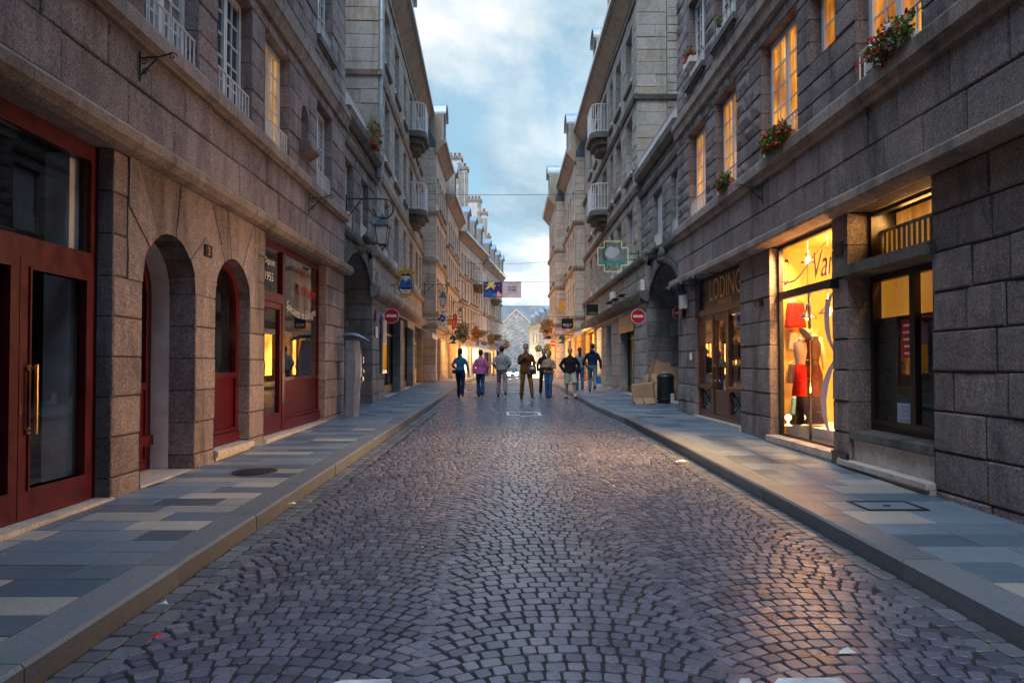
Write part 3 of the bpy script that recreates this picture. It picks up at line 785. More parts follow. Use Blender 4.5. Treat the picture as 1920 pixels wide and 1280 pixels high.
left_near()

# ================================================================== RIGHT NEAR BUILDING
XR = 4.28
FR = Fac((XR, 0), (0, 1), -1)
def quadF(mb, f, u0, u1, v0, v1, w, mi=0): mb.quad(f.P(u0, v0, w), f.P(u1, v0, w), f.P(u1, v1, w), f.P(u0, v1, w), mi)
def right_near():
    f = FR; G = -.35; top = 14.4
    b = Bld('granite_building', 'brown granite building at near right with the lit clothes shop window', 'building', f, -20, 17.0)
    W = [(-4.8, -3.5), (-1.5, -.2), (1.5, 2.8), (3.6, 4.9), (6.95, 8.28), (9.96, 11.38), (12.6, 13.9), (14.6, 15.9)]
    w1 = [(a, c, 4.92, 6.9, .2) for a, c in W]; w2 = [(a, c, 8.1, 10.0, .2) for a, c in W]; sm = (8.79, 9.53, 5.78, 6.75, .2)
    holes = [(6.82, 8.53, .3, 3.47, .29), (8.93, 11.07, .3, 3.47, .15), (12.48, 15.5, .3, 3.47, .12), (-3, 2.5, .3, 3.47, .25)]
    f.wall(b.w, -20, 17, G, 3.45, holes, ch=.42, bl=(.45, .85), jit=.012, gap=.008, rfn=lambda a, c, v: .012)
    f.wall(b.w, -20, 17, 3.45, 4.62, [], ch=.45, bl=(.55, 1.0), crit=(3.63,), jit=.01)
    f.wall(b.w, -20, 17, 4.62, 7.15, w1 + [sm], ch=.34, bl=(.4, .8), rfn=lambda a, c, v: .05 if (a > 11.3 and rnd.random() < .7) else .012)
    f.wall(b.w, -20, 17, 7.15, top, w2, ch=.34, bl=(.4, .8), crit=(7.55,), rfn=lambda a, c, v: .05 if (a > 11.3 and rnd.random() < .6) else .006)
    cor = MB(); f.prof(cor, [(-.02, 3.452), (.03, 3.452), (.2, 3.49), (.22, 3.51), (.22, 3.6), (.19, 3.63), (-.02, 3.66)], -20, 17.05, seg=2.0)
    cor.build('cornice', M['ledge'], b.root)
    f.prof(b.band, [(-.02, 4.6), (.05, 4.6), (.07, 4.7), (.12, 4.73), (.12, 4.88), (.1, 4.915), (-.02, 4.915)], -20, 17, seg=1.9)
    f.prof(b.band, [(-.02, 7.13), (.08, 7.15), (.1, 7.33), (.15, 7.37), (.15, 7.52), (-.02, 7.57)], -20, 17, seg=1.9)
    eave(f, b.band, -20, 17, top, .45, .5)
    lit = {4, 5, 6, 7}
    for i, h in enumerate(w1): window(b.root, f, h, pane='lit' if i in lit else 'paneD', rows=5, rail=.42)
    window(b.root, f, sm, pane='lit', rows=2, vb=0)
    for i, h in enumerate(w2): window(b.root, f, h, pane='paneD', rows=5, rail=.42, sill=True)
    mansard(b.root, f, -20, 17, top, 2.6, 2.2, 8); b.back(top)
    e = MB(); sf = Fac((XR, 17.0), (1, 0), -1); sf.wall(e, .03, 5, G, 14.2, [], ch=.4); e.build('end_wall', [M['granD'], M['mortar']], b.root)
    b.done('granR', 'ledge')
    # --- dark window with stone lintel
    a, c = 6.83, 8.52; s = MB(); w = -.31
    frame_rect(f, s, a, c, .75, 2.64, .07, w - .05, w + .03)
    frame_rect(f, s, a, c, 2.8, 3.45, .05, w - .05, w + .03)
    f.box(s, 7.58, 7.68, .82, 2.57, w - .04, w + .035); f.box(s, a + .07, c - .07, .82, .88, w - .04, w + .045)
    so = s.build('dark_window', M['darkwood'], b.root)
    s = MB(); f.prof(s, [(w - .02, 2.65), (-.02, 2.65), (.05, 2.67), (.06, 2.79), (w - .02, 2.79)], a - .06, c + .12); s.build('stone_lintel', M['ledgeD'], b.root)
    s = MB(); f.prof(s, [(w - .05, .62), (-.03, .62), (-.0, .64), (0, .72), (w - .05, .749)], a + .002, c - .002, seg=.5); s.build('stone_sill', M['ledgeD'], b.root)
    s = MB(); f.box(s, a + .002, c - .002, .3, .618, -.3, -.06); s.build('sill_panel', M['sill'], b.root)
    s = MB(); f.box(s, a - .0, c + .1, .0, .3, -.2, -.02); f.box(s, a - .03, c + .12, .3, .36, -.059, .1); f.box(s, a - .03, c + .12, G, .296, -.019, .06); s.build('door_step', M['sill'], b.root)
    g = MB(); quadF(g, f, a + .05, c - .05, .85, 2.58, w); quadF(g, f, a + .05, c - .05, 2.82, 3.42, w); g.build('pane', M['glass'], so)
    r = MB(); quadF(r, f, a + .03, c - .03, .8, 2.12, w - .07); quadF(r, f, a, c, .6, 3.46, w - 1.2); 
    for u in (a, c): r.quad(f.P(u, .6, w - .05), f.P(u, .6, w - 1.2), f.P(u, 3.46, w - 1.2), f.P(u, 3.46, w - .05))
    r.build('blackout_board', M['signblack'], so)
    r = MB(); quadF(r, f, a + .03, c - .03, 2.13, 2.6, w - .1); quadF(r, f, a + .03, c - .03, 2.8, 3.2, w - .16); r.build('lit_blind', M['lit_dim'], so)
    r = MB(); quadF(r, f, a + .03, c - .03, 3.2, 3.45, w - .3); r.build('lit_ceiling', M['lit'], so)
    r = MB()
    for k in range(16): u = a + .08 + k * .103; f.box(r, u, u + .012, 2.82, 3.22, w - .15, w - .12)
    for k in range(8): f.box(r, a + .1 + k * .2, a + .32 + k * .2, 3.2 + .0 * k, 3.225, w - .2, w - .1)
    r.build('vertical_blind', M['ledgeD'], so)
    # --- lit clothes shop
    a, c = 8.935, 11.065; s = MB(); w = -.17; z0 = .42
    frame_rect(f, s, a, c, z0, 3.46, .05, w - .04, w + .03, tb=.03); f.box(s, a + .05, c - .05, 2.6, 2.72, w - .035, w + .04); f.box(s, 9.98, 10.01, z0 + .03, 2.6, w - .02, w + .01)
    so = s.build('shopfront', M['black'], b.root)
    g = MB(); quadF(g, f, a + .04, c - .04, z0 + .02, 3.42, w); g.build('pane', M['glassC'], so)
    r = MB(); W1 = -1.9; E = 11.15; N_ = 8.8
    q = lambda *p: r.quad(*[f.P(*t) for t in p])
    q((E, .3, w - .04), (E, .3, W1), (E, 3.5, W1), (E, 3.5, w - .04)); q((N_, .3, w - .04), (N_, .3, W1), (N_, 3.5, W1), (N_, 3.5, w - .04)); q((N_, .3, W1), (E, .3, W1), (E, 3.5, W1), (N_, 3.5, W1))
    q((N_, 3.46, w - .05), (E, 3.46, w - .05), (E, 3.46, W1), (N_, 3.46, W1))
    r.build('interior', M['shopwall'], so)
    r = MB(); f.box(r, N_, E, .25, .62, W1, w - .12); r.build('display_floor', M['plaster'], so)
    t = MB(); f.box(t, a - .0, c + .0, .2, z0, w - .05, .0); f.box(t, a - .06, c + .06, z0 - .1, z0 - .005, .001, .06); f.box(t, a - .03, c + .03, G, z0 - .104, .012, .05); t.build('door_step', M['sill'], so)
    # white decals on the glass, drawn at their place on the pane plane
    X = XR - w - .006
    def gp(px, py): return tuple(atX(px, py, X))
    dz = MB()
    def strip(pts):
        for (x0, y0, h0), (x1, y1, h1) in zip(pts, pts[1:]): dz.quad(gp(x0 - h0, y0), gp(x1 - h1, y1), gp(x1 + h1, y1), gp(x0 + h0, y0))
    strip([(1563, 545, 1), (1557, 556, 3), (1552, 572, 4), (1550, 592, 5), (1551, 615, 5), (1555, 636, 4), (1560, 650, 2.5), (1563.5, 660, .5)])
    strip([(1566, 672, 2), (1556, 694, 5), (1547, 722, 6.5), (1544, 750, 6), (1546, 776, 4.5), (1551, 800, 3), (1558, 818, 2), (1567, 832, 1)])
    def hs(pts):
        for (x0, y0, h0), (x1, y1, h1) in zip(pts, pts[1:]): dz.quad(gp(x0, y0 - h0), gp(x1, y1 - h1), gp(x1, y1 + h1), gp(x0, y0 + h0))
    hs([(1465, 528, .5), (1478, 530, 1.6), (1490, 526, 2), (1502, 514, 2), (1514, 498, 1.8), (1526, 480, 1.6), (1540, 462, 1.2), (1558, 446, .8)])
    RF = lambda uc, vc: (lambda x, y: f.P(uc - x, vc + y, w + .006))
    put_text(dz, 'D', RF(10.78, 3.02), .22, .42, shear=.2); put_text(dz, 'Vani', RF(9.42, 2.98), .82, .38, shear=.25)
    dz.build('window_lettering', M['decal'], so)
    h = MB()
    for u in (9.86, 10.12): h.tube([f.P(u, 1.15, w + .06), f.P(u, 1.9, w + .06)], .014, 8)
    for z in (1.35, 1.62):
        h.tube([f.P(9.86, z, w + .06), f.P(10.12, z, w + .06)], .009, 6)
    f.box(h, 9.93, 10.05, 1.42, 1.52, w + .01, w + .04)
    h.build('handle', M['brass'], so)
    # --- brown shop with gold letters
    a, c = 12.485, 15.495; s = MB(); w = -.12; z0 = .42
    frame_rect(f, s, a, c, z0, 2.62, .09, w - .05, w + .03, tb=.1); f.box(s, a, c, 2.62, 2.76, w - .06, w + .06)
    for u in (13.45, 14.42): f.box(s, u - .06, u + .06, z0 + .1, 2.62, w - .045, w + .04)
    frame_rect(f, s, 13.51, 14.36, z0 + .12, 2.6, .12, w - .04, w + .02, tb=.5)
    for p, q2 in ((a + .09, 13.39), (14.48, c - .09)):
        frame_rect(f, s, p, q2, z0 + .1, 1.08, .06, w - .04, w + .035); f.box(s, p - .05, q2 + .05, 1.06, 1.12, w - .04, w + .07)
    so = s.build('shopfront', M['brown'], b.root)
    for p, q2 in ((a + .15, 13.33), (14.54, c - .15)):
        x = MB()
        x.tube([f.P(p, z0 + .16, w + .02), f.P(q2, 1.0, w + .02)], .012, 5); x.tube([f.P(q2, z0 + .16, w + .025), f.P(p, 1.0, w + .025)], .012, 5)
        x.build('grille', M['black'], so)
    g = MB(); quadF(g, f, a + .05, c - .05, z0 + .1, 2.6, w - .01); g.build('pane', M['glass'], so)
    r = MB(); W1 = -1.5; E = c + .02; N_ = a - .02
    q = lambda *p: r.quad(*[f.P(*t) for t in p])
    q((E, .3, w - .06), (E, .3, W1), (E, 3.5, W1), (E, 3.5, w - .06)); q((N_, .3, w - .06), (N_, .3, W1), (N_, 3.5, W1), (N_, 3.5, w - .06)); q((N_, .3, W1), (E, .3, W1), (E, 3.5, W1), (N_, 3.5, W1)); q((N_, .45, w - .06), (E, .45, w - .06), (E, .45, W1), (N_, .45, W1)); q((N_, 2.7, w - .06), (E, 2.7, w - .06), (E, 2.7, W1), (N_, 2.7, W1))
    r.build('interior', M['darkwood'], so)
    r = MB()
    for zz in (1.0, 1.5, 2.0):
        for k in range(12): u = a + .25 + k * .22; r.lathe(f.P(u, zz, -.75), [(.05, 0), (.07, .05), (.03, .16), (.05, .2)], 8)
    r.build('display_goods', M['brass'], so)
    r = MB(); quadF(r, f, 13.2, 15.2, 2.28, 2.42, -1.2); r.build('interior_lamp', M['lit'], so)
    sg = MB(); f.box(sg, a + .005, c - .005, 2.765, 3.45, w - .03, w); sgo = sg.build('fascia', M['signblack'], so)
    t = MB(); put_text(t, 'LODING', RF(13.72, 3.15), 2.0, .46, bold=0.0); put_text(t, 'PARIS', RF(13.72, 2.84), .8, .12)
    t.build('lettering', M['gold'], so)
    h = MB(); h.tube([f.P(14.3, 1.2, w + .07), f.P(14.3, 1.55, w + .07)], .016, 8); h.tube([f.P(14.3, 1.22, w + .02), f.P(14.3, 1.22, w + .07)], .01, 6); h.tube([f.P(14.3, 1.53, w + .02), f.P(14.3, 1.53, w + .07)], .01, 6)
    h.build('handle', M['brass'], so)
    t = MB(); f.box(t, a, c, .25, z0, w - .05, -.01); f.box(t, a - .04, c + .04, z0 - .09, z0 - .004, -.009, .04); t.build('door_step', M['sill'], so)
    shopfill(b.root, f, (-3, 2.5, .3, 3.4), 'glass', .25, 'darkwood', .5, (.33, .66), 2.6)
    return b
M['patch'] = plain('cement_patch', (.40, .33, .30), .9, ns=12, nv=.3, bs=.6, bscale=30)
M['lit_dim'] = emis('lit_blind', (1.0, .42, .05), .3, 1.2, .7)
M['shopwall'] = plain('yellow_shop_wall', (.88, .55, .12), .7, ns=2, nv=.1)
M['decal'] = plain('frosted_decal', (.8, .66, .66), .6, bs=0)
right_near()

# unseen building added behind the camera to shade the near street
fb_ = Fac((-9, -17), (1, 0), -1)
bb = Bld('granite_building', 'unseen granite building added behind the viewpoint to shade the near street', 'building', fb_, 0, 18)
fb_.wall(bb.w, 0, 18, -.5, 14.4, [(3, 4.2, 5, 7), (6, 7.2, 5, 7), (9, 10.2, 5, 7), (12, 13.2, 5, 7)], ch=.6, bl=(.9, 1.5))
for a in (3, 6, 9, 12): window(bb.root, fb_, (a, a + 1.2, 5, 7), rows=4)
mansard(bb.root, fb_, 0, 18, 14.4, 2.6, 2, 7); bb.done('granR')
# ================================================================== ARCHWAY BUILDINGS (two storeys over a passage)
def archway(name, label, fac, u0, u1, side_end, wins, spring, crown, up_u1):
    f = fac; b = Bld(name, label, 'building', f, u0, up_u1); G = -.3
    um = (u0 + u1) / 2; hc = (u1 - u0) / 2 - .12; rise = crown - spring; Rr = (hc * hc + rise * rise) / (2 * rise); vc = crown - Rr
    th0 = math.asin((spring - vc) / Rr)
    f.wall(b.w, u0, up_u1, 4.72, 7.7, [(a, c, 5.0, 6.68, .2) for a, c in wins], ch=.34, bl=(.35, .7), rfn=lambda a, c, v: .045 if rnd.random() < .6 else .01)
    f.radial(b.w, um, vc, Rr, th0, u0, u1, spring, 4.72, 13, .5)
    if up_u1 > u1 + .05: f.wall(b.w, u1, up_u1, spring, 4.72, [])
    # barrel vault
    v = MB(); n = 12
    ths = [th0 + (math.pi - 2 * th0) * i / n for i in range(n + 1)]
    for t0, t1 in zip(ths, ths[1:]):
        p0 = (um + Rr * math.cos(t0), vc + Rr * math.sin(t0)); p1 = (um + Rr * math.cos(t1), vc + Rr * math.sin(t1))
        for k in range(9): v.quad(f.P(*p0, -.5 - k * .6), f.P(*p1, -.5 - k * .6), f.P(*p1, -1.09 - k * .6), f.P(*p0, -1.09 - k * .6))
    f.box(v, u0 - .1, u1 + .1, -.3, 5.2, -6.4, -6.2)
    v.build('vault', [M['granD'], M['mortar']], b.root)
    # hood moulding over the arch
    hm = MB(); a = arc = [(um + (Rr + d) * math.cos(t), vc + (Rr + d) * math.sin(t)) for d in (.0,) for t in ths]
    for d0, d1, w in ((.02, .12, .1), (.12, .24, .06)):
        o = [(um + (Rr + d1) * math.cos(t), vc + (Rr + d1) * math.sin(t)) for t in ths]; i = [(um + (Rr + d0) * math.cos(t), vc + (Rr + d0) * math.sin(t)) for t in ths]
        for (p, q, r, s_) in zip(o, o[1:], i[1:], i):
            P = f.P; hm.hexa([P(*p, -.02), P(*q, -.02), P(*r, -.02), P(*s_, -.02), P(*p, w), P(*q, w), P(*r, w), P(*s_, w)])
    hm.build('arch_moulding', M['ledgeD'], b.root)
    # carved keystone figure
    ks = MB(); c = f.P(um, crown + .28, .22)
    for dx, dv, dw, r in ((0, 0, 0, (.16, .26, .2)), (0, .12, .2, (.13, .16, .15)), (0, .05, .36, (.1, .1, .09)), (.16, .16, .18, (.09, .07, .08)), (-.16, .16, .18, (.09, .07, .08)), (0, -.15, -.05, (.2, .25, .16)), (.12, .24, .2, (.04, .05, .09)), (-.12, .24, .2, (.04, .05, .09))):
        p = f.P(um + dx, crown + .28 + dv, .12 + dw); ks.ball(p, r, 10)
    ks.build('carved_keystone', M['ledgeD'], b.root, smooth=True)
    f.prof(b.band, [(-.02, 4.72), (.06, 4.74), (.1, 4.82), (.1, 4.95), (-.02, 4.98)], u0, up_u1, seg=1.0)
    f.prof(b.band, [(-.02, 6.95), (.07, 6.98), (.1, 7.08), (-.02, 7.12)], u0, up_u1, seg=1.0)
    f.prof(b.band, [(-.3, 7.45), (.1, 7.47), (.22, 7.6), (.24, 7.78), (-.3, 7.8)], u0, up_u1, seg=1.3)
    for a, c in wins: window(b.root, f, (a, c, 5.0, 6.68), pane='paneC', rows=4, rail=.42, shutter=(f.side < 0))
    r = MB(); z = 7.8; r.tube([f.P(u0, z + .42, .08), f.P(up_u1, z + .42, .08)], .018, 6)
    n = int((up_u1 - u0) / .12)
    for i in range(n + 1): u = u0 + (up_u1 - u0) * i / n; r.tube([f.P(u, z, .08), f.P(u, z + .42, .08)], .012, 5)
    r.build('terrace_railing', M['white'], b.root)
    t = MB(); f.box(t, u0, up_u1, 7.5, 7.7, -6, -.3); t.build('terrace', M['ledge'], b.root)
    b.done('granD', 'ledgeD'); return b
FLp = Fac((-3.97, 0), (0, 1), 1)
archway('archway_building', 'low grey building over the dark arched passage beside the ticket machine', FLp, 16.25, 19.6, 1, [(16.55, 17.6), (18.5, 19.55)], 3.85, 4.45, 20.5)
FRp = Fac((4.42, 0), (0, 1), -1)
archway('archway_building', 'low stone building over the arched passage behind the cardboard and the black bin', FRp, 17.05, 20.8, 1, [(17.25, 18.25), (19.3, 20.5)], 3.7, 4.35, 22.3)

# ================================================================== SECOND BUILDINGS
def second(name, label, f, Lg0, Lu0, Lend, wcols, gh, stone, balc, up='granP', dorm=()):
    b = Bld(name, label, 'building', f, Lg0, Lend); G = -.3 ; h = 14.45; G = 0.0
    f.wall(b.w, Lg0, Lend, -.2, 4.75, [(a, c, -.2, t, .3) for a, c, t, *_ in gh], ch=.42, bl=(.5, .9), crit=(.7, 3.5), rfn=lambda a, c, v: .02 if a < Lg0 + 3 else 0)
    W = [(a, c, r0, r1, .22) for a, c in wcols for r0, r1 in ((4.97, 6.9), (8.05, 10.1), (11.2, 13.1))]
    bd = [(balc[0] + .35, balc[1] - .35, 8.1, 10.1, .22), (balc[0] + .35, balc[1] - .35, 11.35, 13.3, .22), (balc[0] + .35, balc[1] - .35, 4.97, 6.9, .22)]
    f.wall(b.w, Lu0, Lend, 4.75, h, W + bd, ch=.34, bl=(.35, .75), crit=(7.2, 7.45, 10.3, 10.5), rfn=lambda a, c, v: .03 if (a < Lu0 + 7 and rnd.random() < .5 and v < 10.3 and f.side < 0) else .004)
    sf = Fac(f.P(Lu0, 0, 0)[:2], -f.n, -f.side)
    qo = MB(); qo2 = MB()
    sf.wall(qo, .0, 1.0, 4.75, h, [], ch=.42, bl=(.5, 1.0), crit=(10.3,)); sf.wall(qo, 1.02, 5, 4.75, h, [], ch=.28, bl=(.4, .6), crit=(10.3,), gap=.011)
    qo.build('side_wall', [M[up], M['mortarL']], b.root)
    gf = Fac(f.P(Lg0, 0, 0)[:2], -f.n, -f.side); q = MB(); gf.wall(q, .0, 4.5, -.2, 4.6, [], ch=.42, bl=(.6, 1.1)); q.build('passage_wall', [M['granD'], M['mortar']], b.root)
    # ledges
    f.prof(b.band, [(-.02, 3.48), (.08, 3.5), (.22, 3.62), (.25, 3.72), (.25, 3.8), (-.02, 3.86)], Lg0 - .15, Lend, seg=1.5)
    f.prof(b.band, [(-.02, 4.7), (.1, 4.74), (.14, 4.82), (.14, 4.93), (-.02, 4.96)], Lg0 - .08, Lend, seg=1.5)
    f.prof(b.band, [(-.02, 7.18), (.07, 7.2), (.1, 7.38), (-.02, 7.44)], Lu0 - .08, Lend, seg=1.5)
    f.prof(b.band, [(-.02, 10.28), (.07, 10.3), (.12, 10.44), (-.02, 10.5)], Lu0 - .1, Lend, seg=1.5)
    f.prof(b.band, [(-.02, 13.55), (.06, 13.57), (.08, 13.72), (-.02, 13.76)], Lu0, Lend, seg=2)
    sf.prof(b.band, [(-.02, 10.28), (.07, 10.3), (.12, 10.44), (-.02, 10.5)], -.12, 2.2)
    gf.prof(b.band, [(-.02, 3.48), (.08, 3.5), (.14, 3.62), (.14, 3.8), (-.02, 3.84)], -.25, .05)
    ev = MB(); eave(f, ev, Lu0 - .25, Lend + .1, h, .52, .6); ev.build('eaves', M['soffit'], b.root)
    gutter(b.root, f, Lu0 - .25, Lend + .1, h + .04, .52)
    for i, H in enumerate(W): window(b.root, f, H, rec=.24, pane='paneD' if (i * 7) % 3 else 'paneC', rows=3, rail=.32, sill=H[2] > 6)
    for H in bd: window(b.root, f, H, rec=.24, pane='paneD', rows=4)
    balcony(b.root, f, balc[0], balc[1], 10.75, 11.45, 12.65, .72); balcony(b.root, f, balc[0], balc[1], 7.5, 8.12, 9.25, .72)
    mansard(b.root, f, Lu0, Lend, h + .1, 3.0, 1.8, 8, dorm, 'arch', 1.3, 1.7)
    for a, c, t, kind, fr, nm, sill, mull, tr in gh:
        zb = zg(f.P((a + c) / 2, 0)[1]) + PAV + .02
        shopfill(b.root, f, (a + .01, c - .01, zb, t - .01), kind, .32, fr, sill, mull, tr, nm)
        s = MB(); f.box(s, a, c, zb - .5, zb - .003, -.4, .04); s.build('door_step', M['sill'], b.root)
    b.done(stone, 'ledgeD' if f.side < 0 else 'ledge')
    return b
FL2 = Fac((-3.85, 19.6), (-.03, 1), 1)
b = second('tall_granite_building', 'tall grey granite building on the left with two round balconies and a pale drainpipe', FL2, 0, .9, 15.4,
       [(2.2, 3.3), (4.6, 5.8), (7.2, 8.1), (11.9, 12.9), (13.6, 14.6)],
       [(2.3, 6.4, 3.3, 'paneD', 'darkwood', 'shop_door', .3, (.35, .7), 2.6), (7.4, 11.0, 3.3, 'signblack', 'darkwood', 'shutter_front', .3, (.55,), None), (11.7, 15.1, 3.3, 'paneC', 'white', 'white_shopfront', .7, (.25, .5, .75), 2.6)],
       'granP', (9.0, 11.0), dorm=(3.0, 7.0))
dp = MB(); dp.tube([(-3.80, 20.55, 7.2), (-3.80, 20.55, 14.0)], .055, 10); dp.tube([(-3.80, 20.55, 7.2), (-3.86, 20.6, 6.95), (-4.0, 20.7, 6.85)], .055, 8)
for z in (8, 10, 12): dp.lathe((-3.80, 20.55, z), [(.07, 0), (.07, .06)], 10)
dp.build('drainpipe', M['zinc'], b.root)
FR2 = Fac((4.28, 20.8), (0, 1), -1)
second('tall_granite_building', 'tall rough stone building on the right behind the pharmacy cross', FR2, 0, 1.5, 16.5,
       [(2.3, 3.5), (4.6, 5.8), (6.5, 7.3), (11.2, 12.2), (13.2, 14.3)],
       [(2.1, 4.9, 3.25, 'signgreen', 'signblack', 'shop_door', .2, (.6,), 2.5), (7.1, 8.4, 3.2, 'paneD', 'darkwood', 'side_door', .4, (), None), (10.0, 11.6, 3.25, 'litw', 'darkwood', 'shopfront', .5, (), None), (12.6, 16.2, 3.3, 'lit3', 'brown', 'shopfront', .3, (.3, .6), None)],
       'granP', (7.9, 9.9), dorm=(5.0, 9.5))

# ================================================================== FARTHER BUILDINGS
def far(name, label, o, d, side, Ln, h, rows, ncol, gh, side_w=1.2, stone='granF', dorm=(), dk='arch', bands=(), ground=3.3, balc=(), dht=1.6, dwd=1.2, roofrise=2.6, pipe=None, win_w=.85):
    f = Fac(o, d, side); b = Bld(name, label, 'building', f, 0, Ln)
    sp = (Ln - .6) / ncol; W = []
    bu = [x[0] + (x[1] - x[0]) / 2 for x in balc]
    for k in range(ncol):
        u = .3 + sp * (k + .5)
        for r0, r1 in rows: W.append((u - win_w / 2, u + win_w / 2, r0, r1, .2))
    gz = -.6 if f.P(0, 0)[1] > 60 else -.1
    f.wall(b.w, 0, Ln, gz, ground + .9, [(a, c, gz, t, .3) for a, c, t, *_ in gh], ch=.45, bl=(.6, 1.0), crit=(ground,))
    f.wall(b.w, 0, Ln, ground + .9, h, W, ch=.4, bl=(.5, .9), jit=.004)
    b.side(gz, h, 6, ch=.42, bl=(.5, .9))
    sf = Fac(f.P(0, 0, 0)[:2], -f.n, -f.side)
    for z in (ground + .25, ground + .9) + tuple(bands):
        f.prof(b.band, [(-.02, z - .12), (.08, z - .1), (.13, z - .02), (.13, z + .08), (-.02, z + .1)], -.1, Ln)
        sf.prof(b.band, [(-.02, z - .12), (.08, z - .1), (.12, z - .02), (.12, z + .08), (-.02, z + .1)], -.12, 1.5)
    ev = MB(); eave(f, ev, -.2, Ln + .1, h, .45, .55); ev.build('eaves', M['soffit'], b.root); gutter(b.root, f, -.2, Ln + .1, h + .03, .45)
    for H in W: window(b.root, f, H, rec=.22, pane='paneD' if rnd.random() < .6 else 'paneC', rows=3, vb=0, sill=rnd.random() < .5)
    for (a, c, z) in balc: balcony(b.root, f, a, c, z - .5, z, z + 1.05, .8)
    mansard(b.root, f, 0, Ln, h + .08, roofrise, 1.6, 7, dorm, dk, dwd, dht)
    for a, c, t, kind, fr, nm, sill, mull in gh:
        zb = zg(f.P((a + c) / 2, 0)[1]) + PAV + .02
        shopfill(b.root, f, (a + .01, c - .01, zb, t - .01), kind, .32, fr, sill, mull, None, nm)
    if pipe is not None:
        p = MB(); p.tube([f.P(pipe, 3.2, .09), f.P(pipe, h - .4, .09)], .05, 8); p.build('drainpipe', M['zinc'], b.root)
    b.done(stone, 'ledge'); return f, b
R3 = [(4.5, 6.1), (7.3, 8.9), (9.9, 11.4)]
far('stone_townhouse', 'narrow pale stone house on the left with a rounded dormer and a clover lottery sign', (-3.62, 35), (0, 1), 1, 5.4, 13.0, R3, 4,
    [(.6, 2.4, 2.95, 'darkwood', 'darkwood', 'shop_door', .3, ()), (2.7, 5.1, 3.0, 'lit2', 'brown', 'shopfront', .3, (.5,))], dorm=(1.0,), bands=(6.9, 9.4), dwd=1.6, dht=1.9)
far('stone_townhouse', 'pale stone house on the left behind the red lozenge sign', (-3.51, 40.5), (.02, 1), 1, 7.4, 11.6, [(4.4, 5.9), (6.7, 8.2), (8.9, 10.3)], 5,
    [(.5, 3.4, 3.0, 'lit3', 'brown', 'shopfront', .3, (.5,)), (3.8, 7.0, 3.0, 'lit2', 'white', 'shopfront', .3, (.33, .66))], dorm=(1.4,), dk='gable', bands=(6.4, 8.6), dht=2.0)
f5, b5 = far('long_stone_townhouse', 'long pale stone house on the left with two white balconies and three roof dormers', (-3.3, 48), (.123, 1), 1, 10.6, 10.9, [(4.3, 5.8), (6.3, 7.6), (8.2, 9.6)], 8,
    [(.5, 4.6, 3.0, 'litw', 'white', 'shopfront', .3, (.5,)), (5.2, 9.8, 3.0, 'litw', 'white', 'shopfront', .3, (.25, .5, .75))], dorm=(1.6, 4.6, 7.6), dk='gable', bands=(6.05, 7.95), dht=2.0, balc=((5.4, 8.0, 7.9), (5.4, 8.0, 4.3)), win_w=.7)
f6, b6 = far('long_stone_townhouse', 'farthest long stone house on the left with a long row of dormers', (-2.0, 58.5), (.123, 1), 1, 12, 10.6, [(4.2, 5.6), (6.1, 7.4), (8.0, 9.3)], 8,
    [(.6, 4.5, 3.0, 'paneD', 'darkwood', 'shopfront', .3, (.5,)), (5.0, 8.0, 3.0, 'lit2', 'brown', 'shopfront', .3, (.5,)), (8.6, 11.6, 3.0, 'paneD', 'darkwood', 'shopfront', .3, (.5,))], dorm=(1.5, 4.5, 7.5, 10.4), dk='gable', bands=(5.9, 7.7), dht=1.9, balc=((4.4, 6.8, 7.7), (4.4, 6.8, 4.4)), pipe=.2, win_w=.7)
chimney(b5.root, -5.2, -3.75, 56, 56.9, 10.5, 18.8, 4); chimney(b5.root, -3.7, -3.25, 55.9, 56.8, 10.5, 17.9, 1)
chimney(b6.root, -4.3, -2.6, 68, 68.9, 10.5, 18.2, 5); chimney(b6.root, -2.55, -2.0, 67.9, 68.8, 10.5, 16.9, 1)
chimney(b6.root, -2.6, -1.9, 78, 78.8, 9, 16.4, 2)
far('stone_townhouse', 'pale stone house on the right beside the black hanging shop sign', (3.76, 37.3), (.0, 1), -1, 6.8, 13.2, R3, 4,
    [(.4, 2.2, 3.1, 'lit3', 'brown', 'shopfront', .3, ()), (2.6, 6.4, 3.1, 'lit2', 'brown', 'shopfront', .3, (.5,))], dorm=(.9,), bands=(6.9, 9.4), dwd=1.7, dht=2.0)
far('stone_townhouse', 'pale stone house on the right behind the big flower basket', (3.13, 44.1), (.0, 1), -1, 6.0, 12.4, [(4.5, 6.1), (7.0, 8.5), (9.4, 10.9)], 4,
    [(.3, 2.8, 3.0, 'lit2', 'brown', 'shopfront', .2, (.5,)), (3.1, 5.7, 3.0, 'lit3', 'brown', 'shopfront', .2, (.5,))], dorm=(.9,), bands=(6.6, 9.0), dwd=1.6, dht=1.9)
far('stone_townhouse', 'stone house on the right set back at the bend with two small balconies', (3.9, 50.2), (.25, 1), -1, 22, 9.2, [(4.2, 5.6), (6.4, 7.8)], 10,
    [(.8, 4.0, 2.9, 'lit2', 'white', 'shopfront', .3, (.5,)), (5.0, 9.0, 2.9, 'litw', 'white', 'shopfront', .3, (.5,))], dorm=(), bands=(6.0,), balc=((.9, 2.6, 8.6), (.9, 2.6, 4.9)), win_w=.8)
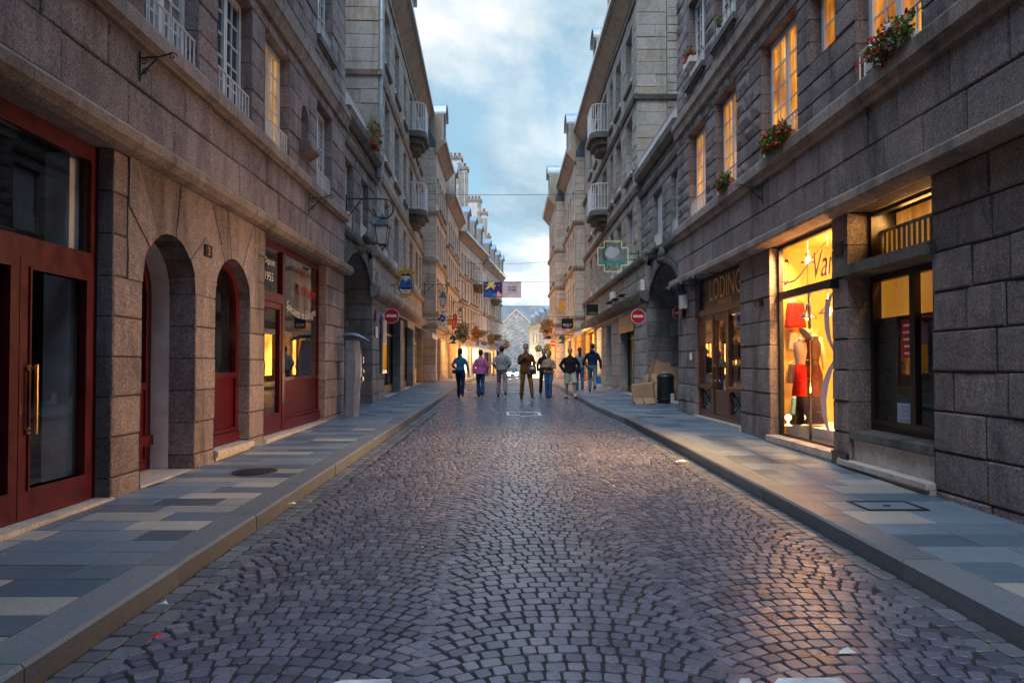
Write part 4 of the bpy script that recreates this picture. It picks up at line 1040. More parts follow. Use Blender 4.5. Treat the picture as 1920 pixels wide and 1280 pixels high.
# low pale house with mansard beside the gable
def low_house():
    a = Vector((3.45, 105, 0)); c = Vector((5.3, 82, 0)); d = (c - a).normalized()
    f = Fac((3.45, 105), (d.x, d.y), -1); f.n = Vector((-abs(d.y), -d.x * 0, 0)) if False else f.n
    if f.n.x > 0: f.n = -f.n
    b = Bld('slate_roofed_house', 'low pale house with a steep slate roof and dormers right of the old stone gable', 'house', f, 0, 23)
    W = [(u, u + .9, z, z + 1.5, .15) for u in (2, 5.5, 9, 12.5, 16, 19.5) for z in (1.6, 4.6)]
    f.wall(b.w, 0, 23, -1.4, 7.2, W, ch=.5, bl=(.8, 1.2)); eave(f, b.band, -.3, 23.2, 7.2, .3, .3)
    for H in W: window(b.root, f, H, rec=.16, pane='paneD', rows=3, vb=0)
    mb = MB(); mb.prism([(-.02, 7.28), (-1.2, 9.4), (-4, 10.2), (-7, 7.28)], lambda w, v: f.P(0, v, w), lambda w, v: f.P(23, v, w)); mb.build('roof', M['slate'], b.root)
    for u in (4, 9, 14, 19): dormer(b.root, f, u, 7.3, 'gable', 1.3, 1.7, .1)
    s = Fac((3.45, 105), (1, -.0), -1); e = MB(); e.prism([(0, -1.4), (7, -1.4), (7, 7.28), (3, 10.1), (.02, 7.28)], lambda x, z: (3.48 + x, 105.1, z), lambda x, z: (3.48 + x, 105.3, z)); e.build('end_wall', M['plaster'], b.root)
    b.done('granF', 'ledge')
low_house()
# old gable and the big slate roof behind
g = empty('old_stone_gable', (1.6, 112, -.5), 0, 'old rubble stone gable wall closing the end of the street below the long slate roof', 'building')
mb = MB(); out = [(-6.5, -2), (7.0, -2), (7.0, 5.6), (1.6, 10.6), (-4.2, 5.0), (-6.5, 5.0)]
mb.prism(out, lambda x, z: (x, 112, z), lambda x, z: (x, 113, z)); mb.build('wall', M['rubble'], g)
mb = MB()
for p, q in (((7.0, 5.6), (1.6, 10.6)), ((1.6, 10.6), (-4.2, 5.0))):
    mb.hexa([(p[0], 111.85, p[1]), (q[0], 111.85, q[1]), (q[0], 113.1, q[1]), (p[0], 113.1, p[1]), (p[0], 111.85, p[1] + .22), (q[0], 111.85, q[1] + .22), (q[0], 113.1, q[1] + .22), (p[0], 113.1, p[1] + .22)])
mb.build('coping', M['plaster'], g)
g = empty('church_roof', (0, 126, 0), 0, 'long grey slate roof standing behind the old stone gable at the street end', 'building')
mb = MB(); mb.add([(-14, 122, 4.5), (14, 122, 4.5), (14, 130, 12.95), (-14, 130, 12.95), (-14, 138, 4.5), (14, 138, 4.5)], [(0, 1, 2, 3), (3, 2, 5, 4), (0, 3, 4), (1, 5, 2)]); mb.build('roof', M['slateF'], g)
mb = MB(); mb.box(-13.5, 13.5, 122.5, 137.5, -3, 4.6); mb.build('wall', M['granF'], g)
mb = MB(); mb.box(4.0, 4.9, 123.2, 125, 6.0, 7.4); mb.prism([(3.9, 7.4), (5.0, 7.4), (4.45, 8.0)], lambda x, z: (x, 123.0, z), lambda x, z: (x, 126, z)); mb.build('dormer', M['slate'], g)
# ================================================================== GROUND
def interp(pts, y):
    for (a, va), (b, vb) in zip(pts, pts[1:]):
        if y <= b: return va + (vb - va) * (max(y, a) - a) / (b - a)
    return pts[-1][1]
KL = [(-10, -2.2), (12, -2.2), (20, -2.16), (30, -2.24), (42, -2.3), (48, -2.15), (58, -.9), (70, .6), (90, 2.6)]
KR = [(-10, 2.72), (12, 2.72), (15, 2.66), (19, 2.44), (28, 2.4), (40, 2.38), (48, 2.4), (56, 4.0), (70, 7.0), (90, 10)]
def kl(y): return interp(KL, y)
def kr(y): return interp(KR, y)
def sheet(mb, xl, xr, ys, dz):
    for a, b in zip(ys, ys[1:]):
        mb.quad((xl(a), a, zg(a) + dz), (xr(a), a, zg(a) + dz), (xr(b), b, zg(b) + dz), (xl(b), b, zg(b) + dz))
YS = [-12, 0, 10, 20, 30, 36, 42, 46, 50, 54, 58, 65, 72, 80, 90, 100, 112]
def camber(x, y):
    c = (kl(y) + kr(y)) / 2; h = (kr(y) - kl(y)) / 2; return .035 * (1 - ((x - c) / h) ** 2)
gm = MB(); ext = [-30] + YS + [140, 250, 400]
sheet(gm, lambda y: -120, lambda y: 120, ext, -.12); tag(gm.build('ground', M['dirt']), kind='structure')
rm = MB()
yb = [-12 + .75 * i for i in range(90)]
for a, b in zip(yb, yb[1:]):
    for i in range(8):
        def bp_(t, k): x = kl(t) - .02 + (kr(t) - kl(t) + .04) * k / 8; return (x, t, zg(t) + camber(min(max(x, kl(t)), kr(t)), t) - .013)
        rm.quad(bp_(a, i), bp_(a, i + 1), bp_(b, i + 1), bp_(b, i))
tag(rm.build('road_bed', M['dirt']), kind='structure')
fm = MB(); sheet(fm, lambda y: kl(y), lambda y: kr(y), [y for y in YS if y >= 54], .0); tag(fm.build('far_road', M['setts']), kind='structure')


def stones(name, Q, mat, rise=.0, dz=0.0):
    """Q: (n,4,2) quads -> rounded setts"""
    rs = np.random.RandomState(3); n = len(Q)
    Q = Q + rs.uniform(-.0035, .0035, Q.shape)
    C = Q.mean(1, keepdims=True)
    K = 8; ringp = []
    for i in range(4):
        a, p, nx = Q[:, (i - 1) % 4], Q[:, i], Q[:, (i + 1) % 4]
        ringp += [p + (a - p) * .12, p + (nx - p) * .12]
    O = np.stack(ringp, 1)
    def sc(k): return C + (O - C) * k
    z0 = np.array([zg(y) + camber(x, y) for x, y in C[:, 0, :]]) + dz + rs.uniform(-.0025, .0025, n)
    tx = rs.uniform(-.03, .03, n); ty = rs.uniform(-.03, .03, n)
    V = []
    for k, h in ((.975, -.016), (.955, -.003), (.915, -.0002)):
        R_ = sc(k); z = z0[:, None] + h + ((R_[:, :, 0] - C[:, :, 0]) * tx[:, None] + (R_[:, :, 1] - C[:, :, 1]) * ty[:, None])
        V.append(np.concatenate([R_, z[:, :, None]], 2))
    top = np.concatenate([C, (z0 + .0003)[:, None, None]], 2)
    V = np.concatenate(V + [top], 1)          # n,25,3
    base = []
    for r in range(2):
        for i in range(K): j = (i + 1) % K; base.append((r * K + i, r * K + j, (r + 1) * K + j, (r + 1) * K + i))
    tri = [(2 * K + i, 2 * K + (i + 1) % K, 3 * K) for i in range(K)]
    nv = 3 * K + 1
    F4 = (np.array(base)[None] + (np.arange(n) * nv)[:, None, None]).reshape(-1); F3 = (np.array(tri)[None] + (np.arange(n) * nv)[:, None, None]).reshape(-1)
    me = bpy.data.meshes.new(name); me.vertices.add(n * nv); me.vertices.foreach_set('co', V.reshape(-1))
    n4, n3 = n * len(base), n * len(tri)
    me.loops.add(n4 * 4 + n3 * 3); me.loops.foreach_set('vertex_index', np.concatenate([F4, F3]).astype(np.int32))
    me.polygons.add(n4 + n3)
    ls = np.concatenate([np.arange(n4) * 4, n4 * 4 + np.arange(n3) * 3]).astype(np.int32); me.polygons.foreach_set('loop_start', ls)
    me.update(calc_edges=True); me.polygons.foreach_set('use_smooth', [True] * n4 + [False] * n3); me.materials.append(mat); me.validate()
    o = bpy.data.objects.new(name, me); COL.objects.link(o); return tag(o, kind='structure')
Q = []; st = .099; g = .0042
def wave(x, y):      # long scalloped courses that drift slowly along the street
    ph = .16 * math.sin(y * .37) + .06 * math.sin(y * .91 + 1.3)
    t = (x - .42 + ph) / 1.5; t -= math.floor(t + .5)      # -.5 .. .5
    return .80 * math.sqrt(max(0, 1 - (t * 1.52) ** 2)) + .01 * math.sin(x * 5 + y)
y = .8
while y < 54:
    x = -3.0 + rnd.uniform(0, .1); sty = st * rnd.uniform(.93, 1.08)
    while x < 5.2:
        l = rnd.choice((.082, .09, .098, .106, .116)) * rnd.uniform(.95, 1.05); s0 = (wave(x + .09, y) - wave(x + .03, y)) / .06; l *= (1 + s0 * s0) ** -.4; xa, xb = x + g * 1.15, x + l - g * 1.15
        xm = (xa + xb) / 2; sl = (wave(xm + .03, y) - wave(xm - .03, y)) / .06; k = max(-.6, min(.6, sl * .75)) * sty
        cy = y + wave(xm, y) + sty / 2
        if kl(cy) + .31 < xm < kr(cy) - .31:
            Q.append([(xa, y + wave(xa, y) + g * .8), (xb, y + wave(xb, y) + g * .8), (xb - k, y + wave(xb - k, y) + sty - g * .8), (xa - k, y + wave(xa - k, y) + sty - g * .8)])
        x += l
    y += sty
stones('road', np.array(Q), M['setts'])
Q = []
for sd in (0, 1):
    for r in range(2):
        y = 1.2 + rnd.uniform(0, .1)
        while y < 54:
            l = rnd.uniform(.13, .2); e = (kl if sd == 0 else kr)
            x0 = (e(y) + .01 + r * .14) if sd == 0 else (e(y) - .01 - (r + 1) * .14)
            Q.append([(x0 + .005, y + .004), (x0 + .135, y + .004), (x0 + .135, y + l - .004), (x0 + .005, y + l - .004)]); y += l
stones('gutter', np.array(Q), M['gut'], dz=-.006)

# pavements and kerbs
def wl(y): return interp([(-12, -4.2), (16.2, -4.2), (16.3, -6.8), (19.4, -6.8), (19.5, -4.5), (48, -4.5), (58, -2.6), (70, -1.2), (90, .8)], y)
def wr(y): return interp([(-12, 4.65), (17, 4.65), (17.1, 7.2), (20.6, 7.2), (20.7, 4.7), (50, 4.7), (56, 6.4), (70, 9.5), (90, 13)], y)
def pavement(side):
    mb = MB(); e, w = (kl, wl) if side < 0 else (kr, wr)
    y = -6.0
    while y < 88:
        dy = rnd.uniform(.27, .34) if side < 0 else rnd.uniform(.33, .46)
        if y > 30: dy *= 2
        ym = y + dy / 2; x = e(ym) + side * .285; xe = w(ym)
        x -= 0; start = x; off = rnd.uniform(.25, .8)
        while abs(x - start) < abs(xe - start) - .02:
            l = off if x == start else (rnd.uniform(.5, .95) if side < 0 else rnd.uniform(.6, 1.1))
            x2 = x + side * l
            if abs(x2 - start) > abs(xe - start) - .2: x2 = xe
            r = rnd.random()
            if side < 0: mi = (0 if r < .36 else 1 if r < .84 else 2) if y < 9 else (0 if r < .1 else 1)
            else: mi = 0 if r < .03 else (1 if r < .97 else 2)
            z = PAV + rnd.uniform(-.002, .002); a, b_ = min(x, x2) + .004, max(x, x2) - .004; g_ = .005; c = .003
            zz = lambda t: zg(t)
            y0, y1 = y + g_, y + dy - g_
            vs = [(a, y0, zz(y0) - .05), (b_, y0, zz(y0) - .05), (b_, y1, zz(y1) - .05), (a, y1, zz(y1) - .05),
                  (a, y0, zz(y0) + z - c), (b_, y0, zz(y0) + z - c), (b_, y1, zz(y1) + z - c), (a, y1, zz(y1) + z - c),
                  (a + c, y0 + c, zz(y0) + z), (b_ - c, y0 + c, zz(y0) + z), (b_ - c, y1 - c, zz(y1) + z), (a + c, y1 - c, zz(y1) + z)]
            fs = [(8, 9, 10, 11)]
            for i in range(4): j = (i + 1) % 4; fs += [(i, j, 4 + j, 4 + i), (4 + i, 4 + j, 8 + j, 8 + i)]
            mb.add(vs, fs, mi); x = x2
        y += dy
    tag(mb.build('pavement', [M['slabBe'], M['slabBl'], M['slabDk']]), kind='structure')
    bm = MB(); sheet(bm, lambda y: w(y), lambda y: e(y) + side * .01, [-12, 0, 10, 16.2, 16.4, 19.4, 19.6, 20.6, 20.8, 30, 36, 42, 46, 50, 54, 58, 65, 72, 80, 88], PAV - .014)
    tag(bm.build('pavement_bed', M['dirt']), kind='structure')
    kb = MB(); y = -6.0
    while y < 88:
        l = rnd.uniform(1.15, 1.5); y2 = y + l; c = .018
        j = rnd.uniform(-.006, .006)
        def xs(t, o): return e(t) + side * o + j
        rings = []
        for t in (y + .004, y2 - .004):
            z = zg(t); rings.append([(xs(t, 0), t, z - .2), (xs(t, 0), t, z + PAV - c), (xs(t, c), t, z + PAV + .001), (xs(t, .28), t, z + PAV + .001), (xs(t, .28), t, z - .2)])
        kb.loft(rings); y = y2
    tag(kb.build('kerb', M['kerb']), kind='structure')
pavement(-1); pavement(1)

# ================================================================== THINGS
def thing(name, label, cat, mb, mat, group=None, smooth=False, kind=None):
    c = Vector(mb.v[0]) if mb.v else Vector((0, 0, 0))
    n = len(mb.v); c = Vector((sum(v[0] for v in mb.v) / n, sum(v[1] for v in mb.v) / n, min(v[2] for v in mb.v)))
    o = mb.build(name, mat if isinstance(mat, list) else M[mat], None, smooth, loc=c); return tag(o, label, cat, group, kind)
def fY(x, y, z): return lambda a, b: (x + a, y, z + b)          # drawing plane facing the camera
def disc(mb, x, y, z, r, n=28, mi=0, th=.0):
    pts = [(r * math.cos(2 * math.pi * i / n), r * math.sin(2 * math.pi * i / n)) for i in range(n)]
    if th: mb.prism(pts, lambda a, b: (x + a, y, z + b), lambda a, b: (x + a, y + th, z + b), mi)
    else: mb.add([(x + a, y, z + b) for a, b in pts], [tuple(range(n))], mi)
def poly(mb, pts, x, y, z, mi=0): mb.add([(x + a, y, z + b) for a, b in pts], [tuple(range(len(pts)))], mi)

# wall lanterns
def lantern(x, y, z, wx, label, s=1.0):
    r = empty('street_lamp', (wx, y, z), 0, label, 'street lamp', 'wall lanterns on iron brackets')
    sg = 1 if x > wx else -1; m = MB()
    az = z + 1.18 * s; R0 = .24 * s; P = []
    P.append((wx, y, az)); P.append((x - sg * .05, y, az))
    for i in range(1, 13):
        t = math.pi * 1.5 * i / 12; P.append((x + sg * (.02 + R0 * math.sin(t)), y, az - R0 + R0 * math.cos(t)))
    m.tube(P, .018 * s, 6); m.tube([(wx + sg * .02, y, az - .5 * s), (x - sg * .5 * s, y, az)], .014 * s, 6)
    sp = [(x - sg * (.5 * s) + .07 * s * (1 - i / 14) * math.cos(i * .6), y, az - .08 * s + .07 * s * (1 - i / 14) * math.sin(i * .6)) for i in range(12)]; m.tube(sp, .01 * s, 5)
    m.box(min(wx, wx + sg * .03), max(wx, wx + sg * .03), y - .03, y + .03, az - .55 * s, az + .1)
    m.tube([(x, y, z + .82 * s), (x, y, z + .74 * s)], .02 * s, 6)
    m.build('bracket', M['black'], r)
    m = MB(); m.lathe((x, y, z + .5 * s), [(.25 * s, -.0), (.25 * s, .03 * s), (.12 * s, .17 * s), (.09 * s, .18 * s), (.09 * s, .22 * s), (.11 * s, .22 * s), (.05 * s, .27 * s), (.02 * s, .33 * s)], 4, M=Matrix.Rotation(R(45), 3, 'Z')); m.build('lamp_cap', M['lampcap'], r)
    m = MB()
    for i in range(4):
        a = R(45 + 90 * i); b_ = R(135 + 90 * i); pt = lambda t, rr, zz: (x + rr * math.cos(t), y + rr * math.sin(t), z + zz)
        m.tube([pt(a, .22 * s, .5 * s), pt(a, .13 * s, .08 * s), (x, y, z - .03 * s)], .011 * s, 5)
        m.tube([pt(a, .13 * s, .08 * s), pt(b_, .13 * s, .08 * s)], .011 * s, 5)
    m.ball((x, y, z - .04 * s), .025 * s, 8); m.build('cage', M['black'], r)
    m = MB()
    for i in range(4):
        a = R(45 + 90 * i); b_ = R(135 + 90 * i); pt = lambda t, rr, zz: (x + rr * math.cos(t), y + rr * math.sin(t), z + zz)
        m.quad(pt(a, .21 * s, .5 * s), pt(b_, .21 * s, .5 * s), pt(b_, .125 * s, .08 * s), pt(a, .125 * s, .08 * s))
    m.build('lamp_glass', M['frost'], r); return r
M['lampcap'] = plain('lamp_cap_blue_black', (.03, .06, .09), .4)
M['frost'] = plain('frosted_lamp_glass', (.55, .56, .58), .3, nv=.1, bs=0)
def atd(px, py, d): p = atY(px, py, d); return p.x, p.z
x, z = atd(717, 465, 16.3); lantern(x, 16.3, z, -3.85, 'large lantern on a long scrolled bracket, nearest of the wall lanterns on the left')
x, z = atd(832, 578, 35.2); lantern(x, 34.7, z, -4.2, 'blue capped lantern above the clover lottery sign')
x, z = atd(863, 596, 43); lantern(x, 43, z, -3.4, 'smaller lantern directly above the red tobacco sign side of the flower baskets', .85)
x, z = atd(918, 640, 61); lantern(x, 61, z, -1.7, 'farthest small lantern beside the dark red flower basket', .8)

# no entry signs
def noentry(x, y, z, r, label, bx):
    o = empty('no_entry_sign', (x, y, z - r), 0, label, 'road sign', 'round red no entry signs')
    m = MB(); disc(m, x, y, z, r, th=.02); m.build('border', M['signwhite'], o)
    m = MB(); disc(m, x, y - .003, z, r * .93); m.build('face', M['signred'], o)
    m = MB(); m.box(x - r * .68, x + r * .68, y - .008, y - .0045, z - r * .17, z + r * .17); m.build('bar', M['signwhite'], o)
    m = MB(); m.box(min(x, bx), max(x, bx), y + .02, y + .05, z + r * .4, z + r * .4 + .04); m.box(min(x, bx), max(x, bx), y + .02, y + .05, z - r * .5, z - r * .5 + .04)
    m.build('bracket', M['zinc'], o)
noentry(-3.44, 20.4, 3.02, .225, 'no entry sign on the left pillar under the round chocolate shop emblem', -3.86)
noentry(3.96, 20.5, 3.02, .22, 'no entry sign on the right pillar above the cardboard', 4.28)
noentry(4.98, 19.6, 3.05, .2, 'no entry sign half hidden inside the right hand passage', 5.4)
noentry(3.0, 44.0, 2.95, .2, 'small distant no entry sign below the right hand flower basket', 3.2)

# pharmacy cross
x, z = atd(1149, 481, 22); o = empty('pharmacy_sign', (x, 22, z - .5), 0, 'green and yellow outlined cross sign with a round pale emblem on the right', 'sign')
def cross(h, a): return [(-a, h), (a, h), (a, a * 1.0 + .0 + (h - a) * 0 + .0), (h, a), (h, -a), (a, -a), (a, -h), (-a, -h), (-a, -a), (-h, -a), (-h, a), (-a, a)]
def outline(m, pts, y, r):
    for p, q in zip(pts, pts[1:] + pts[:1]): m.tube([(x + p[0], y, z + p[1]), (x + q[0], y, z + q[1])], r, 6)
m = MB(); outline(m, cross(.49, .28), 21.97, .011); m.build('outer_neon', M['neonY'], o)
m = MB(); outline(m, cross(.40, .20), 21.97, .009); m.build('inner_neon', M['neonG'], o)
m = MB(); outline(m, cross(.40, .20), 22.0, .010); m.tube([(x + .5, 22, z + .1), (4.3, 22, z + .1)], .02, 6); m.tube([(x + .45, 22, z - .1), (4.3, 22, z - .1)], .02, 6); m.box(4.24, 4.28, 21.95, 22.05, z - .2, z + .2); m.build('frame', M['signgreen'], o)
m = MB(); disc(m, x - .06, 21.99, z + .12, .2); disc(m, x + .1, 21.985, z + .17, .12); m.build('emblem_disc', M['frost'], o)
m = MB(); poly(m, [(-.24, 0), (-.1, -.14), (.12, -.14), (.26, 0), (.26, .04), (.1, -.05), (-.1, -.05), (-.24, .04)], x, 21.98, z); m.build('emblem_bowl', M['signlav'], o)
m = MB(); pts = [(-.42, -.13)] + [(-.42 + .84 * i / 16, -.13 + .025 * math.sin(i * 1.2)) for i in range(17)] + [(.42, -.22), (-.42, -.22)]; poly(m, pts, x, 21.975, z); m.build('emblem_wave', M['neonG'], o)

# round chocolate-shop emblem : captain figure in a ring with two yellow scrolls
x, z = atd(761, 531, 23.0); o = empty('hanging_emblem', (x, 23, z - .5), 0, 'oval shop emblem with a blue coated figure between two yellow scrolls on the left', 'sign')
yy = 23.0
m = MB(); ov = [(.27 * math.cos(t), yy, .36 * math.sin(t)) for t in [2 * math.pi * i / 28 for i in range(29)]]; m.tube([(x + a, b_, z + c) for a, b_, c in ov], .012, 6)
m.tube([(x - .27, yy, z), (x - .55, yy, z - .1), (-3.95, yy, z - .1)], .012, 6); m.tube([(x - .4, yy, z - .05), (x - .38, yy, z - .3), (x - .15, yy, z - .46), (x + .02, yy, z - .47)], .01, 6); m.build('ring', M['black'], o)
def scroll(m, r0, r1, a0, a1, cz):
    pts = [(r1 * math.cos(t), cz + r1 * math.sin(t)) for t in [a0 + (a1 - a0) * i / 12 for i in range(13)]] + [(r0 * math.cos(t), cz + r0 * math.sin(t)) for t in [a1 + (a0 - a1) * i / 12 for i in range(13)]]
    m.prism(pts, lambda a, b: (x + a, yy - .012, z + b), lambda a, b: (x + a, yy + .012, z + b))
m = MB(); scroll(m, .37, .5, R(48), R(132), -.02); m.build('scroll', M['signyellow'], o); m = MB(); scroll(m, .37, .47, R(243), R(297), .03); m.build('scroll', M['signyellow'], o)
m = MB(); put_text(m, 'CHOCOLATERIE', lambda a, b: (x + a, yy - .016, z + .415 + b), .56, .07, arc=.43); put_text(m, 'GUELLA', lambda a, b: (x + a, yy - .016, z - .39 + b), .3, .05, arc=-.6); m.build('lettering', M['darkwood'], o)
m = MB(); pts = [(-.23, -.16), (-.2, .02), (-.12, .12), (-.04, .15), (.08, .16), (.19, .1), (.23, -.03), (.21, -.16)]
m.prism(pts, lambda a, b: (x + a, yy - .01, z + b), lambda a, b: (x + a, yy + .01, z + b)); m.build('coat', M['emblue'], o) if 'emblue' in M else m.build('coat', M['signblue'], o)
m = MB(); m.prism([(-.25, -.21), (-.23, -.14), (.22, -.14), (.2, -.2)], lambda a, b: (x + a, yy - .014, z + b), lambda a, b: (x + a, yy + .012, z + b)); poly(m, [(.02, -.02), (.12, .06), (.13, .02), (.05, -.08)], x, yy - .014, z); m.build('sash', M['red'], o)
m = MB(); disc(m, x - .0, yy - .012, z + .2, .085, th=.02); disc(m, x + .0, yy - .018, z + .1, .04, th=.01); disc(m, x - .17, yy - .018, z - .22, .04, th=.01); m.build('face', M['embskin'], o) if 'embskin' in M else m.build('face', M['litter'], o)
m = MB(); m.prism([(-.14, .25), (-.09, .33), (.0, .3), (.09, .34), (.14, .26), (.06, .25), (0, .27), (-.06, .25)], lambda a, b: (x + a, yy - .02, z + b), lambda a, b: (x + a, yy + .01, z + b)); m.build('hat', M['signblack'], o)
m = MB(); m.prism([(-.2, -.22), (.19, -.22), (.1, -.33), (-.1, -.33)], lambda a, b: (x + a, yy - .012, z + b), lambda a, b: (x + a, yy + .01, z + b)); m.build('tray', M['signwhite'], o)
m = MB()
for i in range(7): disc(m, x - .07 + .045 * (i % 4) + .02 * (i // 4), yy - .016, z - .25 - .045 * (i // 4), .014, 8)
m.build('sweets', M['signblack'], o)

def panel(name, label, x0, x1, z0, z1, y, mat, txt=None, tm='signwhite', tw=.8, th=None, tz=0, wx=None, bar=True, cat='sign', texts=None):
    o = empty(name, ((x0 + x1) / 2, y, z0), 0, label, cat)
    m = MB(); m.bbox(x0, x1, y - .03, y + .03, z0, z1, .008); m.build('board', M[mat], o)
    t = MB()
    for (s, cx, cz, w, h) in (texts or ([(txt, 0, tz, tw * (x1 - x0), th)] if txt else [])):
        put_text(t, s, fY((x0 + x1) / 2 + cx, y - .034, (z0 + z1) / 2 + cz), w, h)
    if t.v: t.build('lettering', M[tm], o)
    if wx is not None:
        m = MB(); far_ = x0 if abs(wx - x0) > abs(wx - x1) else x1
        m.tube([(wx, y, z1 + .09), (far_, y, z1 + .09)], .018, 6)
        for xx in (x0 + .08, x1 - .08): m.tube([(xx, y, z1 + .09), (xx, y, z1)], .008, 5)
        m.build('bracket', M['black'], o)
    return o
def pxpanel(name, label, px0, px1, py0, py1, d, mat, **k):
    a = atY(px0, py1, d); c = atY(px1, py0, d); return panel(name, label, a.x, c.x, a.z, c.z, d, mat, **k)
pxpanel('hanging_sign', 'dark square hanging sign with thin pale capital letters along its lower edge', 1099.5, 1121.5, 570.5, 591, 31, 'signblack', txt='CAROLL', tz=-.15, tw=.75, wx=4.28, tm='signcyan') if 'signcyan' in M else pxpanel('hanging_sign', 'dark square hanging sign with thin pale capital letters along its lower edge', 1099.5, 1121.5, 570.5, 591, 31, 'signblack', txt='CAROLL', tz=-.15, tw=.75, wx=4.28)
pxpanel('hanging_sign', 'black square hanging sign with bold white capital letters on the right', 1053.2, 1074.5, 597, 616, 37.6, 'signblack', texts=[('IKKS', 0, -.07, .44, .12), ('women', 0, -.18, .2, .05)], wx=3.76)
pxpanel('hanging_sign', 'small lavender sign with white lowercase letters under the black one', 1040.5, 1057.5, 618, 627, 41, 'signlav', txt='maje', tw=.7, wx=3.76)
o = pxpanel('banner_flag', 'orange cloth banner hanging on the house wall at right', 1047.5, 1057, 563.5, 582, 43.3, 'signorange', wx=3.76, cat='banner')
pxpanel('hanging_sign', 'small white sign with a dark top below the right hand flower basket', 1019, 1031, 637, 643, 45, 'signwhite', wx=3.13, cat='sign')
pxpanel('hanging_sign', 'dark small plate with a white base just under the big flower basket', 1021, 1033, 629.5, 634, 45.1, 'signblack', wx=3.13)
pxpanel('house_plaque', 'little white board with a red and black square on the pale house at the bend', 1006, 1016, 659, 669, 62, 'signwhite', cat='sign')
# left hand signs
o = pxpanel('hanging_sign', 'white lottery sign with a blue four petal clover and a red dot', 818.5, 838, 587, 613, 35.4, 'signwhite', texts=[('FDJ', 0, -.26, .34, .13)], tm='signblue', wx=-3.62)
c = atY(828.5, 596.5, 35.35); m = MB()
for k, a in enumerate((20, 95, 200, 290)):
    ca, sa = math.cos(R(a)), math.sin(R(a)); m.add([(c.x + .14 * ca + .085 * math.cos(t), 35.355, c.z + .12 * sa + .085 * math.sin(t)) for t in [2 * math.pi * i / 14 for i in range(14)]], [tuple(range(14))])
m.build('clover', M['signblue'], o); m = MB(); disc(m, c.x - .06, 35.35, c.z + .02, .05); m.build('red_dot', M['signred'], o)
pxpanel('hanging_sign', 'orange sign with two short rows of dark letters beside the lottery sign', 836, 847.5, 596, 610, 37.0, 'signorange', texts=[('IIIII', 0, .07, .22, .08), ('IIII', 0, -.09, .2, .08)], tm='darkwood', wx=-3.62)
a = atY(852, 603, 38); o = empty('tobacco_sign', (a.x, 38, a.z - .45), 0, 'tall red lozenge sign with white capital letters running down it', 'sign')
m = MB(); m.prism([(-.0, -.46), (.1, -.36), (.14, 0), (.1, .36), (0, .46), (-.1, .36), (-.14, 0), (-.1, -.36)], lambda p, q: (a.x + p + q * .12, 37.97, a.z + q), lambda p, q: (a.x + p + q * .12, 38.03, a.z + q)); m.build('board', M['signred'], o)
m = MB()
for i, ch in enumerate('TABAC'): zz = .26 - .13 * i; put_text(m, ch, fY(a.x + zz * .12, 37.96, a.z + zz), None, .1)
m.build('lettering', M['signwhite'], o); m = MB(); m.tube([(-3.6, 38, a.z + .3), (a.x, 38, a.z + .3)], .02, 6); m.tube([(a.x - .1, 38, a.z - .4), (a.x - .1, 38, a.z - .95)], .012, 6); m.build('bracket', M['black'], o)
def treesign(px, py, d, label, wx):
    c = atY(px, py, d); o = empty('cutout_sign', (c.x, d, c.z - .25), 0, label, 'sign', 'dark green cut-out emblem signs'); m = MB()
    pts = [(-.17, -.2), (.19, -.2), (.19, -.13), (.1, -.12)] + [(.03 + .17 * math.cos(t), .06 + .17 * math.sin(t)) for t in [R(-40 + 250 * i / 14) for i in range(15)]] + [(-.15, -.02), (-.05, -.0), (-.0, .06), (.03, -.02), (-.03, -.1), (-.1, -.13), (-.17, -.13)]
    m.prism(pts, lambda p, q: (c.x + p, d - .02, c.z + q), lambda p, q: (c.x + p, d + .02, c.z + q)); m.build('board', M['signgreen'], o)
    m = MB(); m.tube([(wx, d, c.z + .28), (c.x + (.1 if wx < 0 else -.1), d, c.z + .28)], .014, 6); m.tube([(c.x, d, c.z + .28), (c.x, d, c.z + .2)], .01, 6); m.build('bracket', M['black'], o)
treesign(848, 637, 36.5, 'dark green cut-out emblem under the lozenge sign on the left', -3.62)
treesign(1052.5, 637, 38.5, 'dark green cut-out emblem under the lavender sign on the right', 3.76)
pxpanel('hanging_sign', 'small pale blue sign beyond the left flower baskets', 893, 898, 638, 648, 52, 'signblue', wx=-2.9)
a = atY(908, 644, 55); o = empty('hanging_sign', (a.x, 55, a.z - .2), 0, 'blue oval sign with white script near the bend on the left', 'sign')
m = MB(); m.prism([(.23 * math.cos(t), .15 * math.sin(t)) for t in [2 * math.pi * i / 20 for i in range(20)]], lambda p, q: (a.x + p, 54.97, a.z + q), lambda p, q: (a.x + p, 55.03, a.z + q)); m.build('board', M['signblue'], o)
m = MB(); m.tube([(a.x - .14 + .28 * i / 16, 54.955, a.z + .04 * math.sin(i * 1.3)) for i in range(17)], .012, 4); m.build('lettering', M['signwhite'], o); m = MB(); m.tube([(-2.5, 55, a.z + .2), (a.x, 55, a.z + .2)], .015, 6); m.build('bracket', M['black'], o)
pxpanel('hanging_sign', 'small dark purple sign by the last left flower basket', 932, 938, 646, 655, 63, 'signlav', wx=-1.5)
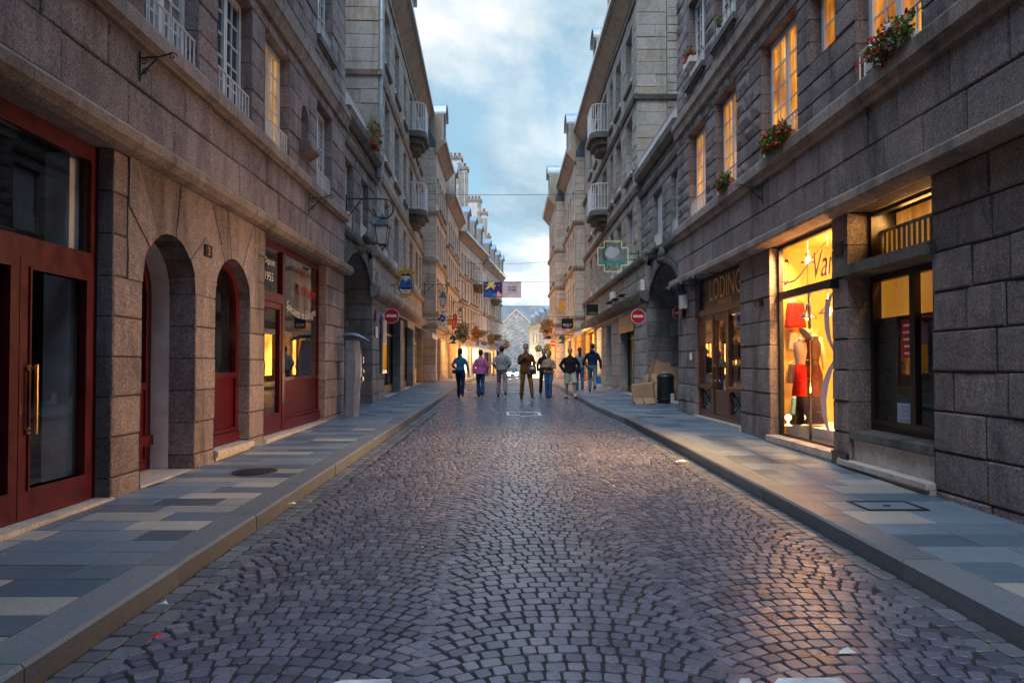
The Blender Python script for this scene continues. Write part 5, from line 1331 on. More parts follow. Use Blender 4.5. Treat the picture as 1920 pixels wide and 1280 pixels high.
# awnings, wall signs
def awning(label, f, u0, u1, v, out, mat, drop=.45):
    m = MB(); P = f.P; m.hexa([P(u0, v - drop, out), P(u1, v - drop, out), P(u1, v - .02, .0), P(u0, v - .02, .0), P(u0, v - drop + .03, out), P(u1, v - drop + .03, out), P(u1, v + .02, 0), P(u0, v + .02, 0)])
    m.hexa([P(u0, v - drop - .2, out - .01), P(u1, v - drop - .2, out - .01), P(u1, v - drop - .2, out + .01), P(u0, v - drop - .2, out + .01), P(u0, v - drop + .02, out - .01), P(u1, v - drop + .02, out - .01), P(u1, v - drop + .02, out + .01), P(u0, v - drop + .02, out + .01)])
    thing('awning', label, 'awning', m, mat, 'shop awnings')
awning('short rust brown awning behind the left no entry sign', FL2, 3.9, 6.2, 3.3, .55, 'brown', .25)
awning('white canvas awning over the pale shopfront on the left', FL2, 11.6, 15.0, 3.35, .8, 'signwhite', .35)
awning('long pale awning lit from below over the orange shop windows on the right', FR2, 12.2, 16.4, 3.42, .6, 'signwhite', .15)
awning('cream awning over a lit shop beyond the woman in pink on the left', f5, 5.2, 9.8, 3.1, .8, 'signwhite', .3)
# sign letters over the right hand door
m = MB(); FR2.box(m, 2.0, 5.0, 2.72, 3.3, -.12, .03); o = thing('shop_sign_board', 'brown board with pale capital letters over the dark doorway behind the cardboard', 'sign', m, 'brown')
m = MB(); put_text(m, 'CAROLL', lambda p, q: FR2.P(3.5 - p, 3.02 + q, .036), 2.5, .26); m.build('lettering', M['sill'], o)
m = MB(); m.box(-3.83, -3.79, 20.9, 21.6, 1.35, 3.1); m.box(-3.835, -3.785, 20.86, 21.64, 1.3, 1.348); o = thing('menu_case', 'narrow lit display case fixed on the left pillar by the dark doorway', 'display case', m, 'zinc')
m = MB(); m.box(-3.788, -3.78, 20.93, 21.57, 1.4, 2.2); m.build('lit_panel', M['lit_dim'], o); m = MB(); m.box(-3.788, -3.78, 20.93, 21.57, 2.22, 3.05); m.build('poster', M['signlav'], o)
m = MB(); m.bbox(-3.96, -3.92, 19.3, 19.62, 2.35, 2.85, .01); m2 = MB()
def yz(y, z, r, x, n=24): return [(x, y + r * math.cos(2 * math.pi * i / n), z + r * math.sin(2 * math.pi * i / n)) for i in range(n)]
m = MB(); A_ = yz(19.95, 2.98, .22, -3.80); m.add(A_ + yz(19.95, 2.98, .22, -3.78), [tuple(range(24)), tuple(range(24, 48))] + [(i, (i + 1) % 24, 24 + (i + 1) % 24, 24 + i) for i in range(24)]); o = thing('parking_sign', 'round blue and red parking sign seen edge-on on the left pillar', 'road sign', m, 'signred'); m = MB(); m.add(yz(19.95, 2.98, .17, -3.776), [tuple(range(24))]); m.build('face', M['signblue'], o); m = MB(); m.box(-3.81, -3.785, 19.8, 20.1, 2.35, 2.68); m.build('plate', M['signwhite'], o)
# black boards with round white logos in the left shutter front
for i, zz in enumerate((1.9, 1.45, 1.0)):
    c = FL2.P(9.0, zz + .35, -.28); m = MB(); FL2.box(m, 7.8, 10.0, zz + .16, zz + .56, -.315, -.28); o = thing('poster_board', ['topmost', 'middle', 'lowest'][i] + ' of the three black boards with white marks in the left shop shutter', 'board', m, 'signblack', 'black boards on the shutter')
    m = MB()
    if i != 1: m.add([FL2.P(8.9 + .3 * math.cos(t), zz + .36 + .12 * math.sin(t), -.276) for t in [2 * math.pi * k / 16 for k in range(16)]], [tuple(range(16))])
    else: m.add([FL2.P(8.5, zz + .26, -.276), FL2.P(9.3, zz + .26, -.276), FL2.P(9.1, zz + .36, -.276), FL2.P(8.7, zz + .45, -.276)], [(0, 1, 2, 3)])
    m.build('white_mark', M['signwhite'], o)

# cables and street banner
def cable(label, a, c, sag, r=.012):
    n = 24; m = MB(); m.tube([(a[0] + (c[0] - a[0]) * i / n, a[1] + (c[1] - a[1]) * i / n, a[2] + (c[2] - a[2]) * i / n - sag * 4 * (i / n) * (1 - i / n)) for i in range(n + 1)], r, 5)
    thing('cable', label, 'cable', m, 'black', 'cables across the street')
z = atY(960, 364, 34).z; cable('high thin cable crossing the street in front of the clouds', (-4.2, 34, z), (4.25, 34, z + .02), .05)
z = atY(960, 492, 50).z; cable('middle thin cable crossing the street above the banner', (-3.0, 50, z - .05), (3.5, 50, z + .1), .12)
zb = atY(940, 527.5, 45).z; cable('thin cable the street banner hangs from', (-3.4, 45, zb + .02), (3.13, 45, zb - .02), .02)
a = atY(905, 558, 45); c = atY(977.5, 527.5, 45); o = empty('street_banner', ((a.x + c.x) / 2, 45, a.z), 0, 'white exhibition banner with a coloured picture half hanging across the street', 'banner')
def cloth(m, x0, x1, z0, z1, y, mi=0, n=14):
    for i in range(n):
        for j in range(4):
            f_ = lambda i, j: (x0 + (x1 - x0) * i / n, y + .03 * math.sin(i * 1.1 + j * .7), z0 + (z1 - z0) * j / 4)
            m.quad(f_(i, j), f_(i + 1, j), f_(i + 1, j + 1), f_(i, j + 1), mi)
m = MB(); cloth(m, a.x, c.x, a.z, c.z, 45.05); m.build('cloth', M['bannerw'], o, smooth=True)
W_, H_ = c.x - a.x, c.z - a.z; bx, bz = a.x, a.z
def bp(pts): return [(bx + W_ * p, 45 - .005 * k_, bz + H_ * q) for p, q in pts]
k_ = 0
def bpoly(mat, name, *pl):
    global k_; m = MB()
    for pts in pl: k_ += 1; m.add(bp(pts), [tuple(range(len(pts)))])
    m.build(name, M[mat], o)
bpoly('signnavy', 'picture_ground', [(.02, .03), (.505, .03), (.505, .95), (.02, .95)])
bpoly('signblue', 'picture_waves', [(.02, .06), (.5, .06), (.5, .3), (.42, .36), (.34, .28), (.25, .34), (.18, .5), (.12, .34), (.05, .38), (.02, .3)])
bpoly('signteal', 'picture_foam', [(.25, .18), (.36, .3), (.42, .3), (.42, .08), (.33, .08)])
bpoly('signyellow2', 'picture_star', [(.15, .95), (.32, .95), (.27, .76), (.3, .55), (.29, .5), (.22, .66), (.08, .48), (.07, .55), (.15, .76)])
bpoly('petalP2', 'picture_figures', [(.05, .84), (.06, .8), (.2, .7), (.34, .66), (.42, .72), (.43, .8), (.34, .76), (.2, .76)], [(.36, .05), (.5, .05), (.49, .3), (.44, .42), (.38, .36)])
bpoly('red', 'picture_red_shapes', [(.34, .64), (.4, .64), (.41, .8), (.35, .82)], [(.42, .42), (.48, .46), (.5, .34), (.46, .22)])
m = MB(); put_text(m, 'VALERIO', fY(bx + W_ * .755, 44.98, bz + H_ * .66), W_ * .25, None, bold=.012); put_text(m, 'ADAMI', fY(bx + W_ * .755, 44.98, bz + H_ * .48), W_ * .21, None, bold=.012); put_text(m, 'exposition', fY(bx + W_ * .755, 44.98, bz + H_ * .86), W_ * .13, None); put_text(m, 'Saint-Malo - Chapelle Saint Sauveur', fY(bx + W_ * .755, 44.98, bz + H_ * .28), W_ * .34, H_ * .06)
m.build('lettering', M['signnavy'], o)

# flowers
def blossoms(label, c, r, nl, flowers, name='flower_basket', cat='flower basket', group=None, basket=True, hang=None, leafm='leaf', box=None, drop=1.0):
    rs = random.Random(int(abs(c[0] * 91 + c[1] * 17 + c[2] * 7)) + 5)
    o = empty(name, (c[0], c[1], c[2] - r[2]), 0, label, cat, group)
    def pt(k=1.0):
        while True:
            v = Vector((rs.uniform(-1, 1), rs.uniform(-1, 1), rs.uniform(-1, 1)))
            if .25 < v.length < 1 and rs.random() < .35 + .65 * v.length: break
        lump = 1 + .22 * math.sin(v.x * 5 + c[0]) * math.cos(v.z * 6 + c[1])
        return Vector((c[0] + v.x * r[0] * k * lump, c[1] + v.y * r[1] * k * lump, c[2] + v.z * r[2] * k * lump)), v
    ms = [MB(), MB()]
    for i in range(nl):
        p, v = pt(); s = rs.uniform(.02, .042) * max(.8, min(1.4, r[0] * 2.4)); q = Euler((rs.uniform(0, 6.3), rs.uniform(0, 6.3), rs.uniform(0, 6.3))).to_matrix()
        m = ms[0 if rs.random() < .68 else 1]; m.add([tuple(p + q @ Vector(t)) for t in ((-s, 0, 0), (-.3 * s, -.6 * s, .15 * s), (.7 * s, -.5 * s, .1 * s), (1.3 * s, 0, -.2 * s), (.7 * s, .5 * s, .1 * s), (-.3 * s, .6 * s, .15 * s))], [(0, 1, 2, 3), (0, 3, 4, 5)])
    ms[0].build('foliage', M[leafm], o); ms[1].build('light_foliage', M['leafY'], o)
    for mat, n in flowers:
        m = MB(); head = None
        for i in range(n):
            if head is None or i % 5 == 0: head, v = pt(1.06)
            p = head + Vector([rs.uniform(-1, 1) * .045 for _ in range(3)]); s = rs.uniform(.014, .028) * max(.9, min(1.5, r[0] * 2.4))
            q = Euler((rs.uniform(-.9, .9) + 1.57, rs.uniform(-.6, .6), rs.uniform(-1, 1))).to_matrix()
            m.add([tuple(p + q @ Vector((s * math.cos(t), s * math.sin(t), 0))) for t in [2 * math.pi * k / 6 for k in range(6)]] + [tuple(p + q @ Vector((0, 0, -.3 * s)))], [(k, (k + 1) % 6, 6) for k in range(6)])
        m.build('flowers', M[mat], o)
    if basket:
        m = MB(); m.lathe((c[0], c[1], c[2] - r[2] * .35), [(r[0] * .12, -r[2] * .35), (r[0] * .4, -r[2] * .25), (r[0] * .55, 0), (r[0] * .5, 0)], 14); m.build('bowl', M['darkwood'], o)
    if box:
        (x0, x1, y0, y1, z0, z1, mt) = box; m = MB(); m.bbox(x0, x1, y0, y1, z0, z1, .01); m.build('flower_box', M[mt], o)
    if hang:
        wx, top = hang; m = MB(); m.tube([(wx, c[1], top), (c[0], c[1], top), (c[0], c[1], top - .06)], .018, 6); m.tube([(wx, c[1], top - .35), (wx + (c[0] - wx) * .6, c[1], top)], .012, 6)
        for k in range(3): t = 2.1 * k; m.tube([(c[0], c[1], top - .05), (c[0] + r[0] * .5 * math.cos(t), c[1] + r[0] * .5 * math.sin(t), c[2] - r[2] * .3)], .006, 4)
        m.build('bracket', M['black'], o)
    return o
HB = 'flower baskets hanging over the street'
def hb(label, px0, px1, py0, py1, d, fl, wx, nl=1500):
    a = atY(px0, py1, d); c = atY(px1, py0, d); r = ((c.x - a.x) / 2 * .92, (c.x - a.x) / 2 * .92, (c.z - a.z) / 2 * .92)
    blossoms(label, ((a.x + c.x) / 2, d, (a.z + c.z) / 2), r, nl, fl, group=HB, hang=(wx, c.z + .12))
hb('largest flower basket, orange and white blooms, right of the red lozenge sign', 852, 882, 604, 642, 34, [('petalO', 330), ('petalW', 220), ('petalR', 150)], -4.2)
hb('second flower basket with pink and red blooms just behind the largest', 882, 902, 610, 640, 43, [('petalR', 260), ('petalP', 240)], -3.4)
hb('dark leafy flower basket beside the farthest small lantern', 913, 929, 624, 648, 54, [('petalR', 200), ('petalP', 150)], -2.5, 1100)
hb('last left flower basket of red blooms against the stone gable', 940, 957, 634, 657, 62, [('petalR', 380), ('petalO', 160)], -1.5, 700)
hb('big flower basket of pink orange and yellow blooms on the right', 1011, 1039, 597, 630, 43, [('petalP', 260), ('petalO', 480), ('petalW', 60)], 3.76)
hb('pale leafy basket with few blooms in front of the low pale house', 1001, 1018, 645, 662, 66, [('petalW', 40)], 6.0, 900)
hb('trailing dark basket half behind the small white sign on the right', 1019, 1033, 644, 660, 49.6, [('petalO', 60)], 3.13, 700)
FB = 'flower boxes at the windows'
def fb(label, x, y, z, r, fl, box=None, nl=420, leafm='leaf'): blossoms(label, (x, y, z), r, nl, fl, name='window_flowers', cat='flower box', group=FB, basket=False, box=box, leafm=leafm)
fb('geraniums with big dark red blooms at the nearest lit right window', 4.14, 7.3, 5.06, (.12, .44, .19), [('petalR', 190), ('petalW', 60)], (4.17, 4.27, 6.97, 7.85, 4.925, 5.03, 'signwhite'), 620)
fb('geraniums with red blooms at the tall lit window above the clothes shop', 4.14, 10.45, 5.04, (.13, .5, .18), [('petalR', 200)], (4.17, 4.27, 9.98, 10.95, 4.925, 5.03, 'terra'), 900)
fb('bright pink flowers at the third lit window from the near end', 4.14, 12.95, 5.04, (.12, .32, .17), [('petalP', 130)], (4.17, 4.27, 12.65, 13.3, 4.925, 5.03, 'terra'), 600)
fb('small crimson flower pots in a white rail box at an upper right window', 4.1, 15.1, 8.45, (.12, .28, .14), [('petalR', 80), ('petalP', 30)], (4.02, 4.2, 14.85, 15.4, 8.22, 8.36, 'signwhite'), 160)
fb('tiny green pot plant at the upper right window nearer the camera', 4.16, 13.2, 8.25, (.06, .12, .1), [('petalR', 8)], None, 60)
fb('large basket of red flowers hanging on the left terrace railing', -3.72, 19.0, 7.95, (.24, .42, .42), [('petalR', 140), ('petalP', 30)], (-3.84, -3.6, 18.7, 19.3, 7.62, 7.8, 'terra'), 800)

# ticket machine
y0 = 15.55; x0, x1 = -3.58, -3.28; zb_ = zg(y0) + PAV
o = empty('ticket_machine', (-3.43, y0, zb_), 0, 'grey metal street ticket machine with a bulging front and a wing shaped cap', 'ticket machine')
def slabm(prof, x0, x1):   # profile in (y,z) extruded on x
    pass
m = MB()
def col(u, v): return u
pr_ = [(0, 0), (.34, 0), (.36, .5), (.46, .75), (.5, 1.05), (.46, 1.4), (.36, 1.62), (.34, 1.72), (0, 1.72)]
# front bulges toward the street (+x)
bands_ = [(0, .62), (.625, 1.0), (1.005, 1.5), (1.505, 1.72)]
def wx_(z): return np.interp(z, [0, .55, .8, 1.05, 1.4, 1.72], [.27, .27, .30, .32, .30, .25])
for z0_, z1_ in bands_:
    k = 5; rings = []
    for i in range(k + 1):
        z = z0_ + (z1_ - z0_) * i / k; w = float(wx_(z)); xx = -3.62
        rings.append([(xx, y0 - .17, zb_ + z), (xx + w * .7, y0 - .17, zb_ + z), (xx + w, y0 - .08, zb_ + z), (xx + w, y0 + .08, zb_ + z), (xx + w * .7, y0 + .17, zb_ + z), (xx, y0 + .17, zb_ + z)])
    m.loft(rings)
m.build('body', M['metalgrey'], o)
m = MB(); rings = []
for i in range(9):
    t = i / 8; xx = -3.72 + .58 * t; zz = zb_ + 1.83 - .1 * t * t + .03 * math.sin(t * 3.1); h = .01 + .05 * math.sin(math.pi * min(1, t + .1)); wv = .2 * math.sin(math.pi * (.15 + .7 * t)) + .05
    rings.append([(xx, y0 - wv, zz), (xx, y0, zz + h), (xx, y0 + wv, zz), (xx, y0, zz - h)])
m.loft(rings); m.build('cap', M['metalgrey'], o)
m = MB(); m.box(-3.262, -3.255, y0 - .05, y0 + .05, zb_ + 1.2, zb_ + 1.35); m.box(-3.27, -3.245, y0 - .04, y0 + .03, zb_ + 1.0, zb_ + 1.08); m.box(-3.3, -3.262, y0 - .06, y0 + .06, zb_ + .8, zb_ + .9); m.build('display', M['signblack'], o)

# house number, brackets, boxes
m = MB(); FL.box(m, 8.66, 8.87, 2.93, 3.08, .0, .03); o = thing('number_plate', 'small dark plate with the number 2 between the two arches', 'house number', m, 'signblack')
m = MB(); put_text(m, '2', lambda p, q: FL.P(8.765 + p, 3.005 + q, .034), None, .1); m.build('lettering', M['signyellow'], o)
def scrollbr(label, f, u, v, s=1.0):
    m = MB(); P = f.P; m.tube([P(u, v - .22 * s, .02), P(u, v + .22 * s, .02)], .01, 5); m.tube([P(u, v + .12 * s, .02), P(u, v + .14 * s, .3 * s), P(u, v + .2 * s, .5 * s)], .01, 5); m.tube([P(u, v - .14 * s, .02), P(u, v + .12 * s, .28 * s)], .009, 5)
    for cw, cv, r in ((.5, .15, .06), (.1, -.08, .06), (.09, .06, .05)):
        m.tube([P(u, v + s * (cv + r * (1 - i / 16) * math.sin(i * .55)), s * (cw + r * (1 - i / 16) * math.cos(i * .55))) for i in range(15)], .007, 4)
    thing('iron_bracket', label, 'bracket', m, 'black', 'empty scrolled sign brackets')
scrollbr('empty scrolled iron bracket nearest the camera on the left wall', FL, 7.1, 4.66, .72)
scrollbr('empty scrolled iron bracket farther along the left wall below the niche', FL, 13.2, 4.66, .9)
scrollbr('empty scrolled iron bracket under the flowers on the right wall', FR, 11.3, 4.4, .8)
def wallbox(label, f, u, v, a, b_, t, mat='signblack', name='wall_box', cat='box', g=None):
    m = MB(); P = f.P; f.box(m, u - a / 2, u + a / 2, v - b_ / 2, v + b_ / 2, 0.012, t); return thing(name, label, cat, m, mat, g)
p = atX(1575, 467, 4.28); wallbox('small flat dark grey plate high on the pillar between the two lit windows', FR, p.y, p.z, .2, .16, .04, 'castiron')
p = atX(1570, 533, 4.28); wallbox('little black box on the pillar right of the clothes shop', FR, p.y, p.z, .12, .11, .12)
p = atX(1430, 569, 4.28); wallbox('little black box on the wall left of the clothes shop', FR, p.y, p.z, .13, .11, .12)
p = atX(1302, 653, 4.28); wallbox('white switch plate on the pillar beside the brown shopfront', FR, 15.75, 1.75, .16, .16, .03, 'signwhite')
wallbox('white electric box on the right pillar under the three spotlights', FR, 16.2, 3.05, .3, .32, .14, 'signwhite'); wallbox('grey box just below the white electric box', FR, 16.35, 2.78, .26, .2, .1, 'castiron')
wallbox('pale alarm box on the wall under the pharmacy cross', FR2, 6.0, 4.25, .3, .34, .2, 'signwhite'); wallbox('white meter box on the corner beside the right arch', FR2, .35, 4.02, .2, .35, .12, 'signwhite')
wallbox('grey junction box beside the left arch', FL2, .5, 4.15, .22, .2, .12, 'zinc')
m = MB(); FR.box(m, 8.5, 8.9, .22, .44, .012, .05); o = thing('base_plate', 'black base plate with a yellow dot at the foot of the pillar', 'plate', m, 'signblack'); m = MB(); m.add([FR.P(8.68 + .045 * math.cos(t), .33 + .05 * math.sin(t), .054) for t in [2 * math.pi * i / 14 for i in range(14)]], [tuple(range(14))]); m.build('yellow_dot', M['signyellow'], o)
# long metal strip lamps over the sign: dark blue blades above the right shop
for i, u in enumerate((3.2, 4.6, 6.0)):
    m = MB(); P = FR2.P; m.add([P(u - .5, 3.92, .3), P(u + .45, 3.98, .42), P(u + .5, 4.1, .1), P(u - .3, 4.08, .05)], [(0, 1, 2, 3)]); m.tube([P(u, 3.88, .0), P(u, 4.0, .3)], .015, 5); m.box(P(u, 0, .25)[0] - .12, P(u, 0, .25)[0] + .1, P(u, 0)[1] - .35, P(u, 0)[1] + .35, 3.97, 4.02)
    thing('sign_lamp', ['nearest', 'middle', 'farthest'][i] + ' of the three dark blade lamps above the doorway ledge on the right', 'lamp', m, 'signblack', 'blade lamps over the ledge')
# three spotlights above the gold lettered shop
for i, u in enumerate((14.3, 15.3, 16.4)):
    P = FR.P; c = P(u, 3.33, .36); o = empty('wall_spotlight', c, 0, ['nearest', 'middle', 'farthest'][i] + ' of the three black spotlights on arms above the gold lettered shop', 'spotlight', 'spotlights above the shop')
    m = MB(); m.tube([P(u - .6, 3.4, -.05), P(u - .5, 3.42, .26), P(u, 3.42, .36)], .014, 6); m.build('arm', M['black'], o)
    m = MB(); Mx = Euler((R(25), R(-20), 0)).to_matrix(); m.lathe((c[0], c[1], c[2] - .02), [(.05, .13), (.08, .1), (.09, -.1), (.12, -.16), (.1, -.16)], 10, M=Mx); m.build('lamp_head', M['bluespot'], o)

# papers stuck on the dark window
def sticker(label, px0, px1, py0, py1, mat, rows, rm, name='poster'):
    X = XR + .31 - .012; a = atX(px0, py1, X); c = atX(px1, py0, X); m = MB(); m.box(X, X + .003, min(a.y, c.y), max(a.y, c.y), a.z, c.z); o = thing(name, label, 'poster', m, mat)
    m = MB(); h = (c.z - a.z) / (rows * 2 + 1); w_ = abs(a.y - c.y)
    for i in range(rows): m.box(X - .002, X - .0005, min(a.y, c.y) + w_ * .12, min(a.y, c.y) + w_ * rnd.uniform(.6, .88), c.z - h * (2 * i + 2), c.z - h * (2 * i + 1.35))
    m.build('print', M[rm], o)
sticker('tall narrow red poster on the dark window beside the clothes shop', 1691, 1707, 598, 671, 'signred', 5, 'signwhite')
sticker('pale blue white notice low on the dark window beside the clothes shop', 1683, 1710, 757, 806, 'noticew', 6, 'signlav', 'notice')
# ================================================================== DISPLAY IN THE CLOTHES SHOP
def gsh(px, py, Y): p = atY(px, py, Y); return p.x, p.z
def garment(name, label, px0, px1, py0, py1, Y, mat, flare=1.15, waist=.8, folds=7, split=False):
    x0, z1 = gsh(px0, py0, Y); x1, z0 = gsh(px1, py1, Y); w = (x1 - x0) / 2; xc = (x0 + x1) / 2; m = MB(); rings = []
    K = 28
    for j in range(7):
        t = j / 6; z = z1 + (z0 - z1) * t; s = waist + (flare - waist) * t; ring = []
        for i in range(K):
            a = 2 * math.pi * i / K; f_ = 1 + .12 * t * math.sin(folds * a); ring.append((xc + w * s * math.cos(a) / max(flare, waist) * f_, Y + .05 * math.sin(a) * f_, z))
        rings.append(ring)
    m.loft(rings)
    o = thing(name, label, 'clothes', m, mat, smooth=True)
    h = MB(); h.tube([(xc - w * .7, Y, z1 + .01), (xc, Y, z1 + .05), (xc + w * .7, Y, z1 + .01)], .008, 5); h.tube([(xc, Y, z1 + .05), (xc, Y, z1 + .1), (xc + .03, Y, z1 + .12)], .005, 4); h.build('hanger', M['brass'], o); return o
M['clR'] = fabric('red_cloth', (.7, .02, .01)); M['clB'] = fabric('beige_cloth', (.4, .33, .22)); M['clD'] = fabric('dark_cloth', (.06, .04, .04)); M['clT'] = fabric('mint_cloth', (.3, .55, .45)); M['clK'] = fabric('black_cloth', (.02, .012, .01)); M['manneq'] = plain('mannequin', (.65, .36, .2), .4)
garment('hanging_skirt', 'bright red skirt hanging high at the left of the lit clothes shop window', 1473, 1511, 568, 614, 11.0, 'clR', 1.1, .95)
garment('hanging_shorts', 'beige shorts hanging under the red skirt in the lit shop window', 1477, 1499, 624, 657, 11.05, 'clB', 1.2, .85, 4)
garment('hanging_shorts', 'dark shorts hanging in the middle of the lit shop window', 1476, 1497, 683, 718, 11.05, 'clD', 1.15, .85, 4)
garment('hanging_skirt', 'mint green skirt hanging lowest in the lit shop window', 1480, 1504, 740, 790, 11.0, 'clT', 1.2, .7)
def mannequin():
    Y = 10.35; x, z = gsh(1519, 628, Y); o = empty('mannequin', (x, Y, .62), 0, 'headless mannequin in a long black dress in the lit clothes shop window', 'mannequin')
    m = MB(); K = 16
    def rg(z, rx, ry): return [(x + rx * math.cos(2 * math.pi * i / K), Y + ry * math.sin(2 * math.pi * i / K), z) for i in range(K)]
    m.loft([rg(z + .1, .03, .03), rg(z + .04, .035, .035), rg(z, .1, .06), rg(z - .04, .15, .08), rg(z - .2, .15, .1), rg(z - .42, .11, .08)]); m.tube([(x + .14, Y, z - .04), (x + .19, Y, z - .3), (x + .2, Y - .03, z - .52)], [.045, .036, .025], 8); m.tube([(x - .14, Y, z - .04), (x - .19, Y, z - .3), (x - .2, Y - .03, z - .52)], [.045, .036, .025], 8)
    m.build('torso', M['manneq'], o, smooth=True)
    m = MB(); m.loft([rg(z - .02, .13, .085), rg(z - .2, .16, .115), rg(z - .42, .125, .1), rg(z - .6, .18, .13), rg(z - .9, .19, .14), rg(1.3, .2, .15), rg(.66, .235, .17)]); m.build('dress', M['clK'], o, smooth=True)
mannequin()
def bust():
    Y = 10.0; x, z = gsh(1500, 640, Y); o = empty('dress_form', (x, Y, z - .7), 0, 'small flesh coloured bust with a hat and a red cloth left of the mannequin', 'mannequin'); m = MB(); K = 14
    def rg(z, rx, ry, dx=0): return [(x + dx + rx * math.cos(2 * math.pi * i / K), Y + ry * math.sin(2 * math.pi * i / K), z) for i in range(K)]
    m.loft([rg(z + .02, .03, .03), rg(z - .02, .09, .06), rg(z - .14, .1, .08), rg(z - .3, .07, .06), rg(z - .5, .08, .06), rg(z - .62, .06, .05)]); m.build('torso', M['manneq'], o, smooth=True)
    m = MB(); m.loft([rg(z - .34, .08, .07), rg(z - .5, .09, .075), rg(z - .8, .11, .08, -.02)]); m.build('red_cloth', M['clR'], o, smooth=True)
    m = MB(); m.lathe((x + .08, Y, z + .1), [(.13, 0), (.135, .01), (.07, .02), (.065, .08), (.02, .1)], 14, M=Matrix.Rotation(R(50), 3, 'Y')); m.build('straw_hat', M['cardL'], o)
bust()
def pendant(px, py, Y, label, s=1.0):
    x, z = gsh(px, py, Y); o = empty('pendant_lamp', (x, Y, z), 0, label, 'lamp', 'pendant lamps in the clothes shop')
    m = MB(); m.lathe((x, Y, z), [(.13 * s, 0), (.12 * s, .015), (.05 * s, .1 * s), (.035 * s, .13 * s), (.03 * s, .2 * s), (.01, .22 * s)], 16); m.build('shade', M['darkwood'], o)
    m = MB(); m.tube([(x, Y, z + .2 * s), (x, Y, 3.44)], .005, 4); m.build('cord', M['black'], o); m = MB(); m.ball((x, Y, z + .01), .05 * s, 8); m.build('bulb', M['bulb'], o)
pendant(1515, 596, 10.2, 'pendant lamp with a dark bell shade beside the red skirt'); pendant(1552, 588, 9.7, 'second dark pendant lamp behind the white curve on the shop glass')
pendant(1514, 492, 10.6, 'pendant lamp with a flat disc shade high in the shop transom', .8)
m = MB(); c = gsh(1489, 783, 10.7); m.bbox(c[0] - .1, c[0] + .1, 10.6, 10.8, .62, .78, .01); m.lathe((c[0] - .14, 10.5, .62), [(.03, 0), (.04, .04), (.02, .1), (.04, .14)], 10); thing('display_box', 'small dark display box on the floor of the lit shop window', 'box', m, 'darkwood')
m = MB(); m.ball((gsh(1478, 775, 10.5)[0], 10.5, .74), .05, 10); m.lathe((gsh(1478, 775, 10.5)[0], 10.5, .62), [(.06, 0), (.02, .02), (.015, .08)], 10); thing('table_lamp', 'round glowing lamp standing low at the left of the lit shop window', 'lamp', m, 'bulb')

# ================================================================== BIN, CARDBOARD, LITTER
def pav(y): return zg(y) + PAV
c = atY(1248, 748, 19.7); bx_, by_ = c.x, 19.7; zz = pav(by_)
o = empty('litter_bin', (bx_, by_, zz), 0, 'black round street litter bin in front of the leaning cardboard', 'bin')
m = MB(); K = 28; prof = [(.2, 0), (.22, .03), (.22, .07), (.24, .09), (.245, .72), (.25, .74), (.25, .77), (.22, .82), (.15, .86), (.13, .86), (.12, .8)]
rings = [[(bx_ + r * (1 - (.025 if (i % 2 and .09 <= h <= .72) else 0)) * math.cos(2 * math.pi * i / K), by_ + r * (1 - (.025 if (i % 2 and .09 <= h <= .72) else 0)) * math.sin(2 * math.pi * i / K), zz + h) for i in range(K)] for r, h in prof]
m.loft(rings); m.build('body', M['binm'], o)
m = MB(); m.lathe((bx_, by_, zz + .73), [(.252, 0), (.258, .01), (.258, .035), (.252, .045)], 28); m.build('hoop', M['castiron'], o); m = MB(); m.lathe((bx_, by_, zz + .1), [(.248, 0), (.256, .01), (.256, .03), (.248, .04)], 28); m.build('hoop', M['castiron'], o)
m = MB(); m.bbox(bx_ - .08, bx_ - .02, by_ - .04, by_ + .05, zz + .86, zz + .9, .01); m.bbox(bx_ + .0, bx_ + .07, by_ - .02, by_ + .05, zz + .86, zz + .89, .01); thing('litter', 'crumpled white and blue rubbish on top of the bin', 'rubbish', m, 'litter')
def sheetbox(name, label, pts, th, mat='card', extra=(), group='flattened cardboard boxes'):
    m = MB()
    for quad in [pts] + list(extra):
        q = [Vector(p) for p in quad]; n = (q[1] - q[0]).cross(q[2] - q[0]).normalized() * th; m.hexa([tuple(v) for v in q] + [tuple(v + n) for v in q])
    return thing(name, label, 'cardboard box', m, mat, group)
X1, X2 = atY(1187, 750, 19.3).x, atY(1227, 750, 19.3).x; z0 = pav(19.3)
z1 = z0 + .52
sheetbox('cardboard_box', 'open cardboard box lying lowest with two splayed flaps, nearest the doorway', [(X1, 19.3, z0 + .16), (X2 - .03, 19.25, z0 + .18), (X2 - .04, 19.3, z1 + .05), (X1 - .04, 19.35, z1)], .01, 'card',
         [[(X1 + .03, 19.1, z0 + .005), (X1 + .27, 19.08, z0 + .005), (X1 + .25, 19.28, z0 + .17), (X1, 19.3, z0 + .17)], [(X1 + .3, 19.02, z0 + .005), (X2 - .02, 19.08, z0 + .03), (X2 - .03, 19.24, z0 + .18), (X1 + .27, 19.27, z0 + .17)],
          [(X1 - .04, 19.35, z1), (X2 - .04, 19.3, z1 + .05), (X2 + .1, 19.8, z1 + .1), (X1 + .06, 19.85, z1 + .02)], [(X1, 19.31, z0), (X1 + .08, 19.85, z0), (X1 + .06, 19.85, z1), (X1 - .04, 19.35, z1)], [(X2 - .03, 19.25, z0 + .1), (X2 + .1, 19.8, z0 + .1), (X2 + .1, 19.8, z1 + .1), (X2 - .04, 19.3, z1 + .05)]])
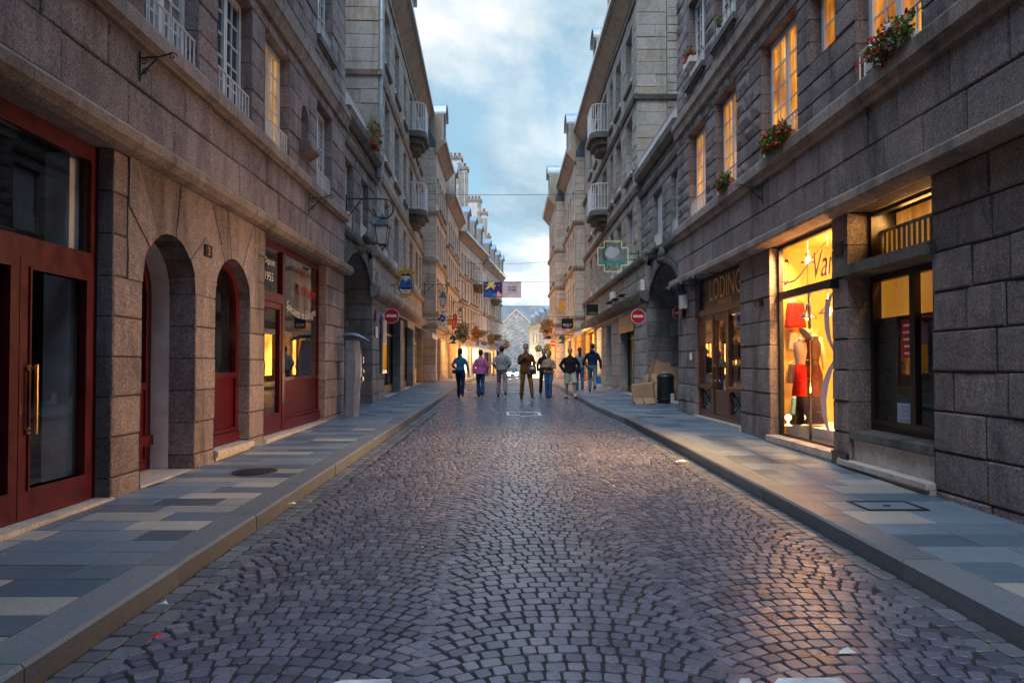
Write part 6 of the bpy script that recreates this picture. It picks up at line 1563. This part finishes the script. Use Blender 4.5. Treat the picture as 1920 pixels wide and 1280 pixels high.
def lean(label, px, Y, Yt, w, h, tilt, mat='card', fold=.15, lift=0.0):
    a = atY(px, 745, Y).x; z = pav(Y) + lift; t = R(tilt); ux = Vector((math.cos(t), 0, math.sin(t))); up = Vector((-math.sin(t), (Yt - Y) / h, math.cos(t))).normalized()
    p = Vector((a, Y, z)); q = [p, p + ux * w, p + ux * w + up * h, p + up * h]
    s = ux * -fold + Vector((0, -.08, 0)); e = [[p + s, p, p + up * h, p + up * h + s]]
    sheetbox('cardboard_box', label, q, .012, mat, e)
lean('large flattened cardboard box tilted highest against the passage pillar', 1220, 20.1, 20.6, .78, .8, -22, 'card', .12, .62)
lean('upright pale cardboard sheet standing just left of the bin', 1217, 19.95, 20.2, .34, .85, 4, 'cardL', .1)
lean('brown cardboard sheet leaning toward the near corner right of the bin', 1245, 20.15, 20.5, .6, 1.0, 20, 'card', .1, .1)
lean('dark flattened carton squeezed lowest behind the bin at the corner', 1262, 19.9, 20.2, .4, .45, -8, 'card', .05)
m = MB(); c = atY(1268, 748, 19.2); m.bbox(c.x - .1, c.x + .06, 19.15, 19.25, pav(19.2), pav(19.2) + .09, .015); m.bbox(c.x - .12, c.x - .02, 19.3, 19.4, pav(19.3) + .0, pav(19.3) + .3, .02); thing('litter', 'pale bags and paper on the ground right of the bin', 'rubbish', m, 'litter')
def onroad(px, py, side=0):   # pixel -> ground point, on the road surface
    d = ray(px, py); t = 5.0
    for _ in range(30): z = zg(CAMLOC.y + d.y * t) + (PAV if side else .03); t = (z - CAMLOC.z) / d.z
    p = CAMLOC + d * t; return p
LB = ['white paper scrap near the middle right of the road', 'pale scrap by the right kerb farther up the road', 'tiny white scrap under the left kerb edge', 'small pale scrap at the bottom left of the cobbles', 'red scrap on the cobbles at the lower left']
for (px, py, s, mt), lb in zip([(1589, 1227, .05, 'litter'), (1278, 866, .1, 'litter'), (547, 946, .05, 'litter'), (306, 1135, .03, 'litter'), (292, 1197, .04, 'petalR')], LB):
    p = onroad(px, py); m = MB(); m.add([(p.x - s, p.y - s * .3, p.z + .012), (p.x + .2 * s, p.y - s * .5, p.z + .02), (p.x + s, p.y, p.z + .01), (p.x + .3 * s, p.y + s * .5, p.z + .03), (p.x - .6 * s, p.y + s * .4, p.z + .015)], [(0, 1, 2, 3, 4)]); thing('litter', lb, 'litter', m, mt)
# covers
p = onroad(478, 884, 1); m = MB(); m.lathe((p.x, p.y, pav(p.y) - .003), [(.26, 0), (.26, .012), (.23, .012), (.225, .008), (.0, .008)], 28)
for i in range(-3, 4):
    for j in range(-3, 4):
        if i * i + j * j < 11: m.box(p.x + i * .06 - .02, p.x + i * .06 + .02, p.y + j * .06 - .02, p.y + j * .06 + .02, pav(p.y) + .005, pav(p.y) + .012)
thing('manhole_cover', 'round dark cast iron cover in the left pavement by the arches', 'manhole cover', m, 'castiron')
p = onroad(1663, 948, 1); m = MB(); z = pav(p.y)
frame = [(-.27, .22), (.27, .22)]; 
for a in ((-.28, .28, -.2, -.175), (-.28, .28, .175, .2), (-.28, -.255, -.175, .175), (.255, .28, -.175, .175)): m.box(p.x + a[0], p.x + a[1], p.y + a[2], p.y + a[3], z + .001, z + .009)
m.box(p.x - .03, p.x + .03, p.y - .012, p.y + .012, z + .001, z + .009); thing('utility_cover', 'square framed utility cover set in the right pavement', 'utility cover', m, 'castiron')
# painted road marks
def mark(name, pts_px, label=None):
    m = MB()
    for q in pts_px:
        P_ = [onroad(*t) for t in q]; n = 10
        for i in range(n):
            f_ = lambda t, s: (P_[0] * (1 - t) * (1 - s) + P_[1] * t * (1 - s) + P_[2] * t * s + P_[3] * (1 - t) * s)
            vs = [f_(i / n, 0), f_((i + 1) / n, 0), f_((i + 1) / n, 1), f_(i / n, 1)]; m.add([(v.x, v.y, zg(v.y) + camber(v.x, v.y) + .009) for v in vs], [(0, 1, 2, 3)])
    tag(m.build(name, M['paint']), kind='structure')
mark('road_marking', [[(950, 780), (956, 780), (954, 772.5), (949, 772.5)], [(956, 780), (975, 780), (974, 778.6), (956, 778.6)], [(998, 780), (1016, 780), (1015, 778.6), (998, 778.6)], [(1009, 779), (1016, 779), (1012, 772.5), (1006, 772.5)], [(954, 774.2), (1006, 774.2), (1006, 772.8), (954, 772.8)], [(975, 782), (998, 782), (997, 780.6), (975, 780.6)]])
mark('road_marking', [[(620, 1284), (735, 1284), (732, 1276), (640, 1277)], [(1450, 1284), (1590, 1284), (1575, 1271), (1460, 1273)], [(1385, 1284), (1410, 1284), (1405, 1274), (1388, 1275)]])
for yy_, (xa, xb) in ((29.5, (-.3, .9)), (31.0, (-.3, .9)), (27.0, (-.2, .7))):
    m = MB(); m.quad((xa, yy_, zg(yy_) + .045), (xb, yy_, zg(yy_) + .045), (xb, yy_ + .35, zg(yy_) + .05), (xa, yy_ + .35, zg(yy_) + .05)); tag(m.build('road_marking', M['paint']), kind='structure')

# ================================================================== CAR
def car(x, y):
    zc = zg(y); o = empty('car', (x, y, zc), 0, 'distant oncoming car with both headlamps shining at the end of the street', 'car')
    m = MB(); w = .84
    def sec(yy, zz, ww): return [(x - ww, y + yy, zc + .25), (x + ww, y + yy, zc + .25), (x + ww, y + yy, zc + zz), (x + ww * .9, y + yy, zc + zz + .08), (x - ww * .9, y + yy, zc + zz + .08), (x - ww, y + yy, zc + zz)]
    m.loft([sec(0, .55, w * .9), sec(.12, .72, w), sec(1.0, .88, w), sec(3.6, .92, w), sec(4.0, .8, w * .92)])
    m.build('body', M['carpaint'], o)
    def s2(yy, zz, ww): return [(x - ww, y + yy, zc + .95), (x + ww, y + yy, zc + .95), (x + ww, y + yy, zc + zz - .06), (x + ww * .85, y + yy, zc + zz), (x - ww * .85, y + yy, zc + zz), (x - ww, y + yy, zc + zz - .06)]
    m = MB(); m.loft([s2(.95, 1.02, w * .9), s2(1.6, 1.44, w * .78), s2(3.0, 1.46, w * .78), s2(3.7, 1.0, w * .85)]); m.build('cabin', M['paneD'], o)
    m = MB(); m.bbox(x - w * .7, x + w * .7, y + 1.65, y + 2.95, zc + 1.455, zc + 1.49, .01); m.build('roof', M['carpaint'], o)
    for sx in (-1, 1):
        for yy in (.8, 3.2):
            m = MB(); m.lathe((x + sx * (w - .12), y + yy, zc + .3), [(.3, -.1), (.31, -.05), (.31, .05), (.3, .1), (.18, .1)], 18, M=Matrix.Rotation(R(90), 3, 'Y')); wo = m.build('wheel', M['black'], o)
            m = MB(); m.lathe((x + sx * (w - .02), y + yy, zc + .3), [(.17, -.01), (.17, .01), (.05, .02)], 12, M=Matrix.Rotation(R(90), 3, 'Y')); m.build('rim', M['chrome'], wo)
        m = MB(); m.ball((x + sx * .58, y - .02, zc + .66), (.2, .06, .16), 12); m.build('headlight', M['head'], o)
        m = MB(); m.bbox(x + sx * .95 - .08, x + sx * .95 + .08, y + 1.1, y + 1.2, zc + .95, zc + 1.08, .01); m.build('mirror', M['carpaint'], o)
    m = MB(); m.box(x - .35, x + .35, y - .03, y + .02, zc + .42, zc + .56); m.build('grille', M['black'], o)
    for sx in (-1, 1):
        l = bpy.data.lights.new('headlight_beam', 'SPOT'); l.energy = 5000; l.color = (1, .8, .5); l.spot_size = R(24); l.spot_blend = .8; l.shadow_soft_size = .08
        lo = bpy.data.objects.new('headlight_beam', l); COL.objects.link(lo); lo.parent = o; lo.location = (sx * .58, -.12, .66); lo.rotation_euler = (R(88.5), 0, R(180 - 180)); lo.rotation_euler = Euler((R(-89), 0, 0)) if False else Euler((R(84.0), 0, R(180)))
M['carpaint'] = plain('grey_car_paint', (.12, .13, .15), .25, .4)
pc = atY(961.5, 700, 100); car(pc.x, 100)

# ================================================================== PEOPLE
def vremesh(mb, name, mat, parent, vox, smooth=3):
    o = mb.build('tmp', mat); md = o.modifiers.new('r', 'REMESH'); md.mode = 'VOXEL'; md.voxel_size = vox; md.use_smooth_shade = True
    if smooth: s = o.modifiers.new('s', 'SMOOTH'); s.factor = .5; s.iterations = smooth
    dg = bpy.context.evaluated_depsgraph_get(); me = bpy.data.meshes.new_from_object(o.evaluated_get(dg)); me.name = name
    bpy.data.objects.remove(o); me.materials.clear(); me.materials.append(mat)
    for p in me.polygons: p.use_smooth = True
    n = bpy.data.objects.new(name, me); COL.objects.link(n); n.parent = parent; return n
def ell(z, cy, rx, ry, cx=0, n=16): return [(cx + rx * math.cos(2 * math.pi * i / n), cy + ry * math.sin(2 * math.pi * i / n), z) for i in range(n)]
# local frame: facing +y, right hand = +x, metres for a 1.75 m body
def person(label, px, Y, py_foot, Ht, heading, pose, cl, female=False, group='pedestrians in the street'):
    p = atY(px, py_foot, Y); onp = p.x > kr(Y) or p.x < kl(Y); z = zg(Y) + (PAV if onp else .03)
    o = empty('person', (p.x, Y, z), R(heading), label, 'person', group); s = Ht / 1.75; o.scale = (s, s, s)
    LFt, RFt = pose.get('lf', (-.1, .12, 0)), pose.get('rf', (.1, -.12, 0)); kn = .035
    LFt = (LFt[0] - .035,) + tuple(LFt[1:]); RFt = (RFt[0] + .035,) + tuple(RFt[1:])
    sh = .165 if female else .19; hipw = .165 if female else .155
    def leg(mb, sx, ft, add, r0=.08, r1=.052, r2=.038, zcut=0):
        hip = Vector((sx * .09, 0, .9)); an = Vector((ft[0], ft[1], .09 + ft[2])); mid = (hip + an) / 2 + Vector((0, .05 + .1 * ft[2] + (.04 if ft[1] > 0 else .015), .02))
        pts = [hip + Vector((0, 0, .05)), hip.lerp(mid, .5), mid, mid.lerp(an, .4) + Vector((0, -.01, 0)), an]
        rr = [r0 + add, (r0 * .9 + add), r1 + add, r1 * .98 + add, r2 + add]
        if zcut: pts, rr = pts[:zcut], rr[:zcut]
        mb.tube([tuple(q) for q in pts], rr, 12); return an
    def armpts(sx, a): return [Vector((sx * (sh - .06), 0, 1.405)), Vector((sx * (sh - .0), 0, 1.345)), Vector(a[0]), Vector(a[1])]
    arms = {-1: pose.get('la', ((-sh - .06, -.03, 1.14), (-sh - .07, .05, .9))), 1: pose.get('ra', ((sh + .06, -.03, 1.14), (sh + .07, .05, .9)))}
    b = MB()
    b.loft([ell(.83, 0, .06, .07), ell(.87, -.005, .14, .1), ell(.95, -.01, hipw, .112), ell(1.08, 0, .125 if female else .138, .09), ell(1.25, .0, .14 if female else .155, .105), ell(1.37, -.005, sh * .86, .09), ell(1.43, -.005, sh * .58, .068), ell(1.47, -.005, .065, .06)])
    b.tube([(0, -.01, 1.45), (0, .0, 1.53), (0, .012, 1.58)], [.06, .053, .055], 12)
    ht = pose.get('turn', 0); HM = Euler((R(pose.get('nod', 0)), 0, R(ht))).to_matrix(); hc = Vector((0, .012, 1.64))
    H = lambda q: tuple(hc + HM @ Vector(q))
    def hball(mb, c, r, n=12): mb.ball(H(c), r, n, M=HM)
    hball(b, (0, 0, .02), (.076, .093, .098), 16); hball(b, (0, .025, -.045), (.056, .066, .062)); hball(b, (0, .098, -.008), (.012, .018, .022)); hball(b, (0, .092, .005), (.009, .01, .03))
    hball(b, (0, .078, -.058), (.024, .016, .009)); hball(b, (0, .07, -.088), (.024, .022, .016)); hball(b, (-.078, -.005, -.008), (.01, .018, .03)); hball(b, (.078, -.005, -.008), (.01, .018, .03)); hball(b, (0, .078, .03), (.05, .014, .01))
    for sx, ft in ((-1, LFt), (1, RFt)): leg(b, sx, ft, 0)
    hands = []
    for sx in (-1, 1):
        A = armpts(sx, arms[sx]); b.tube([tuple(q) for q in A], [.04, .046, .037, .026], 10)
        w, e = A[3], A[2]; d = (w - e).normalized(); side = d.cross(Vector((0, 1, 0)));
        if side.length < .2: side = Vector((1, 0, 0))
        side.normalize(); nrm = side.cross(d).normalized(); Mh = Matrix((side, nrm, d)).transposed()
        if not pose.get('pocket'):
            b.ball(tuple(w + d * .045), (.019, .038, .052), 10, M=Mh); cur = side * (-sx)
            for k, (off, ln) in enumerate(((-.03, .066), (-.011, .075), (.01, .07), (.029, .054))):
                q0 = w + d * .085 + nrm * off; q1 = q0 + d * ln * .5 + cur * .008; q2 = q1 + d * ln * .4 + cur * .022; b.tube([tuple(q0 - d * .02), tuple(q0), tuple(q1), tuple(q2)], [.0095, .009, .0085, .007], 6)
            q0 = w + d * .03 + nrm * .036; b.tube([tuple(q0 - nrm * .012), tuple(q0 + d * .025 + nrm * .018), tuple(q0 + d * .055 + nrm * .02 + cur * .01)], [.011, .01, .008], 6)
    vremesh(b, 'body', M['skin'], o, .0085, 2)
    if heading > 90:
        e = MB()
        for sx in (-1, 1): hball(e, (sx * .03, .083, .012), (.012, .006, .007), 8)
        eo = e.build('eyes', M['hairD']); eo.parent = o
    # clothes
    def put(name, mb, mat, vox=.014, sm=3): vremesh(mb, name, mat, o, vox, sm)
    T = MB(); short = cl.get('shorts')
    for sx, ft in ((-1, LFt), (1, RFt)):
        if short: leg(T, sx, ft, .035, r1=.075, zcut=3)
        else: leg(T, sx, ft, .014, r1=.055, r2=cl.get('hem', .05))
    T.loft([ell(.82, 0, .07, .09), ell(.87, -.01, .155, .12), ell(.95, -.012, hipw + .018, .13), ell(1.06, 0, .15, .11)])
    put('trousers' if not short else 'shorts', T, cl['trM'])
    J = MB(); lo = cl.get('jlen', .9); ad = cl.get('bulk', .02)
    rr = [ell(lo, -.005, hipw + ad + .012, .12 + ad), ell(1.0, -.005, hipw + ad, .112 + ad), ell(1.1, 0, (.13 if female else .15) + ad, .098 + ad), ell(1.25, 0, (.145 if female else .165) + ad, .11 + ad), ell(1.37, -.005, sh * .84 + ad, .09 + ad), ell(1.435, -.005, sh * .56 + ad * .7, .068 + ad * .6), ell(1.475, -.005, .07, .066), ell(1.51, -.005, .068, .064)]
    if lo > 1.0: rr.pop(1)
    J.loft(rr)
    cut = cl.get('sleeve', 1.0)
    for sx in (-1, 1):
        A = armpts(sx, arms[sx]); e = A[2].lerp(A[3], cut); J.tube([tuple(A[0]), tuple(A[1]), tuple(A[1].lerp(A[2], .5)), tuple(A[2]), tuple(e)], [.045 + ad * .4, .053 + ad * .5, .049 + ad * .4, .044 + ad * .4, .035 + ad * .3], 12)
    if cl.get('hood'): J.ball((0, -.1, 1.47), (.1, .06, .07), 12)
    put(cl.get('jn', 'jacket'), J, cl['jM'])
    for sx, ft in ((-1, LFt), (1, RFt)):
        S = MB()
        fz = ft[2]; tip = R(-cl.get('toe', 0)) - (ft[2] * 4 if ft[1] < 0 else 0); Mr = Euler((tip, 0, 0)).to_matrix()
        S.ball((ft[0], ft[1] + .07, .045 + fz), (.046, .135, .042), 12, M=Mr); S.ball((ft[0], ft[1] - .01, .06 + fz), (.042, .06, .058), 10, M=Mr)
        put('shoe', S, cl.get('shM', M['hairD']), .011, 2)
    if short:
        for sx, ft in ((-1, LFt), (1, RFt)): K = MB(); K.tube([(ft[0], ft[1], .08), (ft[0], ft[1] + .002, .2)], [.05, .052], 12); put('sock', K, M['litter'], .012, 1)
    Hh = MB(); st = cl.get('hair', 'short')
    hball(Hh, (0, -.018, .04), (.086, .095, .095), 16)
    if st in ('long', 'tail'):
        hball(Hh, (0, -.06, -.02), (.075, .055, .09))
        Hh.tube([H((0, -.085, .0)), H((0, -.1, -.12)), H((0.01, -.1, -.28))], [.06 if st == 'long' else .045, .065 if st == 'long' else .035, .03], 10)
    if st == 'bob': hball(Hh, (0, -.03, -.02), (.088, .08, .08))
    if st == 'short': hball(Hh, (0, -.04, -.01), (.078, .062, .07))
    # keep the face clear: cut the hair volume in front
    ho = vremesh(Hh, 'hair', cl.get('haM', M['hairD']), o, .012, 1)
    me = ho.data; HI = HM.inverted()
    for v in me.vertices:
        q = HI @ (v.co - hc)
        if q.y > .03 and q.z < .062: v.co = hc + HM @ Vector((q.x * .8, .02 + (q.y - .03) * .1, q.z))
    return o
jeans = fabric('blue_jeans', (.045, .11, .26)); jeansD = fabric('dark_jeans', (.015, .025, .07)); jeansL = fabric('pale_jeans', (.12, .22, .3)); jeansM = fabric('mid_blue_jeans', (.03, .08, .2))
F_ = lambda n, c: fabric(n, c)
person('woman walking away in a short denim blue jacket and dark jeans with a long ponytail', 863, 23.4, 744, 1.71, -7, dict(lf=(-.06, .22, 0), rf=(.09, -.3, .1), la=((-.27, -.1, 1.16), (-.2, .12, 1.05)), ra=((.26, -.02, 1.12), (.3, -.02, .86)), turn=-25), dict(trM=jeansD, jM=F_('denim_jacket', (.04, .16, .3)), jlen=1.0, bulk=.012, hair='tail'), True)
person('woman walking away in a long pink jacket and flared blue jeans', 901, 24.0, 742, 1.66, 6, dict(lf=(-.02, .16, 0), rf=(.02, -.18, .05), la=((-.25, -.02, 1.13), (-.27, 0, .88)), ra=((.27, -.06, 1.14), (.23, .08, .96))), dict(trM=jeansM, jM=F_('pink_jacket', (.6, .16, .38)), jlen=.86, bulk=.035, hair='bob', hem=.075), True)
person('man walking away in a loose grey shirt jacket and light trousers, hands in front', 941, 24.2, 741, 1.79, -3, dict(lf=(-.1, .14, 0), rf=(.1, -.22, .06), la=((-.3, -.08, 1.16), (-.17, .08, .98)), ra=((.3, -.08, 1.16), (.17, .08, .98)), turn=5), dict(trM=F_('greyish_trousers', (.3, .24, .26)), jM=F_('grey_shirt_jacket', (.3, .32, .34)), jlen=.93, bulk=.045, haM=M['hairD']))
person('man in a brown suit facing the camera, one hand raised to his chin', 986, 23.0, 748, 1.85, 189, dict(lf=(-.12, .24, .05), rf=(.09, -.14, 0), ra=((.24, .02, 1.14), (.06, .2, 1.34)), la=((-.28, .0, 1.15), (-.2, .16, 1.0)), turn=-8), dict(trM=F_('brown_trousers', (.22, .1, .025)), jM=F_('brown_jacket', (.14, .06, .025)), jlen=.84, bulk=.03, shM=M['darkwood']))
person('dark clothed person almost hidden behind the woman with crossed arms', 1020, 25.4, 739, 1.70, 175, dict(la=((-.25, -.02, 1.14), (-.24, .06, .92)), ra=((.25, -.02, 1.14), (.24, .06, .92))), dict(trM=F_('dark_trousers', (.02, .015, .02)), jM=F_('dark_coat', (.025, .02, .03)), jlen=.86, bulk=.02, hair='bob'), True)
person('woman facing the camera with crossed arms in a beige jacket and blue jeans', 1029, 23.6, 745, 1.62, 171, dict(lf=(-.02, .14, 0), rf=(.03, -.08, 0), la=((-.25, .03, 1.16), (.02, .2, 1.14)), ra=((.25, .03, 1.16), (-.03, .22, 1.18)), turn=-25, nod=8), dict(trM=jeans, jM=F_('beige_jacket', (.34, .25, .18)), jlen=.93, bulk=.03, hair='bob', haM=F_('brown_hair', (.08, .04, .02)), hem=.065), True)
person('grey haired man facing the camera in a black jacket and pale shorts, hands in pockets', 1069, 23.0, 749, 1.72, 186, dict(lf=(-.1, .2, .02), rf=(.09, -.1, 0), la=((-.33, -.05, 1.16), (-.2, .04, .93)), ra=((.33, -.05, 1.16), (.2, .04, .93)), pocket=True), dict(trM=F_('pale_shorts', (.36, .36, .3)), jM=F_('black_jacket', (.018, .016, .022)), jlen=.9, bulk=.045, shorts=True, haM=M['hairG']))
person('long haired woman walking away in a grey sweater, half behind the man in shorts', 1087, 26.5, 733, 1.66, -2, dict(lf=(-.06, .1, 0), rf=(.07, -.1, .02), ra=((.25, .02, 1.14), (.3, .1, .95))), dict(trM=jeans, jM=F_('grey_sweater', (.26, .26, .28)), jn='sweater', jlen=.96, bulk=.015, hair='long'), True)
pn = person('man walking away on the right pavement in a navy hooded jacket and pale blue jeans', 1111, 25.4, 733, 1.80, -9, dict(lf=(-.07, .2, 0), rf=(.05, -.3, .12), la=((-.3, .02, 1.16), (-.34, .1, .98)), ra=((.28, -.02, 1.12), (.3, -.0, .86))), dict(trM=jeansL, jM=F_('navy_jacket', (.012, .03, .07)), jlen=.98, bulk=.025, hood=True))
def bag(name, label, px, py0, py1, Y, w, mat, t=.1, strap=None):
    c = atY(px, (py0 + py1) / 2, Y); h = (atY(px, py0, Y).z - atY(px, py1, Y).z); m = MB(); rings = []
    for z_, k in ((-.5, .85), (-.48, 1), (-.1, 1.02), (.3, .95), (.5, .8)):
        rings.append([(c.x + w / 2 * k * a, Y + t / 2 * k * b_, c.z + h * z_) for a, b_ in ((-1, -.6), (-.7, -1), (.7, -1), (1, -.6), (1, .6), (.7, 1), (-.7, 1), (-1, .6))])
    m.loft(rings); o = thing(name, label, 'bag', m, mat); s = MB()
    top = strap or (c.x, Y, c.z + h * .5 + .12)
    s.tube([(c.x - w * .3, Y, c.z + h * .48), ((c.x - w * .3 + top[0]) / 2 - .02, (Y + top[1]) / 2, (c.z + top[2] + h * .5) / 2), top, ((c.x + w * .3 + top[0]) / 2 + .02, (Y + top[1]) / 2, (c.z + top[2] + h * .5) / 2), (c.x + w * .3, Y, c.z + h * .48)], .008, 5); s.build('strap', M['black'], o)
M['bagb'] = plain('blue_plastic_bag', (.03, .2, .6), .35); M['bagbr'] = plain('brown_leather_bag', (.12, .06, .04), .45); M['bagn'] = plain('navy_bag', (.01, .02, .1), .5); M['bagw'] = plain('pale_bundle', (.5, .48, .5), .7)
bag('shopping_bag', 'bright blue shopping bag carried by the man in the navy jacket', 1122.5, 704, 720, 25.4, .16, 'bagb', .1)
bag('shoulder_bag', 'brown shoulder bag at the hip of the bearded man', 997, 684, 702, 22.8, .3, 'bagbr', .16, (atY(987, 665, 22.9).x, 22.95, 1.9))
bag('shoulder_bag', 'navy handbag under the elbow of the woman in the denim jacket', 851, 693, 700, 23.3, .13, 'bagn', .1)
m = MB(); c = atY(998, 691, 22.6); m.ball((c.x, 22.62, c.z), (.09, .05, .06), 10); thing('bundle', 'pale crumpled cloth resting on the brown shoulder bag', 'cloth', m, 'bagw', smooth=True)

# ================================================================== LIGHTS, WORLD, CAMERA
def area(name, loc, rot, sx, sy, e, col):
    l = bpy.data.lights.new(name, 'AREA'); l.shape = 'RECTANGLE'; l.size = sx; l.size_y = sy; l.energy = e; l.color = col
    o = bpy.data.objects.new(name, l); COL.objects.link(o); o.location = loc; o.rotation_euler = rot; return o
warm = (1, .58, .22)
def pnt(name, loc, e, r=.08, col=warm):
    l = bpy.data.lights.new(name, 'POINT'); l.energy = e; l.color = col; l.shadow_soft_size = r; o = bpy.data.objects.new(name, l); COL.objects.link(o); o.location = loc
# ceiling lamps of the clothes shop: they light the goods, the pavement and the wall opposite
a1 = area('shop_ceiling_light', (4.72, 10.0, 3.38), (0, R(38), 0), .14, 1.8, 250, (1, .55, .2)); a1.data.spread = R(120)
a2 = area('shop_window_light', (4.62, 10.0, 2.52), (0, R(84), 0), .1, 1.7, 42, (1, .66, .40)); a2.data.spread = R(80)
pnt('shop_window_light', (5.1, 9.9, 2.9), 72, .1, (1, .56, .2)); pnt('shop_window_light', (5.1, 9.6, 1.1), 40, .1, (1, .56, .2))
area('transom_light', (4.9, 7.65, 3.3), (0, R(60), 0), .4, 1.4, 40, (1, .5, .14))
pnt('spotlight_glow', (4.72, 14.2, 2.3), 6)

w = bpy.data.worlds.new('World'); SC.world = w; w.use_nodes = True; nt = w.node_tree
for n in list(nt.nodes): nt.nodes.remove(n)
out = N(nt, 'ShaderNodeOutputWorld'); bg = N(nt, 'ShaderNodeBackground'); L(nt, bg.outputs[0], out.inputs[0])
sky = N(nt, 'ShaderNodeTexSky', sky_type='NISHITA'); sky.sun_disc = False; sky.sun_elevation = R(24); sky.sun_rotation = R(200); sky.air_density = 1.2; sky.dust_density = 1.5
tc = N(nt, 'ShaderNodeTexCoord').outputs['Generated']
sx = N(nt, 'ShaderNodeSeparateXYZ'); L(nt, tc, sx.inputs[0])
def mth(op, a, b_=None):
    m_ = N(nt, 'ShaderNodeMath', operation=op)
    for i, v in enumerate((a, b_)):
        if v is None: continue
        if isinstance(v, (int, float)): m_.inputs[i].default_value = v
        else: L(nt, v, m_.inputs[i])
    return m_.outputs[0]
zc = mth('ADD', mth('MAXIMUM', sx.outputs[2], 0.0), .28)
cv = N(nt, 'ShaderNodeCombineXYZ'); L(nt, mth('DIVIDE', sx.outputs[0], zc), cv.inputs[0]); L(nt, mth('DIVIDE', sx.outputs[1], zc), cv.inputs[1]); cv.inputs[2].default_value = 3.1
n1 = noise(nt, cv.outputs[0], 1.5, 9, .55, .4)
msk = ramp(nt, mth('ADD', n1, mth('MULTIPLY', mth('SUBTRACT', .45, sx.outputs[2]), .22)), [(.36, (.12, .12, .12)), (.46, (.7, .7, .7)), (.55, (1, 1, 1))])
n2 = noise(nt, cv.outputs[0], 1.3, 6, .6, .2)
skyc = mix(nt, 1.0, sky.outputs[0], (.085, .1, .105), 'MULTIPLY')
veil = mix(nt, .8, skyc, (.25, .42, .55))
cl_ = ramp(nt, n2, [(.36, (.24, .34, .42)), (.48, (.42, .51, .57)), (.60, (.82, .80, .79))])
hz = ramp(nt, sx.outputs[2], [(.0, (1.12, 1.1, 1.06)), (.2, (.92, .93, .93)), (.46, (.74, .77, .78)), (.72, (1.25, 1.5, 1.85)), (1, (1.25, 1.55, 1.95))])
L(nt, mix(nt, 1.0, mix(nt, msk, veil, cl_), hz, 'MULTIPLY'), bg.inputs[0]); bg.inputs[1].default_value = 1.12

sun = bpy.data.lights.new('sun', 'SUN'); sun.energy = .8; sun.angle = R(22); sun.color = (1, .97, .93)
so = bpy.data.objects.new('sun', sun); COL.objects.link(so); so.location = (0, -20, 40); so.rotation_euler = (R(38), 0, R(-12))

cam = bpy.data.cameras.new('camera'); cam.sensor_width = 36; cam.lens = 24.0; cam.shift_y = .0099; cam.clip_end = 1500; cam.clip_start = .05
co = bpy.data.objects.new('camera', cam); COL.objects.link(co); co.location = CAMLOC; co.rotation_euler = (R(90) + PITCH, 0, -YAW); SC.camera = co
SC.view_settings.view_transform = 'Standard'; SC.view_settings.look = 'None'; SC.view_settings.exposure = .68; SC.view_settings.gamma = 1
SC.render.engine = 'CYCLES'; SC.cycles.use_denoising = True
try: SC.cycles.denoiser = 'OPENIMAGEDENOISE'
except Exception: pass
SC.cycles.max_bounces = 8; SC.cycles.diffuse_bounces = 4; SC.cycles.transparent_max_bounces = 12; SC.cycles.sample_clamp_indirect = 4; SC.cycles.caustics_reflective = False; SC.cycles.caustics_refractive = False
